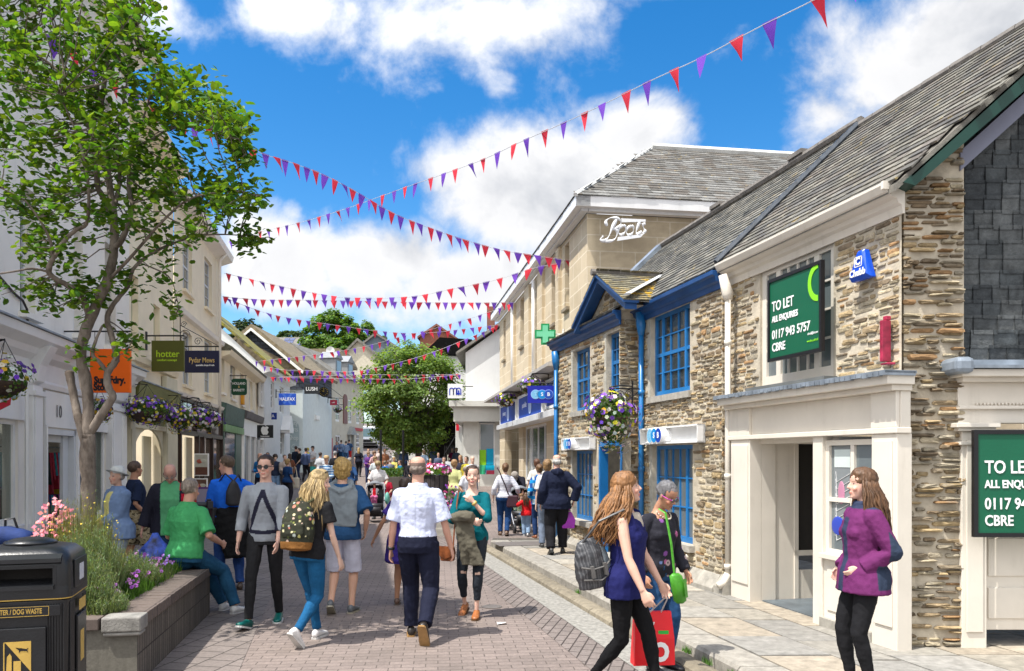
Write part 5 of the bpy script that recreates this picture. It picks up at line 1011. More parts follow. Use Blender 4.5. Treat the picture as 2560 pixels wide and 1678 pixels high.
def leaf(mb, c, n, s, rr, col, up=None):
    n = n.normalized(); a = n.cross(Vector((rr.uniform(-1,1), rr.uniform(-1,1), rr.uniform(-1,1))))
    if a.length < .1: a = n.cross(Vector((1,0,.2)))
    a.normalize(); b = n.cross(a); mb.col = col
    mb.add([c-a*s, c-a*s*.3+b*s*.62-n*s*.12, c+a*s*.55+b*s*.5-n*s*.1, c+a*s*1.15-n*s*.25, c+a*s*.55-b*s*.5-n*s*.1, c-a*s*.3-b*s*.62-n*s*.12, c+a*s*.2+n*s*.06],
           [(0,6,1),(1,6,2),(2,6,3),(3,6,4),(4,6,5),(5,6,0)] if s > .03 and rr.random() < 2 else [(0,1,2,3,4,5)])
def leaf4(mb, c, n, s, rr, col):
    a = n.cross(Vector((rr.uniform(-1,1), rr.uniform(-1,1), rr.uniform(-1,1)+.01))).normalized(); b = n.cross(a).normalized(); mb.col = col
    mb.add([c-a*s, c+b*s*.7, c+a*s, c-b*s*.7], [(0,1,2,3)])
def rv(rr): 
    while True:
        v = Vector((rr.uniform(-1,1), rr.uniform(-1,1), rr.uniform(-1,1)))
        if .05 < v.length < 1: return v
def greens(rr, base=(.075,.16,.018), dv=.35):
    s = rr.uniform(1-dv, 1+dv); y = rr.uniform(-.02,.05); return (max(.01,(base[0]+y)*s), (base[1]+y*.6)*s, base[2]*s)
# ---------------- young street tree in front of the white shop
tz = 8.0; tree = thing('street_tree', 'leafy young tree with a forked trunk growing from the brick planter', 'tree', (X(222,tz), tz, .45))
org = Vector((X(222,tz), tz, .45)); rt = random.Random(77)
def TP(px, py, dz=0): return P(px, py, tz+dz)-org
limbs = [([(222,1345,0),(222,1250,0),(220,1150,0),(222,1085,0)], [.088,.080,.084,.076]),
 ([(216,1110,0),(200,1060,.0),(186,1000,.05),(178,960,.05),(174,930,.08)], [.055,.05,.045,.045,.05]),
 ([(220,1095,0),(221,1020,0),(213,950,0),(203,900,-.05),(207,850,-.05),(225,800,0),(243,755,0),(272,690,0),(285,620,.05),(284,540,.05),(272,450,.1),(262,380,.1),(250,300,.2),(262,200,.2),(275,90,.25),(270,-40,.3),(262,-140,.3)], [.072,.062,.066,.058,.06,.062,.06,.055,.05,.045,.038,.032,.03,.025,.02,.014,.008]),
 ([(226,1085,0),(248,1045,-.03),(272,1010,-.05),(281,990,-.05),(270,965,-.05),(268,935,-.05),(288,905,-.05),(291,885,0),(280,845,0),(268,800,.05),(278,770,.05),(300,740,.1),(322,712,.1),(334,672,.1),(377,635,.15),(447,603,.2),(517,587,.25),(600,588,.3)], [.05,.05,.046,.044,.04,.038,.037,.036,.034,.032,.028,.025,.023,.02,.016,.013,.01,.006]),
 ([(268,930,-.05),(248,905,-.05),(232,888,-.05),(238,855,-.05),(256,815,0)], [.022,.022,.022,.018,.012]),
 ([(228,800,0),(205,745,-.1),(180,720,-.2),(140,698,-.3),(122,680,-.35),(128,655,-.4),(160,604,-.4),(190,575,-.4),(216,560,-.4),(222,500,-.5),(215,420,-.6),(190,330,-.6),(150,240,-.7)], [.035,.034,.032,.030,.03,.026,.024,.022,.02,.018,.016,.012,.007]),
 ([(122,680,-.35),(80,672,-.5),(30,680,-.6),(-40,690,-.7)], [.014,.012,.01,.006]), ([(124,680,-.35),(130,620,-.4),(105,560,-.5),(60,500,-.6),(0,470,-.7)], [.02,.017,.013,.009,.005]),
 ([(285,619,.05),(305,600,.0),(330,525,.0),(322,470,.1),(325,400,.1),(345,330,.2),(370,260,.2),(380,200,.3)], [.035,.033,.028,.024,.02,.015,.01,.006]),
 ([(322,371,.1),(377,350,.1),(420,325,.0),(458,318,-.05),(528,323,-.1),(592,345,-.15),(615,385,-.15)], [.018,.016,.013,.012,.009,.006,.003]),
 ([(285,560,.05),(262,500,0),(243,463,-.05),(243,400,-.1),(232,334,-.1),(200,280,-.1),(163,200,-.15),(113,151,-.2),(60,130,-.3),(0,120,-.4)], [.036,.034,.032,.028,.025,.02,.017,.013,.009,.005]),
 ([(232,334,-.1),(247,253,-.1),(250,200,0),(300,150,.0),(345,120,.0),(340,65,.0)], [.018,.015,.012,.01,.007,.005]),
 ([(163,200,-.15),(150,120,-.1),(130,50,0),(120,-50,.1),(150,-160,.1)], [.015,.013,.011,.009,.005]),
 ([(285,520,.05),(300,440,.2),(290,350,.4),(310,250,.5),(330,100,.6),(320,-60,.6)], [.026,.022,.018,.014,.01,.005]),
 ([(344,655,.1),(420,690,.0),(440,740,.0),(452,790,.0)], [.01,.008,.005,.003]), ([(272,700,0),(330,640,-.2),(400,560,-.3),(470,500,-.35),(560,480,-.4),(650,490,-.4)], [.02,.018,.014,.011,.008,.004])]
mb = MB(); mb.smooth = True; nodes = []
for pts, rad in limbs:
    rad = [r*.86 for r in rad]; P3 = [TP(*p) for p in pts]; out, ro = [], []
    for i in range(len(P3)-1):
        for k in range(4):
            q = k/4; p0, p1, p2, p3 = P3[max(i-1,0)], P3[i], P3[i+1], P3[min(i+2,len(P3)-1)]
            v = .5*((2*p1)+(p2-p0)*q+(2*p0-5*p1+4*p2-p3)*q*q+(3*p1-p0-3*p2+p3)*q**3); r = rad[i]*(1-q)+rad[i+1]*q
            out.append(v+rv(rt)*r*.12); ro.append(r*rt.uniform(.93,1.07))
    out.append(P3[-1]); ro.append(rad[-1]); mb.tube(out, ro, 10)
    nodes += [(v, r) for v, r in zip(out, ro) if v.z > 1.6]
mb.build('trunk', BARK, tree)
ells = [(90,110,170,140,13),(280,60,110,75,8),(120,330,180,120,12),(330,240,150,110,12),(400,105,60,25,1.2),(480,250,85,65,4.5),(560,310,55,40,3),(600,380,22,35,1.3),(350,410,130,90,8),(480,470,110,48,5.5),(600,505,60,35,3.2),(80,500,110,60,4.5),(260,540,100,55,3.5),
        (420,585,110,36,3),(625,600,42,16,1.1),(120,610,90,50,2.4),(330,690,85,32,1.6),(30,740,40,14,.6),(95,742,60,22,.9),(440,765,28,36,.7),(215,730,40,35,.9),(205,900,22,40,.3),(330,880,25,50,.55),(0,-90,200,90,6),(250,-90,220,80,8)]
tot = sum(e[4] for e in ells); clm, twg = MB(), MB(); NCL = 410
for k in range(NCL):
    q = rt.uniform(0, tot)
    for e in ells:
        q -= e[4]
        if q <= 0: break
    a, r = rt.uniform(0, 6.283), math.sqrt(rt.random()); dz = rt.gauss(0, .55) if e[4] > 2 else rt.gauss(0, .2)
    c = TP(e[0]+e[2]*r*math.cos(a), e[1]+e[3]*r*math.sin(a), max(-1.3, min(1.4, dz)))
    nd = min(nodes, key=lambda n: (n[0]-c).length+ (.25 if n[0].z > c.z+.15 else 0))[0]; d = c-nd
    if d.length > .12: mid = nd+d*.5+Vector((0,0,-.06*d.length))+rv(rt)*.04; twg.tube([nd, nd+d*.25+rv(rt)*.02, mid, c+d*.04], [.008,.0065,.005,.0025], 5)
    nl = rt.randint(15, 30); dn = d.normalized() if d.length > .01 else rv(rt)
    for i in range(nl):
        t_ = rt.random(); o_ = rv(rt); p = c+o_*(.20 if t_ < .6 else .12)*Vector((1,1,.8)).length/1.6 - dn*rt.uniform(0, min(.35, d.length*.6))*(t_ > .55)
        n = Vector((rt.gauss(0,.55), rt.gauss(0,.55), 1.0)); leaf(clm, p, n, rt.uniform(.028,.052), rt, greens(rt, (.070,.160,.016), .5))
twg.build('twigs', BARK, tree); clm.build('crown', LEAF, tree)
# ---------------- round tree in the square
def crown_tree(name, lab, base, hgt, crown_c, crown_r, n_cl, leaves, ls, seed, trunk_r=.2, group=None, base_col=(.07,.14,.025), flat_=1.0):
    rr = random.Random(seed); t = thing(name, lab, 'tree', base, 0, group); mb = MB(); mb.smooth = True; cc = Vector(crown_c); top = cc.z
    mb.tube([(0,0,-.3),(.02,0,hgt*.2),(0,.03,cc.z*.6),(0,0,cc.z)], [trunk_r*1.2,trunk_r,trunk_r*.8,trunk_r*.4], 8)
    cl = []
    for i in range(n_cl):
        v = rv(rr).normalized(); q = rr.uniform(.45, 1.0)**.6; low = 1.0 if v.z > -.2 else .8
        c = cc+Vector((v.x*crown_r[0]*q*low, v.y*crown_r[1]*q*low, v.z*crown_r[2]*q)); c.z += .12*crown_r[2]*noise.noise(v*2+Vector((seed,0,0))); cl.append(c)
        if i % 4 == 0: mb.tube([(0,0,max(cc.z*.45, c.z-crown_r[2]*.9)), (c+Vector((0,0,cc.z*.7)))*.5, c], [trunk_r*.3,trunk_r*.18,.02], 5)
    mb.build('trunk', BARK, t); lm = MB(); R0 = crown_r[0]
    for c in cl:
        s0 = rr.uniform(.10,.20)*R0; tone = rr.uniform(.75, 1.25); out = (c-cc).normalized()
        for k in range(int(leaves/n_cl)):
            v = rv(rr); p = c+Vector((v.x, v.y, v.z*.7))*s0*1.25; g = greens(rr, base_col, .3); leaf4(lm, p, (out*.6+Vector((0,0,.7))+rv(rr)*.8).normalized(), ls*rr.uniform(.7,1.3), rr, tuple(q*tone for q in g))
    lm.build('crown', LEAF, t); return t
Zt = 44; crown_tree('round_tree', 'round bushy green tree in the middle of the square above the seated crowd', (X(1046,Zt), Zt, gz(Zt)), 3, (X(1029,Zt)-X(1046,Zt), 0, 4.4), (3.05,2.8,3.15), 360, 34000, .085, 3, .2, None, (.14,.235,.055))
# far trees
for (px, pt, Z, rx, lab, sd, bc) in ((832,779,118,4.2,'tallest bushy tree on the hilltop above the bend',11,(.09,.19,.03)),(905,805,120,3.6,'hilltop tree right of the tallest one, beside the slate gable',12,(.10,.20,.035)),(790,835,116,2.6,'low rounded tree below the hilltop trees, by the solar panels',13,(.10,.20,.035)),(868,845,112,3.2,'bushy tree behind the white satellite dish',14,(.08,.17,.03)),(618,796,70,1.5,'dark evergreen behind the mossy roof chimney',15,(.02,.05,.015)),(722,822,150,2.6,'small tree poking over the solar roof, left one',16,(.05,.1,.03)),(755,824,150,1.8,'small tree poking over the solar roof, right one',17,(.05,.1,.03))):
    zt = EYE+(HY-pt)/FPX*Z; g = gz(Z); rz_ = rx*1.05; crown_tree('hill_tree', lab, (X(px,Z), Z, g), 3, (0,0,zt-rz_-g), (rx,rx,rz_), 130, 11000 if rx > 2.2 else 4000, .19*rx/4+.06, sd, .25, 'trees on the far hill', bc)
# ================================================================ planter and its plants
C0, C1 = Vector((-2.88,6.15)), Vector((-3.40,9.0)); pd = (C1-C0).normalized(); pn = Vector((-pd.y, pd.x)); WP = Wall(C0.x, C0.y, pd.x, pd.y)
# local x along the long side (away), y = to the left (into the planter)
pl = thing('brick_planter', 'low dark brick planter wall with a pale mortared corner', 'planter', (C0.x, C0.y, 0), WP.a); LP = (C1-C0).length; WD = 2.1; HP = .53
T_ = brick('planter_tiles', .068, .235, (.15,.13,.11), (.095,.082,.07), (.035,.03,.027), R(0), .006, 0, stain=.75, bump=.6)
m_ = [n for n in T_.node_tree.nodes if n.type == 'MAPPING'][0]; m_.inputs['Rotation'].default_value = (R(-90),0,0)
T2 = brick('planter_end_blocks', .21, .235, (.11,.10,.085), (.085,.078,.066), (.16,.15,.125), R(0), .008, .5, stain=.7, bump=.6); m_ = [n for n in T2.node_tree.nodes if n.type == 'MAPPING'][0]; m_.inputs['Rotation'].default_value = (R(-90),0,R(90))
mb = MB(); mb.box(0,LP,0,.22,-.05,HP-.09); mb.box(0,LP,WD-.22,WD,-.05,HP-.09); mb.mi = 1; mb.box(-.001,.22,.001,WD-.001,-.05,HP-.092); mb.box(LP-.22,LP+.001,.001,WD-.001,-.05,HP-.092); mb.build('wall', [T_, T2], pl)
mb = MB(); n = 38
for k in range(n): a = LP*k/n; mb.box(a+.002, a+LP/n-.003, -.025, .26, HP-.09+rt.uniform(-.002,.002), HP+rt.uniform(-.003,.002))
for k in range(n): a = LP*k/n; mb.box(a+.002, a+LP/n-.003, WD-.26, WD+.02, HP-.09, HP)
for k in range(8): a = .27+(WD-.55)*k/8; mb.box(-.03, .24, a, a+(WD-.55)/8-.005, HP-.09, HP-.004); mb.box(LP-.24, LP+.03, a, a+(WD-.55)/8-.005, HP-.09, HP-.004)
mb.build('coping', brick('coping_tiles', .5,.5,(.14,.11,.095),(.10,.08,.07),(.07,.055,.05), stain=.4, bump=.3), pl, bevel=.006)
mb = MB(); mb.box(-.04,.17,-.035,.25,HP-.11,HP+.004); mb.box(-.035,.12,-.03,.24,HP-.14,HP-.11); mb.build('corner_stone', M('pale_mortar', (.24,.23,.21), .9, .3, 9, .5, dirt=.5), pl, bevel=.012)
MB().box(.2,LP-.2,.2,WD-.2,0,HP-.07).build('soil', M('soil', (.075,.05,.03), .95, .4, 12, .8), pl)
def PLP(x, y, z): p = WP.world(x, y, z); return p
rp = random.Random(19)
def shrub(name, lab, x, y, r, h, n, col, fine=True, group=None, tipcol=None, blossoms=None):
    t = thing(name, lab, 'plant', PLP(x, y, HP-.08), 0, group); mb = MB(); st = MB()
    for k in range(n):
        a, q = rp.uniform(0,6.283), math.sqrt(rp.random()); bx, by = r*.35*q*math.cos(a), r*.35*q*math.sin(a); l = h*(1-.45*q*q)*rp.uniform(.75,1.1); tx, ty = r*q*math.cos(a)+rp.uniform(-.03,.03), r*q*math.sin(a)+rp.uniform(-.03,.03)
        s = rp.uniform(.65,1.35); b = Vector((bx,by,0)); e = Vector((tx,ty,l)); m_ = (b+e)/2+Vector((tx*.15,ty*.15,-.02)); c = tuple(i*s for i in col)
        w = .0052 if fine else .009
        pd_ = Vector((rp.uniform(-1,1), rp.uniform(-1,1), 0)).normalized()*w
        mb.col = tuple(i*.8 for i in c); mb.add([b-pd_, b+pd_, m_+pd_*.8, m_-pd_*.8], [(0,1,2,3)]); mb.col = c; mb.add([m_-pd_*.8, m_+pd_*.8, e], [(0,1,2)])
        if fine:
            for j in range(5):
                f = rp.uniform(.45,1); p = m_+(e-m_)*(f*2-1) if f > .5 else b+(m_-b)*2*f; o_ = rv(rp)*.034+Vector((0,0,.014)); mb.col = tuple(i*rp.uniform(.8,1.3) for i in (tipcol or c)); mb.add([p-pd_*.6, p+pd_*.6, p+o_], [(0,1,2)])
    mb.build('foliage', LEAF, t)
    if blossoms:
        fb = MB(); bn, bc, bs, hz = blossoms
        for k in range(bn):
            a, q = rp.uniform(0,6.283), math.sqrt(rp.random())*.95; p = Vector((r*q*math.cos(a), r*q*math.sin(a), h*(hz[0]+(hz[1]-hz[0])*rp.random())*(1-.3*q*q))); nrm = (Vector((rp.uniform(-.5,.7), -1, rp.uniform(.0,1)))).normalized(); fb.col = tuple(i*rp.uniform(.8,1.2) for i in bc)
            leaf4(fb, p, nrm, bs*rp.uniform(.7,1.2), rp, fb.col); leaf4(fb, p+nrm*.004, nrm, bs*rp.uniform(.6,1.1), rp, fb.col)
        fb.build('flowers', PETAL, t)
    return t
SIL = (.14,.19,.095); SILT = (.20,.26,.14)
for i, (x, y, r, h, n, lab) in enumerate(((.42,.60,.33,.60,1500,'silvery feathery shrub nearest the litter bin'),(.85,.62,.31,.74,1500,'tall silvery shrub in the middle of the planter'),(.30,.34,.20,.30,700,'low silver shrub at the near planter corner'),(1.6,.50,.30,.42,1100,'small grey-green shrub near the long planter wall'))):
    shrub('silver_shrub', lab, x, y, r, h, n, SIL, True, 'silvery shrubs in the planter', SILT)
shrub('yellow_grass_plant', 'tall feathery plant with yellow specks behind the silver shrubs', 1.15, .75, .34, .98, 900, (.16,.165,.06), True, None, (.20,.22,.08), (60,(.55,.42,.03),.010,(.6,1.05)))
shrub('pink_flower_plant', 'tall plant with bright salmon pink flower spikes beside the tree trunk', 1.25, 1.02, .20, .90, 240, (.07,.10,.03), False, None, None, (170,(.72,.24,.27),.024,(.72,1.05)))
shrub('strap_leaf_plant', 'dark strap-leaved plant beside the green shirt', 1.9, .80, .45, .45, 150, (.035,.085,.02), False, None, None)
shrub('lavender_plant', 'small lavender with violet heads near the sitter', 1.95, .42, .28, .36, 260, (.09,.13,.06), True, None, None, (40,(.22,.12,.45),.014,(.7,1.1)))
gc = MB(); fb = MB()
for k in range(9000):
    x, y = rp.uniform(.22, LP-.2), .24+abs(rp.gauss(0,.42)) if rp.random() < .6 else rp.uniform(.24,1.8)
    if y > 1.85 or (x < .75 and y < .5 and rp.random() < .75): continue
    h = .10+.10*noise.noise(Vector((x*2,y*2,0)))+.12*min(1,(y-.2)*2.2); p = WP.world(x,y,HP-.08); b = Vector(p); s = rp.uniform(.6,1.4); gc.col = (.075*s,.165*s,.025*s); d = rv(rp)*.05; e = b+Vector((d.x,d.y,max(.04,h+rp.uniform(-.04,.06)))); w = Vector((rp.uniform(-1,1),rp.uniform(-1,1),0))*.008
    gc.add([b-w, b+w, e+w*.6, e-w*.2], [(0,1,2,3)])
o = gc.build('ground_cover', LEAF); setp(o, 'green low ground cover spreading over the planter soil', 'ground cover', None, 'stuff')
fp = thing('daisy_flowers', 'purple daisies scattered through the planter ground cover along the wall', 'flowers', PLP(1.2,.4,HP)); org_ = Vector(fp.location)
for k in range(75):
    x, y = rp.uniform(.35, LP-.25), .26+abs(rp.gauss(0,.25)); c = WP.world(x, y, HP+.06+rp.uniform(0,.10)+.15*min(.6,y-.2))-org_; n = Vector((rp.uniform(-.4,.6),-.8,rp.uniform(.3,1))).normalized(); a = n.orthogonal().normalized(); b = n.cross(a); r = rp.uniform(.016,.026); cc_ = rp.choice([(.30,.06,.42),(.42,.12,.50),(.5,.2,.5)])
    for j in range(9): t0 = j*.698; d = a*math.cos(t0)+b*math.sin(t0); w = (a*-math.sin(t0)+b*math.cos(t0))*r*.28; fb.col = cc_; fb.add([c, c+d*r*.6+w, c+d*r, c+d*r*.6-w], [(0,1,2,3)])
    fb.col = (.05,.03,.12); leaf4(fb, c+n*.003, n, r*.3, rp, fb.col); fb.col = (.06,.12,.03); fb.add([c-Vector((.002,0,0)), c+Vector((.002,0,0)), c+Vector((0,0,-.14))], [(0,1,2)])
fb.build('blossoms', PETAL, fp)
# ================================================================ litter bin
bin_ = thing('litter_bin', 'black moulded litter bin with gold band and dog waste emblem beside the planter', 'litter bin', (-3.045, 4.93, 0), R(17)); BK = M('bin_black', (.011,.012,.014), .34, .25, 5, .12, 60, spec=.5); GB = M('bin_gold', (.55,.36,.08), .5, .12, 8)
def rr_ring(hw, hd, z, r=.07, n=5, cx_=0, cy_=.28):
    out = []
    for (sx, sy, a0) in ((1,-1,-90),(1,1,0),(-1,1,90),(-1,-1,180)):
        for k in range(n+1): a = R(a0+90*k/n); out.append((cx_+sx*(hw-r)+r*math.cos(a), cy_+sy*(hd-r)+r*math.sin(a), z))
    return out
mb = MB(); mb.smooth = False; mb.loft([rr_ring(.285,.275,0.0),rr_ring(.285,.275,.06)]); mb.loft([rr_ring(.272,.262,.06),rr_ring(.278,.268,.86)])
for k in range(34):
    x = -.25+.5*k/33
    if -.155 < x < .155: continue
    mb.box(x-.004,x+.004,.004,.012,.08,.84)
for k in range(30): y = .06+.44*k/29; (mb.box(.272,.282,y-.004,y+.004,.08,.84) if not .17 < y < .40 else None)
mb.build('body', BK, bin_, bevel=.004)
mb = MB(); mb.smooth = True; mb.loft([rr_ring(.290,.280,.875),rr_ring(.290,.280,.905),rr_ring(.288,.278,.95,.075)],False); mb.build('lower_hood', BK, bin_)
hd = MB(); hd.smooth = True; ap_x, a0z, a1z = .19, .955, 1.075
# hood with a real opening in the front
rg_ = [rr_ring(.288,.278,.90,.08,6),rr_ring(.288,.278,a0z,.08,6),rr_ring(.286,.276,a1z,.08,6),rr_ring(.278,.268,1.13,.085,6),rr_ring(.235,.225,1.175,.10,6),rr_ring(.15,.14,1.195,.09,6)]
n = len(rg_[0]); front = {(1, n-1)}
vs = [p for r_ in rg_ for p in r_]; fs = []
for k in range(len(rg_)-1):
    for i in range(n):
        j = (i+1) % n
        if k == 1 and rg_[1][i][1] < .01 and rg_[1][j][1] < .01 and abs(rg_[1][i][0]-rg_[1][j][0]) > .2: continue
        fs.append((k*n+i, k*n+j, (k+1)*n+j, (k+1)*n+i))
fs.append(tuple(range((len(rg_)-1)*n, len(rg_)*n))); hd.add(vs, fs); hd.smooth = False
hd.box(-.21,-ap_x+.0,.0,.02,a0z,a1z); hd.box(ap_x,.21,.0,.02,a0z,a1z); hd.box(-.2,.2,.0,.05,a1z-.012,a1z+.005); hd.prism([(-.03,a0z-.02),(-.03,a0z+.0),(.12,a0z+.03),(.12,a0z-.02)],-.2,.2,'x')
hd.prism([(.002,1.09),(-.02,1.10),(-.02,1.125),(.03,1.15)],-.24,.24,'x')
hd.build('hood', BK, bin_); MB().box(-.2,.2,.13,.14,a0z-.02,a1z+.02).box(-.27,.27,.5,.52,.9,1.1).build('inner_bag', DARK, bin_)
mb = MB(); mb.smooth = True; mb.lathe([(.13,1.19),(.155,1.197),(.15,1.21),(.10,1.228),(.03,1.238),(.001,1.24)], (0,.28,0), 24); mb.build('stubber_plate', BK, bin_)
MB().loft([rr_ring(.2885,.2785,.868),rr_ring(.2885,.2785,.893)]).build('gold_band', GB, bin_)
mb = MB(); mb.mi = 0; mb.box(-.155,.155,-.012,.0,.30,.70); mb.box(-.235,.235,-.006,.002,.765,.835); mb.box(.285,.300,.16,.41,.24,.73); mb.box(.289,.297,.10,.45,.92,1.10); mb.build('panel', BK, bin_, bevel=.006)
mb = MB(); 
for a,b,c,e in ((-.172,.172,.770,.773),(-.172,.172,.827,.830),(-.172,-.169,.770,.830),(.169,.172,.770,.830)): mb.box(a,b,-.009,-.006,c,e)
mb.build('plate_border', GB, bin_); text(bin_, 'LITTER / DOG WASTE', MS(0,-.007,.80), .044, GB, .001, .62, .001)
mb = MB(); e0, e1, f0, f1 = -.075,.075,.42,.62
mb.box(e0,e1,-.0145,-.013,f0,f0+.006); mb.box(e0,e1,-.0145,-.013,f1-.006,f1); mb.box(e0,e0+.006,-.0145,-.013,f0,f1); mb.box(e1-.006,e1,-.0145,-.013,f0,f1); mb.prism([(e1,f0+.01),(e1,f1),(e0+.008,f1)], -.015,-.0125)
mb.prism([(-.06,.43),(-.055,.53),(-.04,.55),(-.03,.53),(-.03,.43)],-.015,-.0125); mb.prism([(-.02,.43),(.02,.43),(.02,.50),(-.02,.50)],-.0155,-.0125)
for k in range(3): mb.prism([(-.015+.016*k,.385),(-.005+.016*k,.385),(-.01+.016*k,.405)],-.015,-.0125)
for a,b,c,e in ((.30,.301,.235,.335),): mb.box(a,b,c,e,.42,.62)
mb.box(.2985,.301,.20,.38,.76,.83); mb.build('emblem', GB, bin_)
mb = MB(); mb.prism([(0,.575),(.02,.58),(.05,.572),(.06,.58),(.055,.565),(.06,.55),(.05,.56),(.02,.562),(.01,.55),(.01,.566),(-.01,.585)],-.0165,-.015); mb.build('dog_mark', BK, bin_)
MB().box(.297,.2985,.22,.34,.955,1.06).build('sticker', flat('sticker', (.55,.57,.62)), bin_)
# ================================================================ hanging baskets
def basket(lab, c, r, h, nfl, seed, bracket, cols=None, droop=.8, small=False, parts=True):
    rr = random.Random(seed); t = thing('hanging_basket', lab, 'flower basket', c, 0, 'hanging flower baskets'); cols = cols or [(.17,.05,.50),(.25,.10,.62),(.66,.66,.62),(.66,.66,.62),(.09,.03,.25),(.62,.48,.03)]
    mb = MB(); mb.smooth = True; mb.lathe([(.05,-r*.55),(r*.5,-r*.45),(r*.8,-r*.15),(r*.82,0)], n=16)
    for k in range(5): mb.tube([(r*(.5+.3*q/1)*math.cos(a*.52), r*(.5+.3*q)*math.sin(a*.52), -r*.4+.4*r*q) for q, a in [(k/5, j) for j in range(13)]], .008, 4)
    mb.build('basket', M('wicker', (.055,.035,.025), .9, .3, 30, .6), t)
    lf = MB(); 
    for k in range(int(nfl*5.5)):
        v = rv(rr).normalized(); z = v.z*h if v.z > 0 else v.z*h*droop*1.6; rad = r*(1.0 if v.z > -.3 else .85); nn = 1+.45*noise.noise(v*1.8+Vector((seed,0,0))); p = Vector((v.x*rad*nn, v.y*rad*nn, z*nn+.05))*rr.uniform(.65,1.03); leaf4(lf, p, (v+rv(rr)*.6).normalized(), .022*(2 if small else 1)*rr.uniform(.7,1.4), rr, greens(rr, (.07,.15,.03), .4))
    lf.build('foliage', LEAF, t); fl = MB()
    for k in range(nfl):
        v = rv(rr).normalized(); z = v.z*h if v.z > 0 else v.z*h*droop*1.6; rad = r*(1.06 if v.z > -.3 else .9); nn = 1+.45*noise.noise(v*1.8+Vector((seed,0,0))); p = Vector((v.x*rad*nn, v.y*rad*nn, z*nn+.06))*rr.uniform(.93,1.15); n = (v+rv(rr)*.4).normalized(); s = rr.uniform(.022,.034)*(1.5 if small else 1); s *= 1.2; c_ = rr.choice(cols) if v.z > -.35 or rr.random() < .4 else (rr.choice([(.66,.66,.62),(.62,.48,.03)]))
        a = n.orthogonal().normalized(); b = n.cross(a); fl.col = tuple(q*rr.uniform(.8,1.15) for q in c_)
        for j in range(5): t0 = j*1.257+k; d = a*math.cos(t0)+b*math.sin(t0); w = (b*math.cos(t0)-a*math.sin(t0))*s*.5; fl.add([p, p+d*s*.7+w, p+d*s+n*.004, p+d*s*.7-w], [(0,1,2,3)])
        fl.col = (.45,.3,.02) if rr.random() < .6 else (.03,.01,.08); leaf4(fl, p+n*.005, n, s*.2, rr, fl.col)
    fl.build('flowers', PETAL, t); mb = MB()
    for k in range(3): a = k*2.1+.4; mb.tube([(r*.8*math.cos(a), r*.8*math.sin(a), 0),(0,0,bracket[0])], .004 if not small else .01, 4)
    mb.build('chain', IRON, t); mb = MB(); dx, dy = bracket[1]; z0 = bracket[0]
    if dx or dy: mb.tube([(0,0,z0),(dx*.5,dy*.5,z0+.03),(dx,dy,z0+.02)], .012 if not small else .02, 5); mb.tube([(dx,dy,z0-.3),(dx,dy,z0+.1)], .014, 5); mb.tube([(0,0,z0+.01),(dx*.6,dy*.6,z0-.18),(dx,dy,z0-.28)], .008, 5); mb.build('bracket', IRON, t)
    return t
basket('nearest left flower basket with violet and yellow pansies above the red and white pennant', P(12,955,9.5), .29, .22, 90, 1, (.5,(-.9,.2)))
basket('full purple and white flower basket on the olive shopfront', P(368,1030,17.5), .46, .26, 400, 2, (.6,(-.5,.4)))
basket('purple flower basket in front of the brown glazed fascia', P(445,1048,20.5), .36, .28, 280, 3, (.6,(-.5,.4)))
basket('purple and white basket between two others over the cafe door', P(497,1048,23), .34, .26, 190, 4, (.6,(-.5,.4)), small=True)
basket('right one of the cafe baskets with trailing yellow flowers', P(525,1055,25), .34, .24, 90, 5, (.6,(-.5,.4)), small=True)
basket('shaded dark purple basket seen behind the tree trunk', P(247,1030,15.4), .26, .2, 80, 6, (.5,(-.4,.5)), cols=[(.08,.02,.2),(.12,.03,.3),(.45,.3,.02)])
basket('big flower basket hanging over the blue bank doorway', P(1524,1045,11.7), .31, .29, 330, 7, (.45,(.35,.1)), droop=1.0)
basket('flower basket in front of the store fascia panels, partly behind the round-logo sign', P(1330,968,24), .36, .2, 90, 8, (.4,(.5,.2)), small=True)
basket('small flower basket at the near end of the white gabled shop', P(1268,1002,31), .42, .22, 100, 9, (.5,(.6,.2)), small=True)
basket('tiny far flower basket beneath the crimson sign', P(844,1026,57), .33, .15, 40, 10, (.4,(.3,.6)), small=True)
mb = MB(); c = P(1548,988,12.0); t = thing('scroll_bracket', 'triangular black scrollwork bracket above the bank flower basket', 'bracket', c, WR.a+R(90)); mb.tube([(-.36,0,.10),(.14,0,.10)],.012,5); mb.tube([(.14,0,.12),(.14,0,-.24)],.012,5); mb.tube([(-.36,0,.09),(-.1,0,-.1),(.14,0,-.22)],.01,5)
for cx_, cz, r0 in ((-.16,.03,.06),(-.02,.0,.075),(.06,-.1,.06),(-.06,-.06,.04),(.09,.04,.04)): mb.tube([(cx_+r0*(1-k/26)*math.cos(k*.5),0,cz+r0*(1-k/26)*math.sin(k*.5)) for k in range(22)],.007,5)
mb.build('ironwork', IRON, t)
t = thing('hanging_pennant', 'small red and white hanging sign at the left edge under the nearest basket', 'sign', P(6,1003,10.5)); MB().prism([(-.12,.12),(.12,.12),(.1,-.05),(-.12,-.16)],-.01,.01).build('cloth', flat('pennant_red',(.5,.02,.04)), t); MB().prism([(-.13,.16),(.10,.15),(.10,.02),(-.05,-.03),(-.13,.05)],-.013,-.011).build('white_patch', flat('pp',(.6,.6,.65)), t); text(t,'SALE',MS(0,-.015,.1),.07,flat('pennant_red',(.5,.02,.04)),.001,.8)
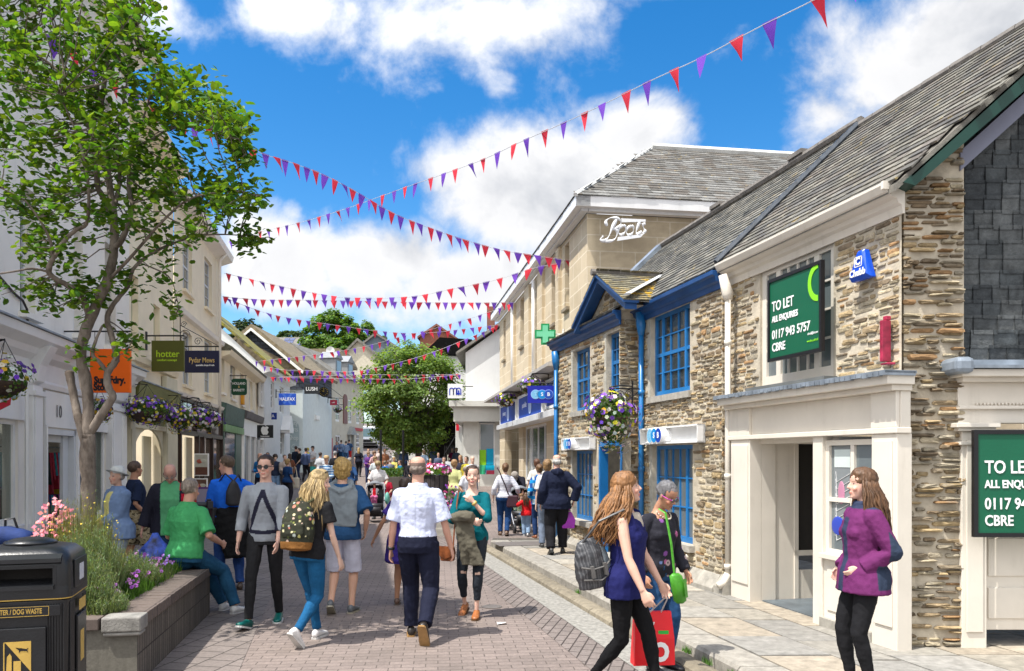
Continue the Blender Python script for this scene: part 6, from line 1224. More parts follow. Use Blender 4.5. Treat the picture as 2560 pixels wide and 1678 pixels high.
# ================================================================ bunting
RED = leaf_mat('bunting_cloth', .45); RED.node_tree.nodes['Principled BSDF'].inputs['Roughness'].default_value = .8
[setattr(n.inputs[7], 'default_value', (1,1,1,1)) for n in RED.node_tree.nodes if n.type == 'MIX']
def bunting(lab, pts, size, seed, n=None, first=0):
    """cord through measured points, each with its own distance; a pennant every ~0.42 m"""
    rr = random.Random(seed); P3 = [P(*p) for p in pts]; org_ = P3[0].copy(); t = thing('bunting_string', lab, 'bunting', org_, 0, 'bunting strings over the street'); out = []
    for i in range(len(P3)-1):
        for k in range(10):
            q = k/10; p0, p1, p2, p3 = P3[max(i-1,0)], P3[i], P3[i+1], P3[min(i+2,len(P3)-1)]; out.append(.5*((2*p1)+(p2-p0)*q+(2*p0-5*p1+4*p2-p3)*q*q+(3*p1-p0-3*p2+p3)*q**3)-org_)
    out.append(P3[-1]-org_); mb = MB(); mb.col = (.62,.62,.64); cr = max(.006, P3[0].y*.00022); mb.tube(out, cr, 5, up=(0,0,1)); mb.build('cord', RED, t)
    L = [0]
    for a, b in zip(out, out[1:]): L.append(L[-1]+(b-a).length)
    n = n or int(L[-1]/.62); 
    for k in range(n):
        s = L[-1]*(k+.5+rr.uniform(-.13,.13))/n; i = max(j for j in range(len(L)) if L[j] <= s); i = min(i, len(out)-2); q = (s-L[i])/max(1e-6, L[i+1]-L[i]); c = out[i].lerp(out[i+1], q); d = (out[i+1]-out[i]).normalized(); w = size*rr.uniform(.36,.44); h = size*rr.uniform(.95,1.12)
        wind = Vector((rr.uniform(-.15,.35), rr.uniform(-.25,.25), 0))*h*rr.uniform(.2,1.7); tw = d.lerp(Vector((d.y,-d.x,0))*rr.choice((-1,1)), rr.uniform(0,.6)).normalized()
        a, b, e = c-d*w, c+d*w, c+Vector((0,0,-h))+wind; m_ = (a+b+e)/3+Vector((-d.y,d.x,0))*w*rr.uniform(-.35,.35); g1 = (a+e)/2+wind*.25; g2 = (b+e)/2-wind*.1; z = Vector((0,0,.02))
        mb = MB(); mb.smooth = True; mb.col = (.80,.045,.075) if (k+first) % 2 == 0 else (.20,.07,.55); mb.add([a+z, b+z, g2, e, g1, m_], [(0,1,5),(1,2,5),(2,3,5),(3,4,5),(4,0,5)]); mb.build('pennant', RED, t)
S25 = .31
bunting('longest bunting string rising from the left eaves to the top right', [(548,614,29.4),(640,583,27.5),(745,558,25.5),(850,527,23.5),(955,490,21.5),(1010,470,20.5),(1124,430,18.6),(1210,398,17.2),(1302,355,15.8),(1404,310,14.5),(1505,263,13.3),(1625,203,12.1),(1752,145,11.0),(1898,68,10.0),(2050,-8,9.1),(2200,-95,8.3)], S25, 1, 40)
bunting('bunting string from behind the tree down to the script-signed store', [(100,70,12.0),(240,170,12.6),(400,270,13.5),(490,310,14.3),(545,333,14.9),(650,382,16),(737,410,17),(820,443,18),(898,485,19),(990,537,20),(1100,580,21.2),(1180,606,22),(1260,627,22.6),(1340,640,23),(1437,655,23.4)], S25, 2, 46, 1)
bunting('shallow bunting string under the crossing pair, left eaves to the big store', [(560,683,29),(700,716,28.3),(830,741,27.5),(915,746,27),(1032,742,26.2),(1130,723,25.5),(1240,700,24.8),(1345,668,24.2),(1437,655,23.6)], .30, 3, 30)
bunting('nearly level bunting string halfway up the sky gap', [(555,742,29.3),(650,750,29.5),(760,751,29.7),(915,754,30),(1060,757,30.2),(1180,758,30.4),(1285,757,31)], .28, 4, 34)
bunting('bunting string drooping from the left downpipe toward the white gabled shop', [(556,742,29.4),(640,775,30.2),(716,795,30.8),(830,812,31.8),(945,828,32.8),(1030,834,33.4),(1120,828,34.2),(1250,812,35.4)], .27, 5, 30, 1)
bunting('bunting string sloping from the big store corner down to the mossy roof', [(1288,757,31),(1180,795,32.5),(1080,823,34),(1000,843,35.3),(930,862,36.4),(880,873,37.2),(800,885,38.4),(720,895,39.4),(630,905,40.6)], .27, 6, 30)
bunting('bunting string sagging in front of the round tree to the white gable', [(655,915,40.6),(710,925,40),(760,926,39.6),(880,930,38.7),(950,917,38.2),(1021,900,37.8),(1090,878,37.3),(1163,849,37),(1241,816,36.8)], .27, 7, 30, 1)
bunting('lowest bunting string, left end over the white house', [(674,944,41),(760,945,41),(850,947,41),(930,948,41),(1010,948,41),(1090,942,41),(1158,937,41)], .26, 8, 26)
bunting('short bunting string just above the lowest one across the round tree', [(676,943,41.5),(800,940,41.6),(925,937,41.8),(1040,938,41.8),(1156,936,41.5)], .24, 9, 22, 1)
# ================================================================ street things
t = thing('menu_stand', 'tall cafe menu stand with two framed food posters', 'menu board', P(504,1290,22.6)-Vector((0,0,.0)), R(0)); k = 22.6/FPX; z0 = EYE+(HY-1290)*k; q = lambda px,py: ((px-504)*k, EYE+(HY-py)*k-z0)
for i, (a,b,c,e,cl) in enumerate(((486,522,1134,1190,(.45,.44,.38)),(487,519,1196,1253,(.13,.07,.05)))):
    x0,z1 = q(a,c); x1,z0_ = q(b,e); mb=MB(); mb.box(x0,x1,-.02,.02,z0_,z1); o=mb.build('frame', WHITEP, t); mb=MB(); mb.col=cl; mb.box(x0+.03,x1-.03,-.025,-.02,z0_+.03,z1-.03); mb.col=(.12,.05,.035); mb.box(x0+.03,x1-.03,-.03,-.025,z0_+.03,z0_+.25); mb.col=(.4,.1,.07); mb.ell(((x0+x1)/2-.05,-.03,z1-.22),(.08,.006,.06)); mb.col=(.5,.5,.42); mb.ell(((x0+x1)/2+.05,-.03,z1-.2),(.1,.006,.05)); mb.build('poster', attr_mat('poster_print',.5,.15), o)
mb=MB(); mb.tube([(-.12,0,.03),(-.12,0,1.7)],.015,5); mb.tube([(.15,0,.03),(.15,0,1.7)],.015,5); mb.box(-.2,.25,-.2,.2,0,.04); mb.build('post', IRON, t)
t = thing('pavement_board', 'purple framed pavement board next to the cafe menu stand', 'pavement board', P(497,1297,21.5)-Vector((-.08,0,0)), R(30)); mb=MB(); mb.box(-.28,.28,-.02,.02,.1,.85); mb.box(-.3,-.27,-.2,.2,0,.06); mb.build('board', M('purple_frame',(.07,.02,.13),.4), t); MB().box(-.24,.24,-.03,-.02,.15,.8).build('poster', flat('pb_poster',(.2,.18,.25)), t)
t = thing('pavement_board', 'turquoise pavement board with pictures in front of the pale blue terrace', 'pavement board', P(784,1178,43.5), R(10)); t.location.z = gz(43.5); mb=MB(); mb.box(-.3,.3,-.02,.02,.05,.72); mb.build('board', M('turq',(.03,.32,.30),.5,.6,8), t)
# tall round planter with flowers in the square
Zp = 18.3; t = thing('flower_tub', 'tall dark timber tub on a stone plinth overflowing with pink petunias', 'planter', (X(1090,Zp), Zp, 0)); 
mb=MB(); mb.lathe([(.21,.30),(.27,.9),(.29,1.34),(.27,1.36),(.24,1.30)], n=20); mb.build('tub', brick('tub_staves',.1,3,(.06,.05,.05),(.045,.04,.04),(.015,.013,.013),R(0),.01), t); MB().box(-.85,1.0,-.4,.6,0,.16).box(-.5,.6,-.35,.5,.16,.30).build('plinth', SILL, t)
rr=random.Random(6); lf=MB(); fl=MB()
for k in range(900): v=rv(rr).normalized(); leaf4(lf, Vector((v.x*.34,v.y*.32,1.38+abs(v.z)*.16)), v, .03, rr, greens(rr,(.1,.2,.03)))
for k in range(130): v=rv(rr).normalized(); p=Vector((v.x*.36,v.y*.34,1.42+abs(v.z)*.2)); leaf4(fl,p,(v+Vector((0,-.6,.3))).normalized(),.045,rr,rr.choice([(.6,.04,.25),(.75,.3,.5),(.3,.03,.12),(.7,.6,.62)]))
lf.build('foliage',LEAF,t); fl.build('flowers',PETAL,t); lf=MB(); fl=MB()
for k in range(160): leaf4(lf, Vector((.36+rr.uniform(-.12,.12),-.3+rr.uniform(-.1,.1),.3+rr.uniform(0,.75))), rv(rr).normalized(), .035, rr, greens(rr,(.05,.12,.03)))
for k in range(60): leaf4(fl, Vector((.36+rr.uniform(-.16,.16),-.42+rr.uniform(-.06,.06),.3+rr.uniform(0,.85))), Vector((0,-1,.2)), .035, rr, rr.choice([(.15,.03,.3),(.3,.03,.12),(.6,.5,.6)]))
lf.build('side_foliage',LEAF,t); fl.build('side_flowers',PETAL,t)
# brick beds around the square
for i,(px0,px1,Z,h,lab) in enumerate(((940,1000,32,.75,'grey brick bed with a green hedge by the pushchair group'),(1120,1150,34,.8,'grey brick bed by the steps of the dark shop'))):
    t=thing('brick_bed',lab,'planter',(X((px0+px1)/2,Z),Z,gz(Z))); w_=(X(px1,Z)-X(px0,Z))/2; MB().box(-w_,w_,-.3,1.2,-.1,h).build('wall', brick('bed_blocks%d'%i,.3,.15,(.24,.225,.19),(.19,.18,.15),(.1,.09,.08),0), t); mb=MB()
    for k in range(700): leaf4(mb, Vector((rr.uniform(-w_,w_),rr.uniform(-.2,1.1),h+rr.uniform(0,.35))), rv(rr).normalized(), .05, rr, greens(rr,(.05,.12,.025)))
    mb.build('hedge', LEAF, t)
for k,(px,Z,lab) in enumerate(((952,37,'left dark square table parasol pole under the tree'),(1008,38,'dark lamp post beside the round tree trunk'))):
    t=thing('iron_post',lab,'post',(X(px,Z),Z,gz(Z)),0,'iron posts under the tree'); mb=MB(); mb.tube([(0,0,0),(0,0,2.7)],[.07,.05],8); mb.lathe([(.12,0),(.12,.3),(.07,.4)],n=8); mb.build('pole', IRON, t)
t=thing('grey_boulder','big smooth grey rounded stone seat behind the flower tub','stone',(X(1118,33),33,gz(33))); mb=MB(); mb.smooth=True; mb.ell((0,0,.3),(.75,.5,1.05),20,12); mb.build('stone', M('smooth_stone',(.30,.31,.31),.8,.15), t)
# white van up the hill
Zv=86; t=thing('white_van','white delivery van facing down the hill left of the round tree','van',(X(920,Zv),Zv,gz(Zv)),R(8)); 
mb=MB(); prof=[(0,.35),(0,1.05),(.35,1.25),(1.0,2.25),(1.6,2.5),(5.2,2.55),(5.3,.35)]; mb.prism([(y,z) for y,z in prof],-1.0,1.0,'x'); body=mb.build('body', M('van_white',(.72,.73,.74),.3,.03), t, bevel=.08)
MB().quad((-.88,.36,1.30),(.88,.36,1.30),(.80,.93,2.18),(-.80,.93,2.18)).build('windscreen', M('van_glass',(.10,.2,.22),.1), t)
for s in (-1,1):
    MB().box(s*.62-.22,s*.62+.22,-.03,.05,.85,1.05).build('headlight', M('lamp_glass',(.5,.5,.5),.2), t); mb=MB(); mb.lathe([(.001,s*.8),(.34,s*.8),(.34,s*1.02),(.001,s*1.02)],(0,.95,.34),14,'x'); mb.build('wheel', IRON, t); MB().box(s*1.02,s*1.22,.5,.6,1.35,1.7).build('mirror', IRON, t)
MB().box(-.95,.95,-.08,.05,.4,.65).box(-.5,.5,-.04,.0,.7,1.0).build('bumper', IRON, t)
# ================================================================ people
SKIN = (lambda t: (t.fin(t.mix(t.rng(t.noise(25, 4), .35, .65), t.attr(), t.mix(.12, t.attr(), (.5,.2,.15))), .55, 0, .35, .12)))(NT('skin'))
CLOTH = attr_mat('cloth', .85, .10, 7, .25, 140, .15); DENIM = attr_mat('denim', .85, .22, 10, .3, 160, .15); SHINE = attr_mat('leather', .4, .2, 14, .15, 40, .5)
HAIR = (lambda t: (t.bump(t.noise(90, 3, .6, t.mp((1,1,.12))), .6, .01), t.fin(t.mix(t.rng(t.noise(55, 4, .65, t.mp((1,1,.12)), .4), .35, .68), t.mix(.55, t.attr(), (.02,.012,.008)), t.attr()), .5, 0, .4))[1])(NT('hair'))
REM = []
def rem(o, vox, paint=None, sm=2, disp=0, dsz=.1): REM.append((o, vox, paint, sm, disp, dsz))
_tx = {}
def dtex(sz):
    if sz not in _tx: t = bpy.data.textures.new('fold_%g' % sz, 'CLOUDS'); t.noise_scale = sz; t.noise_depth = 2; _tx[sz] = t
    return _tx[sz]
def ik(A, T, l1, l2, pole):
    A, T, pole = Vector(A), Vector(T), Vector(pole); v = T-A; d = v.length; dm = l1+l2-.004
    if d > dm: T = A+v*(dm/d); d = dm
    v = (T-A)/d; a = (l1*l1-l2*l2+d*d)/(2*d); h = math.sqrt(max(0, l1*l1-a*a)); p = pole-v*pole.dot(v); p = p.normalized() if p.length > 1e-4 else Vector((0,1,0)); return A+v*a+p*h, T
HEADR = [(0.0,-.062,-.01,.018),(.008,-.078,.0,.030),(.022,-.084,.025,.042),(.045,-.085,.045,.052),(.068,-.088,.060,.060),(.092,-.087,.078,.067),(.115,-.082,.090,.071),(.130,-.084,.095,.073),(.150,-.088,.098,.0745),(.178,-.084,.097,.0735),(.203,-.070,.088,.066),(.220,-.050,.068,.052),(.231,-.025,.045,.034),(.236,-.0,.02,.014)]
def person(label, px, Z, h=1.7, face=0, g=None, fem=False, fat=1.0, lean=0, side=0, twist=0, yaw=0, pitch=0, roll=0, lf=(.10,0,0), rf=(-.10,0,0), la=None, ra=None, lpole=None, rpole=None, hipz=None, hipf=0,
           skin=(.55,.34,.25), hair=('short',(.06,.035,.02)), top=None, bot=None, shoe=((.03,.03,.03),(.03,.03,.03)), near=1, extra=None, group=None, palml=None, palmr=None, curl=.5, z0=0, x0=None, brow=None, lips=None, beard=None):
    k = h/1.75; g = gz(Z) if g is None else g; wx = X(px, Z) if x0 is None else x0
    root = thing('person', label, 'person', (wx, Z, g+z0), R(face), group); vox = {2:.0065, 1:.010, 0:.018}[near]; sc = Matrix.Scale(k, 4); seated = hipz is not None
    hz = (hipz/k if seated else .93); 
    if not seated: hz -= .012*abs((lf[1]-rf[1]))*2
    RT = Matrix.Rotation(R(twist),4,'Z') @ Matrix.Rotation(R(lean),4,'X') @ Matrix.Rotation(R(side),4,'Y'); hp = Vector((0,-hipf,hz))
    def T(x, f, z): return hp+(RT @ Vector((x, -f, z-.93)))
    sw = .148 if fem else .172; hw = .092
    SL_, SR = T(sw,0,1.378), T(-sw,0,1.378)
    def tgt(v, s): v = v or (s*.25,.04,.875); return Vector((v[0], -v[1], v[2]))
    la_, ra_ = tgt(la, 1), tgt(ra, -1); dp = lambda s: Vector((s*.35, .8, -.2))
    EL, WL_ = ik(SL_, la_, .285, .25, lpole and Vector((lpole[0],-lpole[1],lpole[2])) or dp(1)); ER, WR_ = ik(SR, ra_, .285, .25, rpole and Vector((rpole[0],-rpole[1],rpole[2])) or dp(-1))
    HL, HR = hp+Vector((hw,0,-.02)), hp+Vector((-hw,0,-.02)); af = lambda v: Vector((v[0], -v[1], .085+v[2]))
    KL, AL = ik(HL, af(lf), .425, .42, (.08,-1,.15)); KR, AR = ik(HR, af(rf), .425, .42, (-.08,-1,.15))
    tor = [(.84,0,.125,.095),(.90,-.01,.165,.115),(.97,-.005,.160,.112),(1.06,.0,.140,.098),(1.16,.005,.148,.104),(1.27,.01,.162,.115),(1.34,.005,.160,.11),(1.385,0,.138,.095),(1.425,-.006,.108,.075),(1.46,-.010,.075,.06),(1.48,-.012,.056,.052)]
    if fem: tor = [(z, f, rx*(1.06 if z < 1 else (.86 if z < 1.2 else .88)), ry*(1.05 if z < 1 else .92)) for z, f, rx, ry in tor]
    if fat != 1: tor = [(z, f+(.02*(fat-1)/.2 if 1 <= z <= 1.25 else 0), rx*(fat if z < 1.3 else (1+fat)/2), ry*(fat*1.05 if z < 1.3 else (1+fat)/2)) for z, f, rx, ry in tor]
    def trings(e, zlo, zhi, fl=0):
        rr = [r for r in tor if zlo <= r[0] <= zhi]
        def at(z):
            for a, b in zip(tor, tor[1:]):
                if a[0] <= z <= b[0]: q = (z-a[0])/(b[0]-a[0]); return tuple(x+(y-x)*q for x, y in zip(a, b))
            return (z,)+tor[0][1:] if z < tor[0][0] else (z,)+tor[-1][1:]
        rr = [at(zlo)]+[r for r in rr if abs(r[0]-zlo) > .01 and abs(r[0]-zhi) > .01]+[at(zhi)]; out = []
        for z, f, rx, ry in rr:
            if z < .97: rx, ry = max(rx, .165*fat*(1 if not fem else 1.05)), max(ry, .115*fat)
            e2 = e+fl*max(0, (1.1-z)); out.append([T((rx+e2)*math.cos(t), f+(ry+e2)*math.sin(t), z) for t in [2*math.pi*i/18 for i in range(18)]])
        return out
    def mk(): m = MB(); m.M = sc; m.smooth = True; return m
    def J(m, c, r): m.ell(c, (r,r,r), 10, 7)
    HM = Matrix.Translation(T(0,.0,1.50)+Vector((0,0,0))) @ RT @ Matrix.Rotation(R(yaw),4,'Z') @ Matrix.Rotation(R(pitch),4,'X') @ Matrix.Rotation(R(roll),4,'Y') @ Matrix.Translation((0,-.012,.012)); Hs = HM
    armr = (.043,.040,.034,.031,.024); 
    if fem: armr = tuple(a*.88 for a in armr)
    if fat > 1.1: armr = tuple(a*1.15 for a in armr)
    # --- body
    cov = bot and bot[0] in ('jeans','trousers','crop'); mb = mk(); mb.loft([[T(rx*(.94 if z > 1 else .8)*math.cos(t), f+ry*(.94 if z > 1 else .78)*math.sin(t), z+(.03 if z < .9 else 0)) for t in [2*math.pi*i/16 for i in range(16)]] for z, f, rx, ry in tor])
    nt_ = HM @ Vector((0,.012,.05)); nr = .050 if fem else .058; mb.tube([T(0,-.015,1.43), T(0,-.01,1.49), nt_, nt_+Vector((0,0,.03))], [nr*1.35,nr,nr*.95,nr*.9], 12)
    mb.loft([[HM @ Vector((hw_*math.cos(t)*(1 if math.sin(t) > 0 else .97), (yf+yb)/2-(yb-yf)/2*math.sin(t)*-1 , z)) for t in [2*math.pi*i/18 for i in range(18)]] for z, yf, yb, hw_ in HEADR])
    if near:
        mb.tube([HM @ Vector(p) for p in ((0,-.080,.128),(0,-.094,.108),(0,-.106,.090),(0,-.090,.078))], [.007,.009,.012,.008], 8)
        for s in (-1,1): mb.ell(HM @ Vector((s*.009,-.094,.086)), (.008,.009,.007), 8, 6); mb.ell(HM @ Vector((s*.075,.008,.108)), (.009,.018,.030), 8, 7); mb.ell(HM @ Vector((s*.038,-.068,.080)), (.020,.016,.018), 8, 6)
        mb.ell(HM @ Vector((0,-.086,.053)), (.022,.009,.0055), 10, 6); mb.ell(HM @ Vector((0,-.085,.043)), (.019,.009,.0055), 10, 6); mb.ell(HM @ Vector((0,-.075,.016)), (.020,.014,.014), 10, 6)
    for S, E, W, s in ((SL_,EL,WL_,1),(SR,ER,WR_,-1)):
        mb.tube([T(s*sw*.55,0,1.385), S, S.lerp(E,.35), E, E.lerp(W,.3), W], [armr[0]*1.05,armr[0]*1.12,armr[0],armr[2],armr[1]*.92,armr[4]], 10); J(mb, S, armr[0]*1.12); J(mb, E, armr[2])
        d = (W-E).normalized(); pn = Vector((-s,0,0)) if (palml if s > 0 else palmr) is None else Vector(palml if s > 0 else palmr); pn = (pn-d*pn.dot(d)).normalized(); sd = d.cross(pn)   # palm normal, side axis
        if sd.y > 0: sd = -sd      # thumb side points forward
        if near:
            fr = lambda c, a, b: [c+sd*a*math.cos(t)+pn*b*math.sin(t) for t in [2*math.pi*i/10 for i in range(10)]]
            mb.loft([fr(W-d*.01,.024,.018), fr(W+d*.02,.030,.016), fr(W+d*.055,.040,.015), fr(W+d*.088,.040,.012), fr(W+d*.094,.03,.008)])
            for i, (of, ln) in enumerate(((.030,.070),(.0105,.080),(-.0095,.074),(-.029,.058))):
                b = W+d*.085+sd*of; c1 = curl*(.7+.15*i); dd = d; pts = [b-d*.01]; sp = sd*(of*.12)
                for j in range(3): dd = (d*math.cos(c1*(j+.6))+pn*math.sin(c1*(j+.6))).normalized(); pts.append(pts[-1]+dd*ln*(.42,.32,.26)[j]+sp*(1 if j == 0 else .4)); 
                mb.tube(pts, [.0088,.0085,.0078,.0062], 7)
            tb_ = W+d*.022+sd*.026; mb.tube([tb_-sd*.01, tb_+sd*.016+d*.022+pn*.006, tb_+sd*.022+d*.045+pn*.014, tb_+sd*.020+d*.066+pn*.022], [.012,.0105,.009,.007], 7)
        else: mb.tube([W, W+d*.07, W+d*.15+pn*.03], [.024,.03,.015], 7, flat=.6)
    leg = (.078,.070,.050,.050,.034)
    if fem: leg = (.080,.072,.049,.049,.031)
    lf_ = (1+fat)/2*1.02; leg_t = lf_; leg = tuple(q*(.80 if cov else lf_) for q in leg)
    for Hh, K, A, s in ((HL,KL,AL,1),(HR,KR,AR,-1)):
        mb.tube([Hh, Hh.lerp(K,.4), K, K.lerp(A,.3), K.lerp(A,.7), A, A-Vector((0,0,.04))], [leg[0],leg[1],leg[2],leg[3]*1.05,leg[3]*.72,leg[4],leg[4]*.9], 10); J(mb, K, leg[2]); J(mb, Hh, leg[0])
    bd = mb.build('body', SKIN, root); Hi = (sc @ HM @ sc.inverted()).inverted(); hc = np.array(hair[1]); bald = hair[0] in ('bald','fringe'); br = np.array(brow or [x*.8 for x in hair[1]]); lp = np.array(lips or (skin[0]*.85, skin[1]*.52, skin[2]*.52))
    def pb(co):
        c = np.tile(np.array(skin), (len(co),1)); hl = (np.c_[co, np.ones(len(co))] @ np.array(Hi).T)[:, :3]/k; x, y, z = hl[:,0], hl[:,1], hl[:,2]
        if near:
            f = (y < -.05); ax = np.abs(x); c[f & (ax < .021) & (np.abs(z-.048) < .0085) & (y < -.078)] = lp
            ck = f & (np.hypot(ax-.040, z-.078) < .020); c[ck] = c[ck]*np.array([1.08,.88,.86])
            c[f & (np.abs(ax-.030) < .014) & (np.abs(z-.120) < .0065)] = np.array(skin)*.72; c[f & (np.abs(ax-.030) < .011) & (np.abs(z-.119) < .0045)] = (.5,.48,.46); c[f & (np.abs(ax-.031) < .0055) & (np.abs(z-.119) < .006)] = (.03,.02,.015)
            c[f & (np.abs(ax-.031) < .017) & (np.abs(z-(.137-.12*np.abs(ax-.03))) < .0036)] = br*.6+np.array(skin)*.4
            if beard is not None: c[f & (z < .045) & (y < -.03)] = beard
        sc_ = (z > .07) & (z < .26) & (((y > .01) | (z > .196-.0*y)) if not bald else ((y > .0) & (z < .175+.0*y))) & (np.abs(x) < .12) & (y < .15) & (z+y*.9 > .11)
        if hair[0] != 'none': c[sc_] = hc*.9
        return c
    rem(bd, vox, pb, 1)
    # --- trousers, skirt, shorts
    if bot:
        kind, col, *o_ = bot; e = (o_[0] if o_ else .014); mt = DENIM if kind in ('jeans',) else CLOTH; fn = o_[1] if len(o_) > 1 else None; mb = mk()
        if kind in ('jeans','trousers','shorts','crop'):
            mb.loft(trings(e*.8+.006, .835, 1.01)); fr_ = {'shorts':.12,'crop':.72}.get(kind, .97)
            for Hh, K, A, s in ((HL,KL,AL,1),(HR,KR,AR,-1)):
                if kind == 'shorts': kk = K.lerp(A,.06); mb.tube([Hh, Hh.lerp(K,.5), kk], [.088+e,.082+e*1.3,.074+e*1.6], 12)
                else: mb.tube([Hh+Vector((0,0,.02)), Hh.lerp(K,.4), K, K.lerp(A,.35), K.lerp(A,.7*fr_), K.lerp(A,fr_)], [(.088+e)*leg_t,(.080+e)*leg_t,(.058+e)*leg_t,(.056+e)*leg_t,.044+e*1.2,.040+e*1.4], 12); J(mb, K, (.058+e)*leg_t)
                J(mb, Hh, .09+e)
            if seated: J(mb, hp+Vector((0,.02,-.04)), .13+e)
        else:   # skirt / dress
            hem = o_[2] if len(o_) > 2 else .5; w_ = o_[3] if len(o_) > 3 else .24; n = 5; rg_ = []
            for q in range(n+1): z = 1.02-(1.02-hem)*q/n; a = .14+(w_-.14)*(q/n)**.6; rg_.append([hp+Vector((a*math.cos(t)+.02*q*math.sin(3*t)/n, -hipf*0+a*.78*math.sin(t)*-1, z-.93)) for t in [2*math.pi*i/20 for i in range(20)]])
            mb.loft(rg_)
        b_ = mb.build({'jeans':'jeans','trousers':'trousers','shorts':'shorts','crop':'trousers','skirt':'skirt','dress':'skirt'}[kind], mt, root); rem(b_, vox*1.15, (lambda co, c=col, f=fn: (f(co/k) if f else np.tile(np.array(c), (len(co),1)))), 2, .010 if near else 0, .05)
    # --- tops, first is innermost
    for tp in (top or []):
        kind, col, slv, hem, e = tp[:5]; fn = tp[5] if len(tp) > 5 else None; mb = mk(); zt = 1.468 if kind not in ('tank','scoop') else 1.40
        mb.loft(trings(e, hem, zt, .12 if kind in ('jacket','loose') else 0))
        if fem and near: [mb.ell(T(s*.070,.085,1.255), (.062+e*.5,.055+e*.5,.065), 10, 8) for s in (-1,1)]
        if kind == 'tank': [mb.tube([T(s*.10,.095,1.32), T(s*.112,.05,1.44), T(s*.105,-.03,1.46), T(s*.10,-.09,1.36)], .016+e*.4, 7) for s in (-1,1)]
        else:
            for S, E, W, s in ((SL_,EL,WL_,1),(SR,ER,WR_,-1)):
                L = [T(s*sw*.45,0,1.395), T(s*sw*.8,0,1.386), S, S.lerp(E,.3)]; rd = [.036+e*.8,.042+e*.9,.047+e,.047+e]
                if slv >= .5: L += [E]; rd += [.042+e]; q = (slv-.5)*2; 
                if slv > .5: L += [E.lerp(W,q*.5), E.lerp(W,min(q,.97))]; rd += [.040+e,.034+e*1.1]
                if slv < .5: L += [S.lerp(E,max(.31,slv*2))]; rd += [.050+e*1.3]
                mb.tube(L, rd, 12); J(mb, S, .046+e); (J(mb, E, .042+e) if slv > .5 else None)
        if kind in ('jacket','shirt','polo'): mb.tube([T(.075*math.cos(t),.062*math.sin(t)-.01,1.475+.0*t) for t in [2*math.pi*i/14+.0 for i in range(15)]], .014+e*.3, 7)
        nm = {'jacket':'jacket','tank':'vest_top','polo':'polo_shirt','shirt':'shirt','jumper':'jumper'}.get(kind, 'top'); b_ = mb.build(nm, CLOTH, root)
        rem(b_, vox*1.15, (lambda co, c=col, f=fn: (f(co/k) if f else np.tile(np.array(c), (len(co),1)))), 2, (.011 if e > .02 else .009) if near else 0, .045)
    # --- shoes
    if shoe:
        for K, A, s, ft in ((KL,AL,1,lf),(KR,AR,-1,rf)):
            pt_ = R(ft[3] if len(ft) > 3 else 0); yw = R(ft[4] if len(ft) > 4 else s*8); RM = Matrix.Rotation(yw,3,'Z') @ Matrix.Rotation(pt_,3,'X'); c = A-Vector((0,0,0)); mb = mk(); rings, sole = [], []
            for y, w_, hh in ((.065,.022,.05),(.05,.034,.085),(.0,.038,.095),(-.05,.040,.070),(-.10,.045,.052),(-.15,.044,.042),(-.18,.032,.034),(-.195,.015,.024)):
                rings.append([c+RM @ Vector((w_*math.cos(t), y, -.075+hh*.5+hh*.5*math.sin(t))) for t in [2*math.pi*i/12 for i in range(12)]]); sole.append([c+RM @ Vector((a*(w_+.004), y*1.03, b)) for a, b in ((-1,-.088),(1,-.088),(1,-.070),(-1,-.070))])
            mb.col = shoe[0]; mb.loft(rings); o_ = mb.build('shoe', SHINE if near else CLOTH, root)
            if near: m2 = mk(); m2.smooth = False; m2.col = shoe[1]; m2.loft(sole); m2.build('sole', SHINE, o_)
    # --- hair
    hk, hcol = hair[0], hair[1]; mb = mk(); rh = random.Random(int(px*7+Z*13)); HH = lambda x, y, z: HM @ Vector((x, y, z))
    if hk in ('short','curly','bob','tied','long','cap'):
        rt_ = Matrix.Rotation(R(-27),3,'X'); R3 = HM.to_3x3() @ rt_; g_ = {'short':.004,'curly':.016,'bob':.012,'tied':.003,'long':.006,'cap':.004}[hk]
        mb.ell(HH(0,.024 if hk in ('short','caphat') else .019,.156), (.079+g_,.096+g_,.085+g_), 18, 12, R3)
        if hk != 'short': mb.ell(HH(0,.05,.10), (.070+g_,.055+g_,.08+g_), 12, 9)
        if hk == 'curly': [mb.ell(HH(.085*math.cos(a)*math.cos(b), .02-.095*math.sin(a)*math.cos(b)*-1, .14+.1*math.sin(b)), (.03,.03,.03), 8, 6) for a, b in [(rh.uniform(-.3,3.4), rh.uniform(-.9,1.3)) for _ in range(34)]]
        if hk == 'bob': mb.tube([HH(0,.03,.14),HH(0,.05,.06),HH(0,.045,.02)],[.085,.083,.06],12,flat=.8)
        if hk == 'tied': J(mb, HH(0,.115,.13), .032)
        o_ = mb.build('hair', HAIR, root); rem(o_, max(vox,.007), lambda co: np.tile(hc, (len(co),1)), 1, .016 if near else .008, .03)
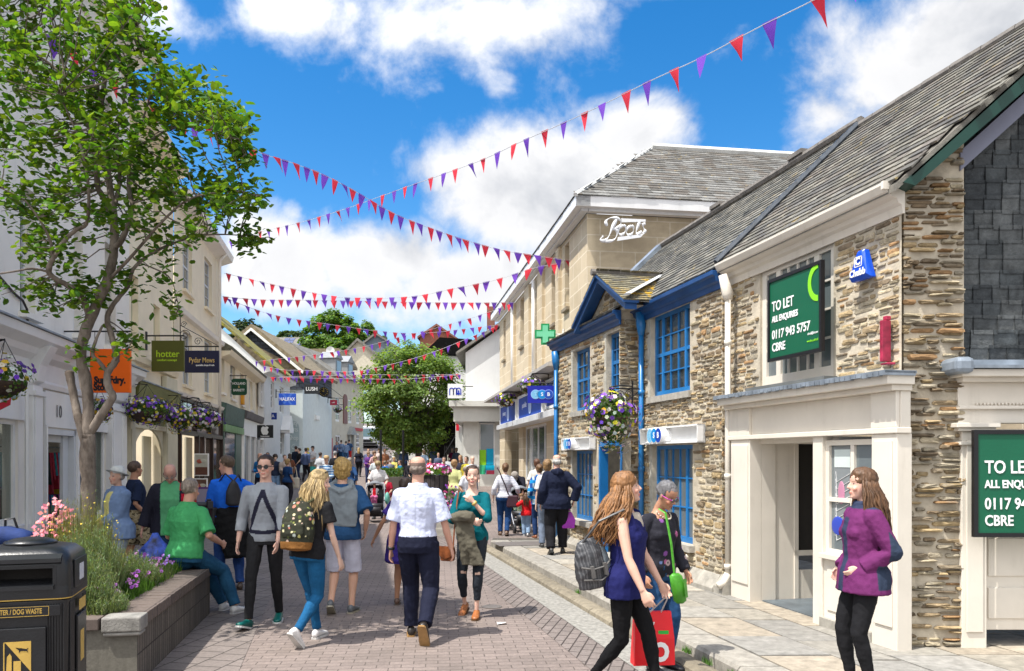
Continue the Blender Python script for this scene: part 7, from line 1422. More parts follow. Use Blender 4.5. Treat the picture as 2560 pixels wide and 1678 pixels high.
    if hk == 'long' and near:
        ln = hair[2]; wind = Vector((hair[3] if len(hair) > 3 else 0, hair[4] if len(hair) > 4 else 0, 0)); lm = mk(); fw = hair[5] if len(hair) > 5 else .0; vol = hair[6] if len(hair) > 6 else 1
        hd = lambda p: p
        for i in range(300 if near == 2 else 90):
            a = rh.uniform(-.35-fw, math.pi+.35+fw); b = rh.uniform(.05, 1.15); q = Vector((.078*math.cos(a)*math.cos(b), .016+.094*math.sin(a)*math.cos(b), .148+.088*math.sin(b))); p0 = HM @ q; out = (HM.to_3x3() @ Vector((math.cos(a)*.8, math.sin(a)+.15, 0))).normalized()
            L = ln*rh.uniform(.72,1.05); pts = [p0]; p1 = HM @ Vector((q.x*1.13, q.y*1.1+.004, .10)); pts.append(p1); n = 6
            for j in range(1, n+1):
                t = j/n; pts.append(p1+out*(.02+.035*vol*math.sin(t*2.2))+Vector((0,0,-L*t))+wind*(t**1.4)*rh.uniform(.5,1.1)+Vector((math.sin(t*9+i)*.010*vol, math.cos(t*8+i*2)*.010*vol, 0)))
            s_ = rh.uniform(.6,1.3); lm.col = tuple(x*s_ for x in hcol); lm.tube(pts, [.006,.008]+[.0088*(1-.11*j)*rh.uniform(.7,1.3)*vol for j in range(n-1)]+[.002], 5)
        lm.build('long_hair', HAIR, root)
    elif hk == 'long': mb = mk(); mb.col = hcol; mb.tube([HH(0,.06,.17),HH(0,.09,.08),HH(0,.09,-.05),HH(0,.09,.1-hair[2])],[.05,.085,.085,.05],10,flat=.5); mb.build('long_hair', HAIR, root)
    if hk == 'fringe' and near:
        mb.ell(HH(0,.035,.115), (.079,.072,.055), 16, 10); o_ = mb.build('hair', HAIR, root); rem(o_, max(vox,.007), lambda co: np.tile(hc, (len(co),1)), 1, .012, .02)
    if hk in ('hat','caphat'):
        mb.col = hair[1]; hc2 = hair[2] if len(hair) > 2 else (.3,.28,.25); mb.tube([HH(0,.01,.155),HH(0,.012,.20),HH(0,.012,.245),HH(0,.012,.262)],[.092,.090,.078,.04],18)
        if hk == 'hat': mb.tube([HH(0,.01,.160),HH(0,.012,.166)],[.150,.135],20)
        else: mb.loft([[HH(.07*math.cos(t),-.075-.07*abs(math.sin(t)),.165-.0*t) for t in [math.pi*i/8 for i in range(9)]],[HH(.07*math.cos(t),-.075-.065*abs(math.sin(t)),.175) for t in [math.pi*i/8 for i in range(9)]]])
        mb.build('hat', CLOTH, root); mb = mk(); mb.col = hc2; mb.ell(HH(0,.03,.11),(.080,.075,.06),14,9); mb.build('hair', HAIR, root)
    if extra: extra(root, mk, T, HM, dict(EL=EL,ER=ER,WL=WL_,WR=WR_,SL=SL_,SR=SR,KL=KL,KR=KR,AL=AL,AR=AR,HL=HL,HR=HR,k=k,hp=hp))
    root['_'] = 0; del root['_']; return root
def cst(c): return np.array(c)
def glasses(root, mk, HM, lens=(.01,.01,.012), frame=(.01,.01,.012), r=.022, temple=None):
    m = mk(); m.smooth = False
    for s in (-1,1):
        m.col = lens; m.loft([[HM @ Vector((s*.032+r*math.cos(t), -.101+.004*math.cos(t)*s*0, .117+r*.92*math.sin(t))) for t in [2*math.pi*i/14 for i in range(14)]],[HM @ Vector((s*.032+r*math.cos(t), -.096, .117+r*.92*math.sin(t))) for t in [2*math.pi*i/14 for i in range(14)]]])
        m.col = temple or frame; m.tube([HM @ Vector((s*(.032+r*.9),-.097,.124)), HM @ Vector((s*.078,-.07,.124)), HM @ Vector((s*.080,.0,.118))], .0045, 5)
    m.col = frame; m.tube([HM @ Vector((-.012,-.103,.121)), HM @ Vector((.012,-.103,.121))], .003, 5); m.build('glasses', SHINE, root)
def at_local(root, p):   # world position of a point given in a person's own frame
    return Matrix.Translation(root.location) @ Matrix.Rotation(root.rotation_euler.z,4,'Z') @ Vector(p)
INFO = {}
def keep(key): 
    def f(root, mk, T, HM, d): INFO[key] = (root, T, HM, d)
    return f
GREY=(.27,.29,.32); NAVY=(.012,.016,.05); BLK=(.014,.014,.016); JEAN=(.02,.055,.14); PALE=(.62,.42,.33); TAN=(.48,.28,.17); WHT=(.66,.66,.67)
# 1 sweatshirt
def lam(co):
    c = np.tile(cst(GREY), (len(co),1)); x, y, z = co.T; f = (y < -.03); t = (1.375-z); w = .021; on = f & (z > .955) & (z < 1.39) & (np.abs(np.abs(x)-t*.385) < w*1.12) ; bar = f & (np.abs(z-.955-(x*x)*.6) < .020) & (np.abs(x) < .175); c[on | bar] = (.018,.018,.035); c[z < .885] *= .9; return c
def x1(root, mk, T, HM, d): glasses(root, mk, HM, r=.0235)
person('man in round sunglasses, grey sweatshirt with dark arrow shape, black jeans and green trainers', 664, 8.42, 1.79, 3, 0, fat=.94, la=(.17,.20,.86), ra=(-.27,.02,.86), lf=(.09,-.20,0,0,6), rf=(-.12,.20,.0,-16,-14), skin=(.60,.37,.29), hair=('short',(.035,.02,.014)), brow=(.04,.025,.018),
       top=[('jumper',GREY,.80,.87,.017,lam)], bot=('trousers',(.016,.016,.018),.001), shoe=((.0,.10,.085),(.6,.6,.58)), near=2, extra=x1, curl=.35)
# 2 backpack girl
def x2(root, mk, T, HM, d): INFO['girl'] = (root, T, HM, d); m = mk(); m.col = (.02,.015,.01); m.tube([HM @ Vector((-.06,-.04,.215)), HM @ Vector((0,-.06,.235)), HM @ Vector((.06,-.04,.215))], .006, 6); m.build('sunglasses', SHINE, root)
g2 = person('young woman with long blonde hair, black top and blue jeans wearing a floral backpack', 770, 7.55, 1.66, 158, 0, fem=True, lean=9, side=-3, yaw=-62, pitch=4, la=(.22,.12,.95), ra=(-.26,.16,.84), lf=(.05,.22,0,0), rf=(-.05,-.24,.09,48), skin=PALE, hair=('long',(.50,.36,.17),.46,.02,.02,.45,1.25), brow=(.25,.16,.08),
       top=[('tee',BLK,.28,.86,.018)], bot=('jeans',(.01,.085,.20),.004), shoe=((.62,.61,.60),(.55,.54,.52)), near=2, extra=x2, curl=.4)
# 3 hoodie tied on shoulders
def x3(root, mk, T, HM, d):
    m = mk(); m.loft([[T(a*math.cos(t), b*math.sin(t)-off, z) for t in [2*math.pi*i/18 for i in range(18)]] for z, a, b, off in ((.99,.185,.03,.125),(1.1,.195,.05,.115),(1.3,.205,.08,.09),(1.40,.20,.10,.05),(1.46,.13,.085,.01))])
    m.tube([T(-.20,.02,1.42),T(-.15,.11,1.33),T(0,.14,1.25)],.035,8); m.tube([T(.20,.02,1.42),T(.15,.11,1.33),T(0,.14,1.25)],.035,8); m.tube([T(-.13,-.09,1.44),T(0,-.15,1.38),T(.13,-.09,1.44),T(.09,.01,1.48),T(-.09,.01,1.48),T(-.13,-.09,1.44)],.045,9,flat=.8)
    o = m.build('tied_hoodie', CLOTH, root); rem(o, .011, lambda co: np.tile(cst((.20,.23,.25)), (len(co),1)), 2, .03, .09)
person('person with curly blonde hair from behind, grey hoodie over blue tee, pale shorts', 857, 9.05, 1.74, 178, 0, fat=1.08, la=(.24,.06,.95), ra=(-.25,.04,.93), rpole=(-.6,-.8,0), lf=(.10,-.14,.06,34), rf=(-.10,-.0,.0,0), skin=(.56,.33,.23), hair=('curly',(.50,.32,.10)), 
       top=[('tee',(.02,.07,.17),.44,.84,.036)], bot=('shorts',(.52,.52,.62),.012), shoe=((.10,.11,.12),(.3,.27,.2)), near=2, extra=x3)
# 4 purple tunic, mostly hidden
person('woman in purple tunic and dark shorts half hidden behind the white-shirted man, wearing sandals', 1012, 9.45, 1.52, 176, 0, fem=True, fat=1.1, la=(.42,.0,.92), ra=(-.2,0,.9), lf=(.13,.10,0,0), rf=(-.08,-.12,0), skin=(.42,.22,.13), hair=('tied',(.05,.03,.02)),
       top=[('loose',(.035,.02,.17),.3,.62,.03)], bot=('skirt',(.035,.02,.17),.02,None,.60,.27), shoe=((.12,.07,.05),(.1,.08,.06)), near=1)
# 5 white shirt, from behind
def x5_(root, mk, T, HM, d):
    INFO['shirt'] = (root, T, HM, d); m = mk(); m.col = (.02,.02,.02); W, E = d['WL'], d['EL']; q = W.lerp(E,.06); dd = (W-E).normalized(); m.tube([q-dd*.012, q+dd*.012], .036, 12); m.build('watch', SHINE, root); 
def shirtp(co):
    c = np.tile(cst((.50,.54,.70)), (len(co),1)); x, y, z = co.T; c[(np.abs(z-1.385) < .004) & (y > .02)] *= .75; c[(np.abs(x) < .004) & (y > .02) & (z < 1.38)] *= .85; return c
person('balding man from behind in pale short-sleeved shirt and navy trousers, walking up the street', 1045, 7.75, 1.775, 176, 0, fat=1.04, la=(.27,.03,.84), ra=(-.31,.06,.86), lf=(.09,.12,0,0), rf=(-.12,-.30,.10,62), skin=(.55,.31,.23), hair=('fringe',(.18,.14,.115)),
       top=[('shirt',(.6,.63,.74),.44,.990,.026,shirtp)], bot=('trousers',(.010,.012,.028),.020), shoe=((.02,.015,.012),(.30,.17,.06)), near=2, extra=x5_, curl=.45)
# 6 teal top
def x6(root, mk, T, HM, d):
    INFO['teal'] = (root, T, HM, d); m = mk(); a = d['ER'].lerp(d['WR'],.45)
    m.tube([a+Vector((-.10,-.05,.02)), a+Vector((.0,-.07,.05)), a+Vector((.12,-.07,.04)), a+Vector((.16,-.02,0))],[.05,.075,.07,.04],10)
    m.loft([[a+Vector((x0+w*math.cos(t)+.0, -.055-.0+.035*math.sin(t)+.012*math.sin(3*t+z*9), z)) for t in [2*math.pi*i/18 for i in range(18)]] for z, x0, w in ((.02,.05,.09),(-.12,.08,.085),(-.28,.12,.09),(-.42,.17,.10),(-.50,.19,.10))]); m.tube([a+Vector((-.02,-.06,0)),a+Vector((.03,-.07,-.25)),a+Vector((.06,-.06,-.50))],[.05,.045,.04],8)
    o = m.build('draped_jacket', CLOTH, root); rem(o, .010, lambda co: np.tile(cst((.11,.10,.075)), (len(co),1)), 2, .022, .06)
    m = mk(); m.col = (.5,.35,.1); q = d['WL'].lerp(d['EL'],.08); dd = (d['WL']-d['EL']).normalized(); m.tube([q-dd*.014,q+dd*.014],.033,12); m.build('watch', SHINE, root)
def ripped(co):
    c = np.tile(cst((.022,.027,.036)), (len(co),1)); x, y, z = co.T; c[(y < -.03) & (np.abs(z-.50-np.abs(x)*.15) < .014) & (np.abs(np.abs(x)-.09) < .030)] = PALE; return c
person('young woman in teal top, hand at chin, olive jacket over arm, ripped jeans', 1181, 8.9, 1.675, -6, 0, fem=True, yaw=8, la=(.045,.23,1.33), lpole=(.5,.2,-1), ra=(.02,.21,1.10), rpole=(-.8,.1,-.6), lf=(.07,.14,0,0,2), rf=(-.11,-.12,.02,18,-8), skin=(.66,.43,.34), hair=('tied',(.055,.03,.018)), lips=(.5,.14,.13), 
       top=[('scoop',(.0,.10,.125),.56,.88,.016)], bot=('crop',(.022,.027,.036),.0,ripped), shoe=((.32,.11,.03),(.1,.05,.02)), near=2, extra=x6, curl=.8, palml=(-.6,.7,0))
# 7 long brown hair, navy vest top
def x7(root, mk, T, HM, d):
    INFO['brown'] = (root, T, HM, d); m = mk(); m.col = (.46,.40,.33); m.loft([[T(a*math.cos(t), .012+b*math.sin(t), z) for t in [math.pi*i/12 for i in range(13)]] for z, a, b in ((1.31,.02,.122),(1.36,.075,.118),(1.42,.098,.095),(1.44,.085,.08))]); m.build('neckline', CLOTH, root)
def leg7(co): return np.tile(cst((.006,.006,.007)), (len(co),1))
person('young woman with long windblown brown hair, navy vest top and black leggings walking right', 1562, 5.8, 1.665, 66, 0, fem=True, fat=1.12, lean=2, yaw=20, pitch=-10, la=(.20,.24,.84), ra=(-.22,.20,.865), lf=(.06,.24,0,-4), rf=(-.07,-.26,.06,28), skin=(.60,.37,.28), hair=('long',(.30,.14,.05),.40,-.07,.11,.15,1.25), brow=(.10,.05,.02), lips=(.5,.17,.15),
       top=[('tank',(.012,.014,.085),.2,.80,.020)], bot=('trousers',(.006,.006,.007),-.004), shoe=((.02,.02,.02),(.02,.02,.02)), near=2, extra=x7, curl=.45)
# 8 grey hair woman
def flo(co):
    c = np.tile(cst((.022,.022,.030)), (len(co),1)); x, y, z = co.T
    rf_ = random.Random(5)
    for i in range(150):
        p = np.array([rf_.uniform(-.3,.3), rf_.uniform(-.2,.2), rf_.uniform(.85,1.45)]); col = rf_.choice([(.35,.10,.22),(.14,.2,.4),(.4,.3,.3),(.22,.08,.3)]); d = np.linalg.norm(co-p, axis=1); c[d < .026] = col; c[d < .010] = (.02,.02,.03)
    return c
def x8(root, mk, T, HM, d):
    INFO['grey'] = (root, T, HM, d); glasses(root, mk, HM, (.04,.03,.04), (.03,.02,.05), .021, (.42,.02,.28)); m = mk(); m.col = (.55,.5,.4)
    for i in range(13): t = math.pi*i/12; m.ell(T(.068*math.cos(t), .035+.085*math.sin(t), 1.455-.05*math.sin(t)), (.008,.008,.008), 6, 5)
    m.build('necklace', SHINE, root)
person('woman with short grey hair, pink-armed glasses and dark floral top, looking down', 1640, 6.62, 1.58, 32, 0, fem=True, fat=1.1, lean=6, yaw=12, pitch=24, la=(.22,.16,.90), ra=(-.26,.12,.9), lf=(.12,.02,0,0), rf=(-.10,.06,0,0), skin=(.40,.21,.13), hair=('short',(.17,.17,.18)), brow=(.1,.09,.08),
       top=[('scoop',BLK,.97,.86,.018,flo)], bot=('jeans',(.018,.06,.15),.012), shoe=((.012,.012,.015),(.02,.02,.02)), near=2, extra=x8)
# 9 purple jacket
def pj(co):
    c = np.tile(cst((.125,.022,.10)), (len(co),1)); x, y, z = co.T; c[(y < -.125) & (np.abs(x) < .035)] = (.03,.04,.08); c[(z > 1.44)] = (.03,.04,.08); c[(x > .14) & (np.abs(y-.06) < .07) & (z > .84) & (z < 1.02)] = (.028,.04,.07); c[(x > .26) & (z > 1.02) & (y > .06)] = (.028,.04,.07); return c
person('long-haired woman in purple and navy waterproof jacket and black jeans, facing left', 2158, 5.52, 1.56, -86, .12, fem=True, fat=1.05, yaw=-6, la=(.135,.08,.99), lpole=(.6,-1,.0), ra=(-.15,.1,.95), lf=(.09,-.02,0,0), rf=(-.09,.05,0,0), skin=(.64,.40,.31), hair=('long',(.13,.065,.030),.50,0,.06,.1,.95), brow=(.12,.06,.03),
       top=[('jacket',(.24,.045,.20),.97,.80,.030,pj)], bot=('jeans',(.012,.012,.014),.0), shoe=((.02,.02,.02),(.02,.02,.02)), near=2)
# 10 seated green polo
person('grey-haired man in bright green polo shirt sitting on the brick planter, back turned', 462, 8.78, 1.76, 164, 0, fat=1.18, yaw=-6, lean=7, hipz=.70, la=(.22,.30,.78), ra=(-.30,.22,.80), lf=(-.16,.46,.0), rf=(-.40,.34,.0), skin=(.55,.30,.21), hair=('short',(.33,.27,.22)),
       top=[('polo',(.06,.33,.12),.45,.88,.026)], bot=('jeans',(.015,.07,.14),.016), shoe=((.6,.6,.6),(.5,.5,.5)), near=2)
# 11 red and navy jacket
def rj(co):
    c = np.tile(cst((.018,.018,.03)), (len(co),1)); x, y, z = co.T; c[(x > .14) & (z < 1.32)] = (.50,.01,.03); c[(z > 1.36) & (x > 0)] = (.4,.01,.03); c[(y < -.085) & (np.abs(x) < .115)] = (.10,.36,.17); return c
def x11(root, mk, T, HM, d): glasses(root, mk, HM, (.3,.25,.22), (.1,.08,.07), .019)
person('stooping bald man in glasses with a red and navy jacket open over a green shirt', 428, 10.4, 1.71, 18, 0, fat=1.15, lean=8, pitch=30, la=(.34,.0,.86), ra=(-.36,.02,.82), skin=(.58,.32,.25), hair=('fringe',(.35,.33,.30)), top=[('shirt',(.10,.36,.17),.4,.95,.012),('jacket',NAVY,.95,.80,.040,rj)], bot=('jeans',(.02,.05,.11),.012), near=1, extra=x11)
# 12 hat woman
person('woman in white sun hat and light blue jacket over yellow top beside the tree', 294, 10.2, 1.63, -28, 0, fem=True, fat=1.14, yaw=-4, la=(.0,.26,1.0), ra=(-.04,.26,.97), skin=(.60,.37,.28), hair=('hat',(.62,.64,.62),(.4,.38,.35)), top=[('jacket',(.17,.25,.42),.95,.78,.036,lambda co: np.where(((co[:,1] < -.1) & (np.abs(co[:,0]+.01) < .055))[:,None], cst((.62,.56,.22)), cst((.17,.25,.42))))], bot=('trousers',(.30,.36,.46),.016), near=1)
# 13 camo shorts
def camo(co):
    n = np.sin(co[:,0]*60+3*np.sin(co[:,2]*40))+np.sin(co[:,2]*55+2*np.sin(co[:,1]*50)); return np.where((n > .5)[:,None], cst((.06,.045,.025)), np.where((n < -.6)[:,None], cst((.25,.2,.12)), cst((.34,.29,.19))))
person('man in navy tee and camouflage shorts standing in front of the arched doorway', 337, 12.0, 1.71, 128, 0, fat=1.08, twist=6, yaw=8, la=(.16,.2,1.0), ra=(-.2,.12,.92), lf=(.1,-.16,0,10), rf=(-.1,.18,0,0), skin=(.42,.22,.14), hair=('short',(.10,.06,.04)), top=[('tee',(.012,.02,.05),.44,.90,.020)], bot=('shorts',(.3,.25,.15),.022,camo), near=1)
# 14 blue shirt photographer
def x14(root, mk, T, HM, d):
    INFO['blue'] = (root, T, HM, d); m = mk(); m.loft([[T(a*math.cos(t)+dx, b*math.sin(t)-off, z)+Vector((.008*math.sin(5*t),0,.02*math.sin(3*t))) for t in [2*math.pi*i/22 for i in range(22)]] for z, a, b, off, dx in ((1.06,.20,.15,.0,0),(.98,.215,.16,.01,0),(.80,.21,.15,.03,-.02),(.60,.19,.12,.05,-.05),(.42,.15,.09,.07,-.07))]); o = m.build('tied_jacket', CLOTH, root); rem(o, .011, lambda co: np.tile(cst((.008,.008,.009)), (len(co),1)), 2, .04, .08)
person('man in bright blue shirt, black jacket tied at waist, holding a camera', 574, 10.6, 1.79, -150, 0, fat=1.1, lean=7, yaw=48, pitch=8, la=(.02,.22,1.02), lpole=(.9,-.3,-.3), ra=(-.30,.12,1.04), rpole=(-1,-.4,0), lf=(.1,.06,0), rf=(-.12,-.06,0), skin=(.58,.33,.24), hair=('short',(.12,.08,.05)), top=[('shirt',(.012,.12,.62),.95,.95,.022)], bot=('jeans',(.02,.055,.19),.010), shoe=((.06,.04,.03),(.03,.02,.02)), near=1, extra=x14)
# 16 navy anorak
def x16(root, mk, T, HM, d): m = mk(); m.tube([T(-.10,-.06,1.47),T(0,-.13,1.43),T(.10,-.06,1.47)],[.03,.055,.03],9); m.ell(T(0,-.10,1.44),(.10,.06,.08),12,8); o = m.build('hood', CLOTH, root); rem(o,.012,lambda co: np.tile(cst((.010,.014,.035)),(len(co),1)),2,.02,.08)
person('white-haired man seen from behind in a dark navy anorak and black trousers on the pavement', 1392, 13.6, 1.69, 184, .12, fat=1.12, la=(.28,.04,.88), ra=(-.30,-.02,.93), rpole=(-1,-.6,0), lf=(.12,-.14,.02,26), rf=(-.12,.12,0), skin=(.6,.36,.28), hair=('fringe',(.62,.61,.58)), top=[('jacket',(.010,.014,.035),.97,.80,.042)], bot=('trousers',(.012,.012,.015),.03), near=1, extra=x16)
# 17 stripy top woman with bag
person('woman with tied-up hair in pale striped top, jeans and tall brown boots', 1261, 18, 1.64, 178, fem=True, fat=1.12, side=-2, la=(.27,.0,.9), ra=(-.34,.12,.98), lf=(.1,.08,0), rf=(-.06,-.1,.02,20), skin=PALE, hair=('tied',(.18,.09,.04)), top=[('tee',(.55,.55,.60),.8,.92,.022,lambda co: np.where((np.sin(co[:,2]*150) > .3)[:,None], cst((.62,.62,.66)), cst((.45,.46,.54))))], bot=('jeans',(.015,.05,.15),.014), shoe=((.15,.09,.06),(.08,.05,.03)), near=1, extra=lambda r,mk,T,H,d: (lambda m: (setattr(m,'col',(.16,.10,.07)), m.tube([d['AL']-Vector((0,0,.03)),d['AL'].lerp(d['KL'],.75)],[.055,.062],10), m.tube([d['AR']-Vector((0,0,.03)),d['AR'].lerp(d['KR'],.75)],[.055,.062],10), m.build('boots', SHINE, r)))(mk()))
person('small long-haired child in red cardigan and pale jeans beside the stripy top', 1315, 17.8, .98, 176, fem=True, la=(.32,.0,1.25), ra=(-.3,.1,.85), lf=(.08,.1,0), rf=(-.08,-.1,.04,30), skin=PALE, hair=('long',(.12,.06,.03),.45), top=[('jumper',(.62,.015,.02),.95,.84,.040)], bot=('jeans',(.22,.32,.46),.03), shoe=((.5,.5,.5),(.4,.4,.4)), near=1)
plaid = lambda co: np.where((np.sin(co[:,2]*34) > .2)[:,None], cst((.01,.22,.55)), np.where((np.sin(co[:,0]*50) > .3)[:,None], cst((.45,.6,.7)), cst((.02,.07,.25))))
person('girl with tied brown hair in a blue checked shirt and jeans with brown ankle boots', 1349, 17.3, 1.62, 190, fem=True, la=(.2,.1,.95), skin=PALE, hair=('tied',(.17,.09,.04)), top=[('shirt',(.01,.2,.5),.9,.80,.03,plaid)], bot=('jeans',(.015,.04,.12),.008), shoe=((.25,.08,.03),(.5,.45,.4)), near=1, pitch=12)
person('woman with brown bob and cream top behind the checked shirt', 1342, 20.8, 1.70, 186, fem=True, skin=PALE, hair=('bob',(.12,.05,.025)), top=[('tee',(.60,.58,.54),.4,.9,.02)], bot=('trousers',(.02,.02,.02),.01), near=0)
person('man in a black top and pale cap bending forward over a pushchair', 1290, 19.6, 1.72, -5, lean=46, pitch=34, hipf=-.2, la=(.2,.55,.85), ra=(-.2,.55,.85), skin=(.6,.35,.27), hair=('caphat',(.30,.27,.24),(.2,.15,.1)), top=[('tee',(.012,.012,.02),.5,.9,.03)], bot=('trousers',(.03,.04,.06),.02), near=0)
person('toddler with curly hair in a patterned dark top sitting forward in the pushchair', 1303, 18.9, .95, 12, hipz=.46, lf=(.08,.3,.32), rf=(-.08,.3,.3), skin=PALE, hair=('curly',(.25,.13,.05)), top=[('tee',(.02,.08,.07),.9,.84,.03,lambda co: np.where((np.sin(co[:,0]*90)*np.sin(co[:,2]*80) > .3)[:,None], cst((.35,.35,.2)), cst((.01,.06,.07))))], bot=('trousers',(.03,.06,.12),.02), shoe=((.15,.35,.05),(.1,.2,.05)), near=0, z0=.0)
person('person in grey jeans and white tee walking just beside the anorak wearer, mostly hidden', 1368, 14.6, 1.62, 180, .1, fem=True, la=(.22,0,.85), skin=PALE, hair=('bob',(.3,.18,.08)), top=[('tee',(.6,.6,.62),.4,.92,.02)], bot=('jeans',(.16,.20,.28),.016), near=1)
# pushchair woman and child
spk = lambda co: np.where((np.sin(co[:,0]*170)*np.sin(co[:,2]*150) > .5)[:,None], cst((.35,.35,.38)), cst((.60,.59,.60)))
person('woman in a pale speckled tee pushing a dark pushchair towards the camera', 946, 22.6, 1.66, 4, fem=True, fat=1.2, lean=8, pitch=24, la=(.24,.34,1.02), ra=(-.24,.34,1.02), lf=(.1,-.1,0), rf=(-.1,.15,0), skin=PALE, hair=('bob',(.35,.26,.13)), top=[('tee',(.6,.6,.6),.42,.88,.024,spk)], bot=('trousers',(.03,.03,.04),.02), near=1)
person('baby in a red and white outfit sitting in the dark pushchair', 936, 21.75, .78, 6, hipz=.30, lf=(.08,.3,.18), rf=(-.08,.3,.2), skin=PALE, hair=('short',(.35,.22,.12)), top=[('tee',(.62,.02,.03),.9,.84,.04,lambda co: np.where((np.abs(co[:,0]) > .1)[:,None], cst((.6,.6,.65)), cst((.62,.02,.03))))], bot=('trousers',(.45,.12,.25),.04), near=1, z0=.36)
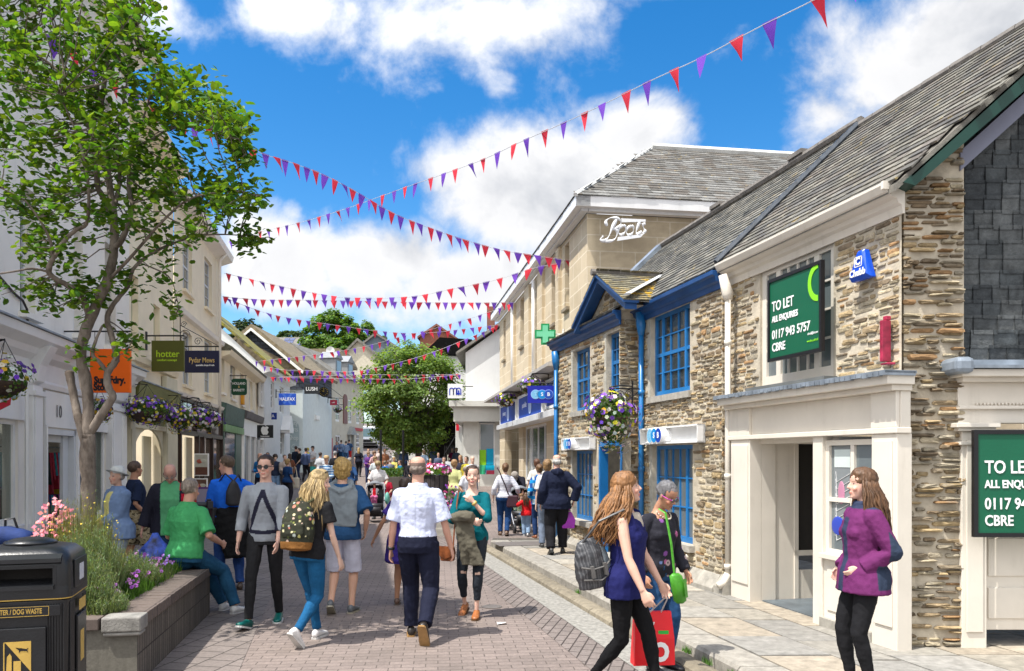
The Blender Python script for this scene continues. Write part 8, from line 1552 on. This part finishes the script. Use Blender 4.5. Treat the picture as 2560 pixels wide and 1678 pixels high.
# distant people: px, distance, height, facing, top, bottom, hair, label, pose
F_ = False; T_f = True; sit = dict(hipz=.50, lf=(.1,.42,0), rf=(-.1,.42,0), la=(.15,.3,.75), ra=(-.15,.3,.72))
def vary(i): s = .16 if i % 2 else -.12; return dict(lf=(.1,s,0), rf=(-.1,-s,0), la=(.24,-s*.6,.88), ra=(-.24,s*.8,.9))
crowd = [
 (650,29,1.76,-20,(.02,.17,.45),(.02,.02,.04),'bald',(.4,.3,.2),F_,0,'bald man in a bright blue tee behind the sunglasses man, left side'),
 (688,31,1.68,25,(.02,.03,.06),(.15,.25,.4),'curly',(.05,.03,.02),T_f,0,'woman with dark curly hair and navy top, right behind the sunglasses man'),
 (669,33,1.72,0,(.10,.12,.16),(.03,.03,.04),'short',(.06,.03,.02),F_,0,'brown-haired head and shoulders directly behind the sunglasses man'),
 (719,27,1.60,150,(.01,.04,.13),(.02,.02,.03),'bob',(.42,.28,.12),T_f,0,'woman with blonde bob and long navy top carrying a cream tote bag'),
 (712,31,1.66,30,(.35,.3,.27),(.04,.04,.05),'short',(.1,.07,.05),F_,0,'grey-haired man in beige shirt talking to the blonde in navy'),
 (724,35,1.64,200,(.13,.05,.03),(.05,.05,.05),'long',(.05,.025,.015),T_f,0,'woman with long dark brown hair between the blonde in navy and the dark-clothed couple'),
 (740,44,1.82,170,(.012,.018,.035),(.02,.03,.06),'short',(.05,.03,.02),F_,0,'taller man of the dark-clothed couple by the white house'),
 (748,43,1.74,-70,(.012,.012,.014),(.02,.03,.08),'short',(.1,.06,.04),T_f,0,'shorter one of the dark-clothed couple by the white house'),
 (765,42,1.78,165,(.07,.10,.20),(.015,.015,.02),'short',(.04,.03,.02),F_,1,'man in slate blue shirt and black trousers in the middle of the street, back turned'),
 (782,45,1.78,-30,(.5,.5,.52),(.2,.19,.16),'caphat',(.03,.03,.04),F_,0,'man in white tee and dark cap beside the pale blue terrace'),
 (769,48,1.6,0,(.6,.5,.03),(.05,.05,.05),'curly',(.55,.45,.02),T_f,0,'person with bright yellow hair and top in front of the pale blue terrace'),
 (801,36,1.68,160,(.45,.47,.5),(.03,.04,.08),'short',(.05,.03,.02),F_,0,'man in white tee with a dark backpack left of the straw cap'),
 (816,25.5,1.72,2,(.12,.25,.42),(.05,.1,.2),'caphat',(.45,.33,.18),F_,0,'man in a straw-coloured cap and blue striped polo shirt'),
 (838,34,1.76,175,(.015,.016,.02),(.02,.02,.02),'short',(.3,.3,.3),F_,0,'man in a black jacket standing behind the blonde curly hair'),
 (874,26,1.66,186,(.02,.06,.16),(.03,.03,.05),'bob',(.30,.27,.24),T_f,1,'grey-haired woman in blue vest top right of the blonde curly hair'),
 (853,60,1.8,180,(.10,.16,.30),(.04,.12,.25),'short',(.08,.05,.03),F_,1,'man in a blue checked shirt walking up the far bend'),
 (865,59,1.74,180,(.6,.6,.62),(.05,.12,.25),'short',(.1,.06,.04),F_,0,'man in white shirt walking beside the checked shirt on the far bend'),
 (873,62,1.8,180,(.03,.07,.16),(.45,.03,.03),'short',(.06,.04,.03),F_,1,'man in navy top and red trousers walking up the far bend'),
 (842,60,1.7,0,(.02,.02,.025),(.02,.02,.02),'short',(.1,.05,.03),F_,0,'person in black by the door left of the checked shirt'),
 (897,46,1.68,180,(.015,.017,.03),(.015,.015,.018),'long',(.50,.33,.13),T_f,1,'slim woman with long golden hair in black, walking away in the open street'),
 (921,40,1.64,30,(.12,.04,.20),(.03,.04,.1),'bob',(.25,.15,.08),T_f,0,'woman in a purple cardigan by the pushchair group'),
 (936,39,1.70,40,(.5,.3,.3),(.25,.4,.42),'curly',(.2,.12,.07),T_f,0,'person in pink and mint holding a child near the round tree'),
 (921,43,1.7,10,(.10,.11,.2),(.05,.05,.08),'short',(.25,.13,.06),F_,0,'man in grey-blue top behind the purple cardigan'),
 (938,31,1.6,40,(.45,.5,.52),(.4,.25,.2),'bob',(.3,.2,.1),T_f,0,'woman in pale top just behind the pushchair pusher'),
 (963,35,1.5,140,(.01,.10,.38),(.02,.05,.12),'short',(.2,.15,.1),F_,2,'person with a bright royal blue rucksack under the round tree'),
 (976,38,1.5,200,(.15,.17,.22),(.05,.05,.08),'short',(.35,.3,.27),F_,2,'seated grey-haired man in grey top under the round tree'),
 (985,41,1.5,0,(.5,.45,.12),(.05,.05,.06),'bob',(.4,.25,.1),T_f,2,'seated blonde woman in a yellow scarf under the round tree'),
 (1000,36,1.5,-60,(.01,.12,.20),(.03,.03,.05),'short',(.08,.05,.03),F_,2,'seated person in petrol blue under the round tree'),
 (1024,36,1.55,30,(.015,.015,.02),(.03,.03,.03),'short',(.02,.015,.01),F_,2,'seated dark-haired man in black by the tree trunk'),
 (962,43,1.7,10,(.35,.15,.08),(.1,.1,.1),'short',(.3,.15,.06),T_f,0,'person in rusty orange standing in the crowd left of the trunk'),
 (1010,44,1.72,10,(.08,.14,.3),(.05,.05,.08),'short',(.1,.05,.03),F_,0,'man in mid blue standing left of the trunk'),
 (948,45,1.66,-20,(.55,.45,.42),(.1,.1,.15),'bob',(.3,.18,.1),T_f,0,'woman in blush pink standing at the left edge of the crowd'),
 (990,47,1.7,0,(.45,.45,.42),(.1,.1,.12),'short',(.3,.2,.1),F_,0,'man in off-white standing deep in the crowd left of the trunk'),
 (1060,42,1.68,180,(.28,.38,.5),(.1,.1,.15),'bob',(.3,.2,.12),T_f,0,'woman in pale blue vest right of the tree trunk'),
 (1076,40,1.3,10,(.62,.015,.02),(.5,.03,.03),'short',(.5,.35,.15),F_,0,'child all in bright red right of the tree trunk'),
 (1084,45,1.78,20,(.16,.24,.40),(.05,.1,.25),'short',(.3,.17,.08),F_,0,'man in blue checked shirt lifting his arm right of the red child'),
 (1096,40,1.6,0,(.08,.10,.16),(.04,.05,.1),'short',(.12,.08,.05),F_,0,'person in slate top with dark backpack straps near the steps'),
 (1131,46,1.66,0,(.22,.02,.07),(.1,.02,.05),'long',(.2,.1,.05),T_f,0,'woman in burgundy near the railings of the dark shop'),
 (1141,45,1.7,0,(.10,.14,.22),(.1,.15,.3),'bob',(.4,.27,.12),T_f,0,'blonde person in blue-grey near the railings of the dark shop'),
 (968,25.5,1.3,0,(.30,.01,.03),(.1,.02,.03),'bob',(.12,.05,.03),T_f,2,'woman in dark red leaning at the edge behind the white-shirted man'),
 (1112,24,1.52,0,(.55,.35,.30),(.1,.1,.1),'bob',(.55,.50,.40),T_f,2,'woman with pale blonde bob in peach top behind the flower tub'),
 (1073,24.5,1.35,0,(.5,.5,.5),(.1,.1,.1),'bob',(.6,.55,.45),T_f,2,'white-haired head just behind the pink flowers'),
 (1110,29,1.62,0,(.06,.10,.22),(.05,.05,.1),'short',(.03,.02,.015),F_,0,'dark-haired man in blue in front of the grey boulder'),
 (1136,22.3,1.66,170,(.50,.52,.24),(.35,.32,.25),'curly',(.38,.22,.10),T_f,0,'woman with short auburn curls in a pale lime blouse by the flower tub'),
 (1151,29,1.68,-10,(.03,.03,.05),(.03,.03,.05),'long',(.38,.24,.12),T_f,0,'woman in sunglasses and dark top left of the shop corner'),
 (1166,28,1.66,-30,(.55,.45,.05),(.3,.3,.3),'tied',(.08,.05,.03),T_f,0,'woman in a yellow top with dark hair by the shop corner'),
 (1181,27,1.68,20,(.5,.5,.52),(.2,.2,.25),'bald',(.5,.4,.35),F_,0,'bald man in white shirt behind the teal top'),
 (1165,21,1.5,60,(.58,.60,.66),(.3,.3,.35),'short',(.3,.25,.2),F_,0,'person in a loose pale shirt bending beside the teal top'),
]
for i, (px, Z, h, fc, tc, bc, hk, hcx, fm, mv, lab) in enumerate(crowd):
    kw = dict(vary(i)) if mv == 1 else (dict(sit) if mv == 2 else dict(lf=(.1,.03,0), rf=(-.1,-.03,0), la=(.2,.12,.92) if i % 3 else (.12,.26,1.05), ra=(-.22,.08,.9) if i % 4 else (-.1,.28,1.1)))
    if mv == 2: kw['hipz'] = .62 if h > 1.4 else .5
    fn = None
    if 'striped' in lab: fn = lambda co: np.where((np.sin(co[:,2]*75) > .2)[:,None], cst((.45,.55,.65)), cst((.06,.16,.34)))
    if 'checked' in lab: fn = lambda co: np.where((np.sin(co[:,2]*90)*np.sin(co[:,0]*90) > 0)[:,None], cst((.25,.35,.5)), cst((.05,.10,.25)))
    hr = (hk, hcx, .42) if hk == 'long' else ((hk, hcx, (.1,.07,.05)) if hk == 'caphat' else ((hk, hcx)))
    person(lab, px, Z, h, fc, None, fem=fm, fat=1.0+.05*(i % 4), skin=[(.55,.34,.25),(.62,.42,.33),(.48,.28,.18)][i % 3], hair=hr, top=[('tee', tc, .42 if i % 2 else .9, .86, .022)+((fn,) if fn else ())], bot=('trousers' if i % 2 else 'jeans', bc, .014), shoe=((.05,.04,.04),(.1,.1,.1)), near=0, group=None, **kw)
# ================================================================ bags and pushchairs (things that people carry)
def bagthing(nm, lab, cat, loc, rz=0): return thing(nm, lab, cat, loc, rz)
root, T, HM, d = INFO['girl']; k = d['k']; c = at_local(root, (T(.0,-.20,1.17)*k)); t = bagthing('backpack', 'floral backpack with tan base on the blonde young woman', 'backpack', c, root.rotation_euler.z+R(4)); t.rotation_euler.x = R(8)
mb = MB(); mb.smooth = True; mb.loft([[(w*math.cos(a_)*(1.0), dd_*math.sin(a_)+dd_*.2, z) for a_ in [2*math.pi*i/20 for i in range(20)]] for z, w, dd_ in ((-.235,.10,.05),(-.22,.155,.085),(-.10,.170,.105),(.05,.160,.100),(.15,.135,.08),(.21,.09,.05),(.225,.04,.03))])
def flp(co):
    c = np.tile(cst((.03,.032,.022)), (len(co),1)); rf_ = random.Random(3)
    for i in range(330):
        p = np.array([rf_.uniform(-.19,.19), rf_.uniform(-.05,.14), rf_.uniform(-.16,.24)]); col = rf_.choice([(.42,.40,.14),(.20,.22,.06),(.5,.35,.28),(.38,.42,.38),(.55,.5,.3),(.08,.10,.03),(.45,.18,.13)]); dd_ = np.linalg.norm(co-p, axis=1); c[dd_ < rf_.uniform(.008,.022)] = col
    c[co[:,2] < -.155] = (.20,.09,.025); return c
o = mb.build('bag_body', CLOTH, t); rem(o, .006, flp, 1, .02, .09); mb = MB(); mb.smooth = True; mb.loft([[(w*math.cos(a_), .085+.03*math.sin(a_)+off, z) for a_ in [2*math.pi*i/14 for i in range(14)]] for z, w, off in ((-.12,.10,.01),(-.08,.125,.022),(.0,.12,.018),(.03,.10,.0))]); o = mb.build('front_pocket', CLOTH, t); rem(o, .006, flp, 1, .01, .05)
mb = MB(); mb.col = (.06,.06,.03)
for s in (-1,1): mb.tube([(s*.06,-.0,.20),(s*.085,-.07,.25),(s*.10,-.16,.22),(s*.12,-.22,.10)], .014, 6)
mb.tube([(-.03,.02,.22),(0,.0,.26),(.03,.02,.22)], .008, 5); mb.build('strap', CLOTH, t)
root, T, HM, d = INFO['brown']; k = d['k']; c = Vector((X(1480,5.72), 5.72, EYE+(HY-1405)/FPX*5.72)); t = bagthing('shoulder_bag', 'large dark grey quilted shoulder bag with buckled flap behind the navy vest top', 'bag', c, R(24))
mb = MB(); mb.smooth = True; mb.loft([[(w*math.cos(a_), dd_*math.sin(a_), z) for a_ in [2*math.pi*i/20 for i in range(20)]] for z, w, dd_ in ((-.19,.09,.04),(-.175,.14,.07),(-.05,.145,.085),(.08,.12,.07),(.15,.09,.04),(.17,.05,.02))]); o = mb.build('bag_body', SHINE, t)
rem(o, .008, lambda co: np.where((co[:,0] > .06)[:,None], cst((.22,.26,.28)), np.where((np.sin(co[:,0]*330) > .55)[:,None], cst((.10,.10,.105)), cst((.035,.037,.042)))), 1, .015, .06); t.rotation_euler.y = R(-12)
mb = MB(); mb.col = (.12,.115,.11); mb.tube([(-.13,-.075,.0),(-.05,-.10,-.03),(.05,-.10,-.03),(.11,-.075,.0)], .007, 5); mb.tube([(-.13,-.08,-.09),(0,-.10,-.12),(.11,-.08,-.09)], .006, 5); [mb.box(x-.012,x+.012,-.112,-.088,-.09,-.005) for x in (-.06,.045)]; mb.build('buckle_trim', SHINE, t)
Mi = (Matrix.Translation(t.location) @ t.rotation_euler.to_matrix().to_4x4()).inverted(); sh = at_local(root, d['SR']*k); sl = at_local(root, T(-.10,0,1.44)*k); mb = MB(); mb.col = (.05,.05,.052); q1 = Mi @ (sl+Vector((0,-.03,.03))); mb.tube([(-.08,0,.13),(Vector((-.08,0,.13))+q1)*.5+Vector((-.03,-.04,.06)),q1+Vector((-.02,-.03,0)), q1+Vector((.03,.05,-.02)), (.06,.06,.12)], .010, 6); mb.build('strap', SHINE, t)
# red carrier
hw_ = at_local(root, d['WL']*k)+Vector((.02,0,-.10)); t = bagthing('carrier_bag', 'bright red paper carrier bag with large white percent sign', 'bag', (X(1632,6.1), 6.1, EYE+(HY-1660)/FPX*6.1), R(6)); wq, hq = 52/FPX*6.1, 132/FPX*6.1
mb = MB(); mb.loft([[(-wq,-.05,0),(wq,-.05,0),(wq,.07,0),(-wq,.07,0)],[(-wq*.96,-.055,hq*.5),(wq*.97,-.05,hq*.5),(wq*.97,.05,hq*.5),(-wq*.96,.05,hq*.5)],[(-wq*.93,-.02,hq),(wq*.86,-.02,hq),(wq*.86,.015,hq),(-wq*.93,.015,hq)]]); mb.build('bag_body', M('carrier_red',(.72,.012,.02),.35,.08,9,.3,14), t)
text(t, 'o', MS(.045,-.055,.125), .30, TXW, .001, .85, .006); mb = MB(); mb.prism([(-.075,.15),(-.060,.15),(-.0,.33),(-.018,.33)],-.054,-.050); mb.build('slash_mark', TXW, t); MB().box(.03,.11,-.0465,-.044,.235,.262).build('green_label', flat('label_green',(.02,.42,.05)), t)
mb = MB(); mb.col=(.6,.6,.6); top_ = Vector((hw_.x-t.location.x, hw_.y-t.location.y, hw_.z-t.location.z)); mb.tube([(-.03,-.01,hq-.01),top_+Vector((-.01,0,-.02)),top_,top_+Vector((.015,0,-.02)),(.06,-.01,hq-.01)], .006, 5); mb.build('handle', CLOTH, t)
root, T, HM, d = INFO['grey']; t = bagthing('crossbody_bag', 'small bright green leather bag on a green strap at the grey-haired woman side', 'bag', (X(1692,6.35), 6.35, EYE+(HY-1468)/FPX*6.35), R(20)); GRL = M('green_leather',(.06,.27,.02),.35,.2,14,.25,60)
mb = MB(); mb.smooth = True; mb.loft([[(w*math.cos(a_)+sh_, dd_*math.sin(a_), z) for a_ in [2*math.pi*i/16 for i in range(16)]] for z, w, dd_, sh_ in ((-.13,.03,.02,.03),(-.11,.055,.035,.03),(.0,.065,.04,.015),(.09,.055,.03,-.01),(.11,.03,.015,-.01))]); mb.build('bag_body', GRL, t); mb = MB(); mb.loft([[(.05,-.042,-.08),(.075,-.03,-.08),(.06,-.035,.06),(.03,-.045,.06)],[(.05,-.048,-.08),(.085,-.03,-.08),(.065,-.035,.07),(.03,-.052,.07)]]); mb.build('flap', GRL, t)
s0 = at_local(root, T(-.05,.10,1.46)*d['k'])-t.location; Rz_ = Matrix.Rotation(-t.rotation_euler.z,3,'Z'); s0 = Rz_ @ s0; mb = MB(); mb.tube([(-.02,0,.10), Vector((-.02,0,.10)).lerp(s0,.5)+Vector((-.0,-.035,0)), s0+Vector((0,-.03,0)), s0+Vector((-.02,.04,.03))], .011, 6, flat=.5); mb.build('strap', GRL, t)
# satchel of the teal woman
root, T, HM, d = INFO['teal']; t = bagthing('satchel', 'small tan leather satchel hanging by the teal top, behind the white-shirted man hand', 'bag', (X(1119,8.8), 8.8, EYE+(HY-1382)/FPX*8.8), R(-25)); TL = M('tan_leather',(.22,.065,.02),.4,.25,14,.2)
mb = MB(); mb.loft([[(-.07,-.04,-.09),(.07,-.04,-.09),(.07,.04,-.09),(-.07,.04,-.09)],[(-.09,-.035,.0),(.09,-.035,.0),(.09,.035,.0),(-.09,.035,.0)],[(-.08,-.02,.07),(.08,-.02,.07),(.08,.02,.07),(-.08,.02,.07)]]); mb.build('bag_body', TL, t, bevel=.012); mb = MB(); mb.prism([(-.085,.075),(.085,.075),(.095,-.02),(.0,-.065),(-.095,-.02)],-.052,-.036); mb.build('flap', TL, t)
s0 = at_local(root, T(-.13,.02,1.45)*d['k'])-t.location; s0 = Matrix.Rotation(-t.rotation_euler.z,3,'Z') @ s0; mb = MB(); mb.tube([(.07,0,.06), Vector((.07,0,.06)).lerp(s0,.5)+Vector((.0,-.05,0)), s0+Vector((0,-.06,0)), s0+Vector((.02,.05,0))], .009, 6, flat=.5); mb.build('strap', TL, t)
# small rucksack and camera of the photographer
root, T, HM, d = INFO['blue']; c = at_local(root, T(-.02,-.17,1.26)*d['k']); t = bagthing('backpack', 'small black drawstring rucksack on the bright blue shirt', 'backpack', c, root.rotation_euler.z); BKL = M('black_nylon',(.02,.02,.024),.45,.2,14,.3)
mb = MB(); mb.smooth = True; mb.loft([[(w*math.cos(a_), .045*math.sin(a_)+.02, z) for a_ in [2*math.pi*i/14 for i in range(14)]] for z, w in ((-.18,.07),(-.15,.10),(.0,.095),(.1,.06),(.15,.02))]); mb.build('bag_body', BKL, t); mb = MB(); mb.tube([(0,.02,.14),(-.08,-.05,.22),(-.14,-.16,.12)],.012,5); mb.tube([(0,.02,.14),(.09,-.05,.24),(.16,-.15,.12)],.012,5); mb.tube([(-.08,.02,-.14),(-.17,-.1,-.08)],.012,5); mb.build('strap', BKL, t)
t = bagthing('camera', 'black camera with long lens held by the bright blue shirt', 'camera', (X(524,10.35), 10.35, EYE+(HY-1262)/FPX*10.35), R(-60)); mb = MB(); mb.box(-.07,.07,-.035,.035,-.05,.05); mb.box(-.03,.03,-.035,.02,.05,.075); mb.build('camera_body', BKL, t, bevel=.008); mb = MB(); mb.lathe([(.001,-.16),(.042,-.16),(.04,-.05),(.035,-.03),(.001,-.03)], n=14, ax='y'); mb.M = None; mb.build('lens', BKL, t)
t = bagthing('camera_bag', 'black camera pouch hanging below the camera lens at the blue shirt side', 'bag', (X(534,10.5), 10.5, EYE+(HY-1288)/FPX*10.5), R(-40)); mb = MB(); mb.box(-.06,.06,-.05,.05,-.1,.1); mb.build('pouch', BKL, t, bevel=.02)
t = bagthing('shoulder_bag', 'dark plum shoulder bag on a long strap at the stripy top hip', 'bag', (X(1281,17.9), 17.9, EYE+(HY-1252)/FPX*17.9), 0); mb = MB(); mb.box(-.13,.13,-.05,.05,-.15,.12); mb.build('bag_body', M('plum_leather',(.05,.02,.03),.45), t, bevel=.03); mb = MB(); mb.tube([(-.08,0,.1),(-.16,-.1,.35),(-.30,-.14,.68),(-.34,.0,.74)],.018,5,flat=.4); mb.build('strap', M('plum_leather',(.05,.02,.03)), t)
t = bagthing('carrier_bag', 'purple and black carrier bags held low beside the navy anorak', 'bag', (X(1421,13.7), 13.7, EYE+(HY-1300)/FPX*13.7), 0); mb = MB(); mb.loft([[(-.11,-.05,-.14),(.10,-.05,-.14),(.10,.05,-.14),(-.11,.05,-.14)],[(-.12,-.04,.0),(.12,-.04,.0),(.12,.04,.0),(-.12,.04,.0)],[(-.09,-.02,.14),(.05,-.02,.14),(.05,.02,.14),(-.09,.02,.14)]]); mb.build('bag_body', M('carrier_purple',(.33,.02,.42),.35,.2,9,.4,14), t, bevel=.01); mb = MB(); mb.tube([(-.08,0,.15),(-.04,0,.32),(.03,0,.15)],.012,5); mb.build('handle', M('carrier_purple',(.33,.02,.42)), t)
t = bagthing('tote_bag', 'cream cloth tote on the shoulder of the blonde woman in navy', 'bag', (X(738,27.2), 27.2, EYE+(HY-1206)/FPX*27.2), 0); mb = MB(); mb.box(-.14,.14,-.06,.06,-.2,.16); mb.build('bag_body', M('cream_canvas',(.5,.46,.38),.9), t, bevel=.03); mb = MB(); mb.tube([(-.08,0,.15),(-.1,-.02,.5),(0,.05,.52),(.08,0,.15)],.014,5); mb.build('handle', M('cream_canvas',(.5,.46,.38)), t)
t = bagthing('carrier_bag', 'blue and white plastic carrier bag behind the green polo shirt', 'bag', (X(388,9.5), 9.5, .0), .3); t.location.z = .62; mb = MB(); mb.smooth=True; mb.loft([[(w*math.cos(a_)*(1+.12*math.sin(3*a_)), w*.5*math.sin(a_), z) for a_ in [2*math.pi*i/14 for i in range(14)]] for z, w in ((-.22,.15),(-.15,.2),(.05,.17),(.16,.07),(.24,.03))]); mb.build('bag_body', M('carrier_blue',(.05,.10,.45),.35,.95,9,.5,12), t)
t = bagthing('holdall', 'navy cloth holdall with a black handle behind the litter bin', 'bag', (X(22,7.3), 7.3, EYE+(HY-1345)/FPX*7.3), .2); mb = MB(); mb.smooth = True; mb.loft([[(x, .1*math.cos(a_), .1*math.sin(a_)+dz) for a_ in [2*math.pi*i/14 for i in range(14)]] for x, dz in ((-.22,0),(-.2,.0),(.0,.01),(.12,-.02),(.2,-.05))]); mb.build('bag_body', M('navy_canvas',(.01,.03,.13),.8,.3,9,.3), t); mb = MB(); mb.tube([(-.03,0,.08),(-.02,-.02,.17),(.05,-.02,.18),(.08,0,.06)],.012,6); mb.build('handle', BKL, t)
MB().box(-.28,.1,-.12,.12,-.55,-.10).box(-.26,-.2,-.1,.1,-1.1,-.55).box(.02,.08,-.1,.1,-1.1,-.55).build('stand', BKL, t)
def pushchair(lab, px, Z, face, s=1.0):
    t = thing('pushchair', lab, 'pushchair', (X(px,Z), Z, gz(Z)), R(face)); AL_ = M('alu',(.5,.5,.52),.3,metal=.7); mb = MB()
    for x in (-.24,.24): mb.tube([(x,-.45,.12),(x*1.05,.1,.62),(x,.42,1.02)],.016,7); mb.tube([(x,.38,.12),(x*1.05,.0,.6)],.016,7)
    mb.tube([(-.24,.42,1.02),(.24,.42,1.02)],.018,7); mb.tube([(-.24,-.3,.3),(.24,-.3,.3)],.012,6); mb.build('frame', AL_, t)
    for x in (-.25,.25):
        for y, r in ((-.45,.11),(.38,.14)): mb = MB(); mb.smooth = True; mb.lathe([(r*.5,x-.02),(r,x-.025),(r,x+.025),(r*.5,x+.02)],(0,y,r),16,'x'); mb.build('wheel', BKL, t)
    mb = MB(); mb.smooth = True; mb.loft([[(.21,.02,.45),(-.21,.02,.45),(-.21,-.3,.38),(.21,-.3,.38)],[(.21,.06,.5),(-.21,.06,.5),(-.21,-.28,.5),(.21,-.28,.5)]]); mb.loft([[(.2,.1,.45),(-.2,.1,.45),(-.2,.04,.45),(.2,.04,.45)],[(.2,.25,.98),(-.2,.25,.98),(-.2,.19,.98),(.2,.19,.98)]]); mb.box(-.17,.17,-.45,-.3,.25,.42); mb.box(-.18,.18,-.2,.25,.15,.32); mb.build('seat', BKL, t)
    mb = MB(); mb.smooth = True
    rg_ = []
    for q in range(7): a_ = R(-8+22*q); rg_.append([(.235*math.cos(b), .22-.30*math.sin(a_)*1*max(.25,math.sin(b))**.5*(1), .80+.30*math.cos(a_)*(.35+.65*math.sin(b))) for b in [math.pi*j/10 for j in range(11)]])
    vs = [p for r_ in rg_ for p in r_]; mb.add(vs, [(i*11+j, i*11+j+1, (i+1)*11+j+1, (i+1)*11+j) for i in range(2) for j in range(10)]); o = mb.build('hood', M('hood_grey',(.16,.17,.19),.7,.3), t); sm = o.modifiers.new('thick','SOLIDIFY'); sm.thickness = .02
    return t
t = pushchair('dark pushchair with grey hood and baby, pushed towards the camera', 937, 21.6, 8)
mb = MB(); mb.smooth = True; mb.ell((.33,.1,.62),(.07,.1,.17),10,8); b_=mb.build('green_carrier', M('pale_green_bag',(.12,.35,.30),.5,.2,9,.3), t)
pushchair('small dark pushchair under the bending man, toddler sitting in it', 1302, 19.0, 12)
# ================================================================ finish: grow the surfaces, set lettering as real meshes
for o, vox, paint, sm, disp, dsz in REM:
    m = o.modifiers.new('grow','REMESH'); m.mode = 'VOXEL'; m.voxel_size = vox; m.use_smooth_shade = True
    if sm: s_ = o.modifiers.new('soft','SMOOTH'); s_.factor = .5; s_.iterations = sm
    if disp and dsz < .08: q = o.modifiers.new('folds','DISPLACE'); q.texture = dtex(.13); q.strength = disp*1.05; q.mid_level = .45; q.texture_coords = 'LOCAL'
    if disp: q = o.modifiers.new('folds','DISPLACE'); q.texture = dtex(dsz); q.strength = disp; q.mid_level = .5; q.texture_coords = 'GLOBAL' if False else 'LOCAL'
bpy.context.view_layer.update(); dg = bpy.context.evaluated_depsgraph_get(); new = []
for o, vox, paint, sm, disp, dsz in REM: new.append(bpy.data.meshes.new_from_object(o.evaluated_get(dg)))
fonts = [o for o in SC.objects if o.type == 'FONT']; fm = [bpy.data.meshes.new_from_object(o.evaluated_get(dg)) for o in fonts]
for (o, vox, paint, sm, disp, dsz), me in zip(REM, new):
    o.modifiers.clear(); o.data = me; n = len(me.vertices)
    if paint and n:
        co = np.empty(n*3, np.float32); me.vertices.foreach_get('co', co); c = np.asarray(paint(co.reshape(-1,3).astype(np.float64))); a = me.color_attributes.get('Col')
        if a: me.color_attributes.remove(a)
        a = me.color_attributes.new('Col','FLOAT_COLOR','POINT'); a.data.foreach_set('color', np.c_[c, np.ones(n)].astype(np.float32).ravel())
for o, me in zip(fonts, fm):
    par, mx = o.parent, o.matrix_local.copy(); c = bpy.data.objects.new('tmp', me); COL.objects.link(c); c.parent = par; c.matrix_local = mx; bpy.data.objects.remove(o); c.name = 'lettering'
bpy.context.view_layer.update()
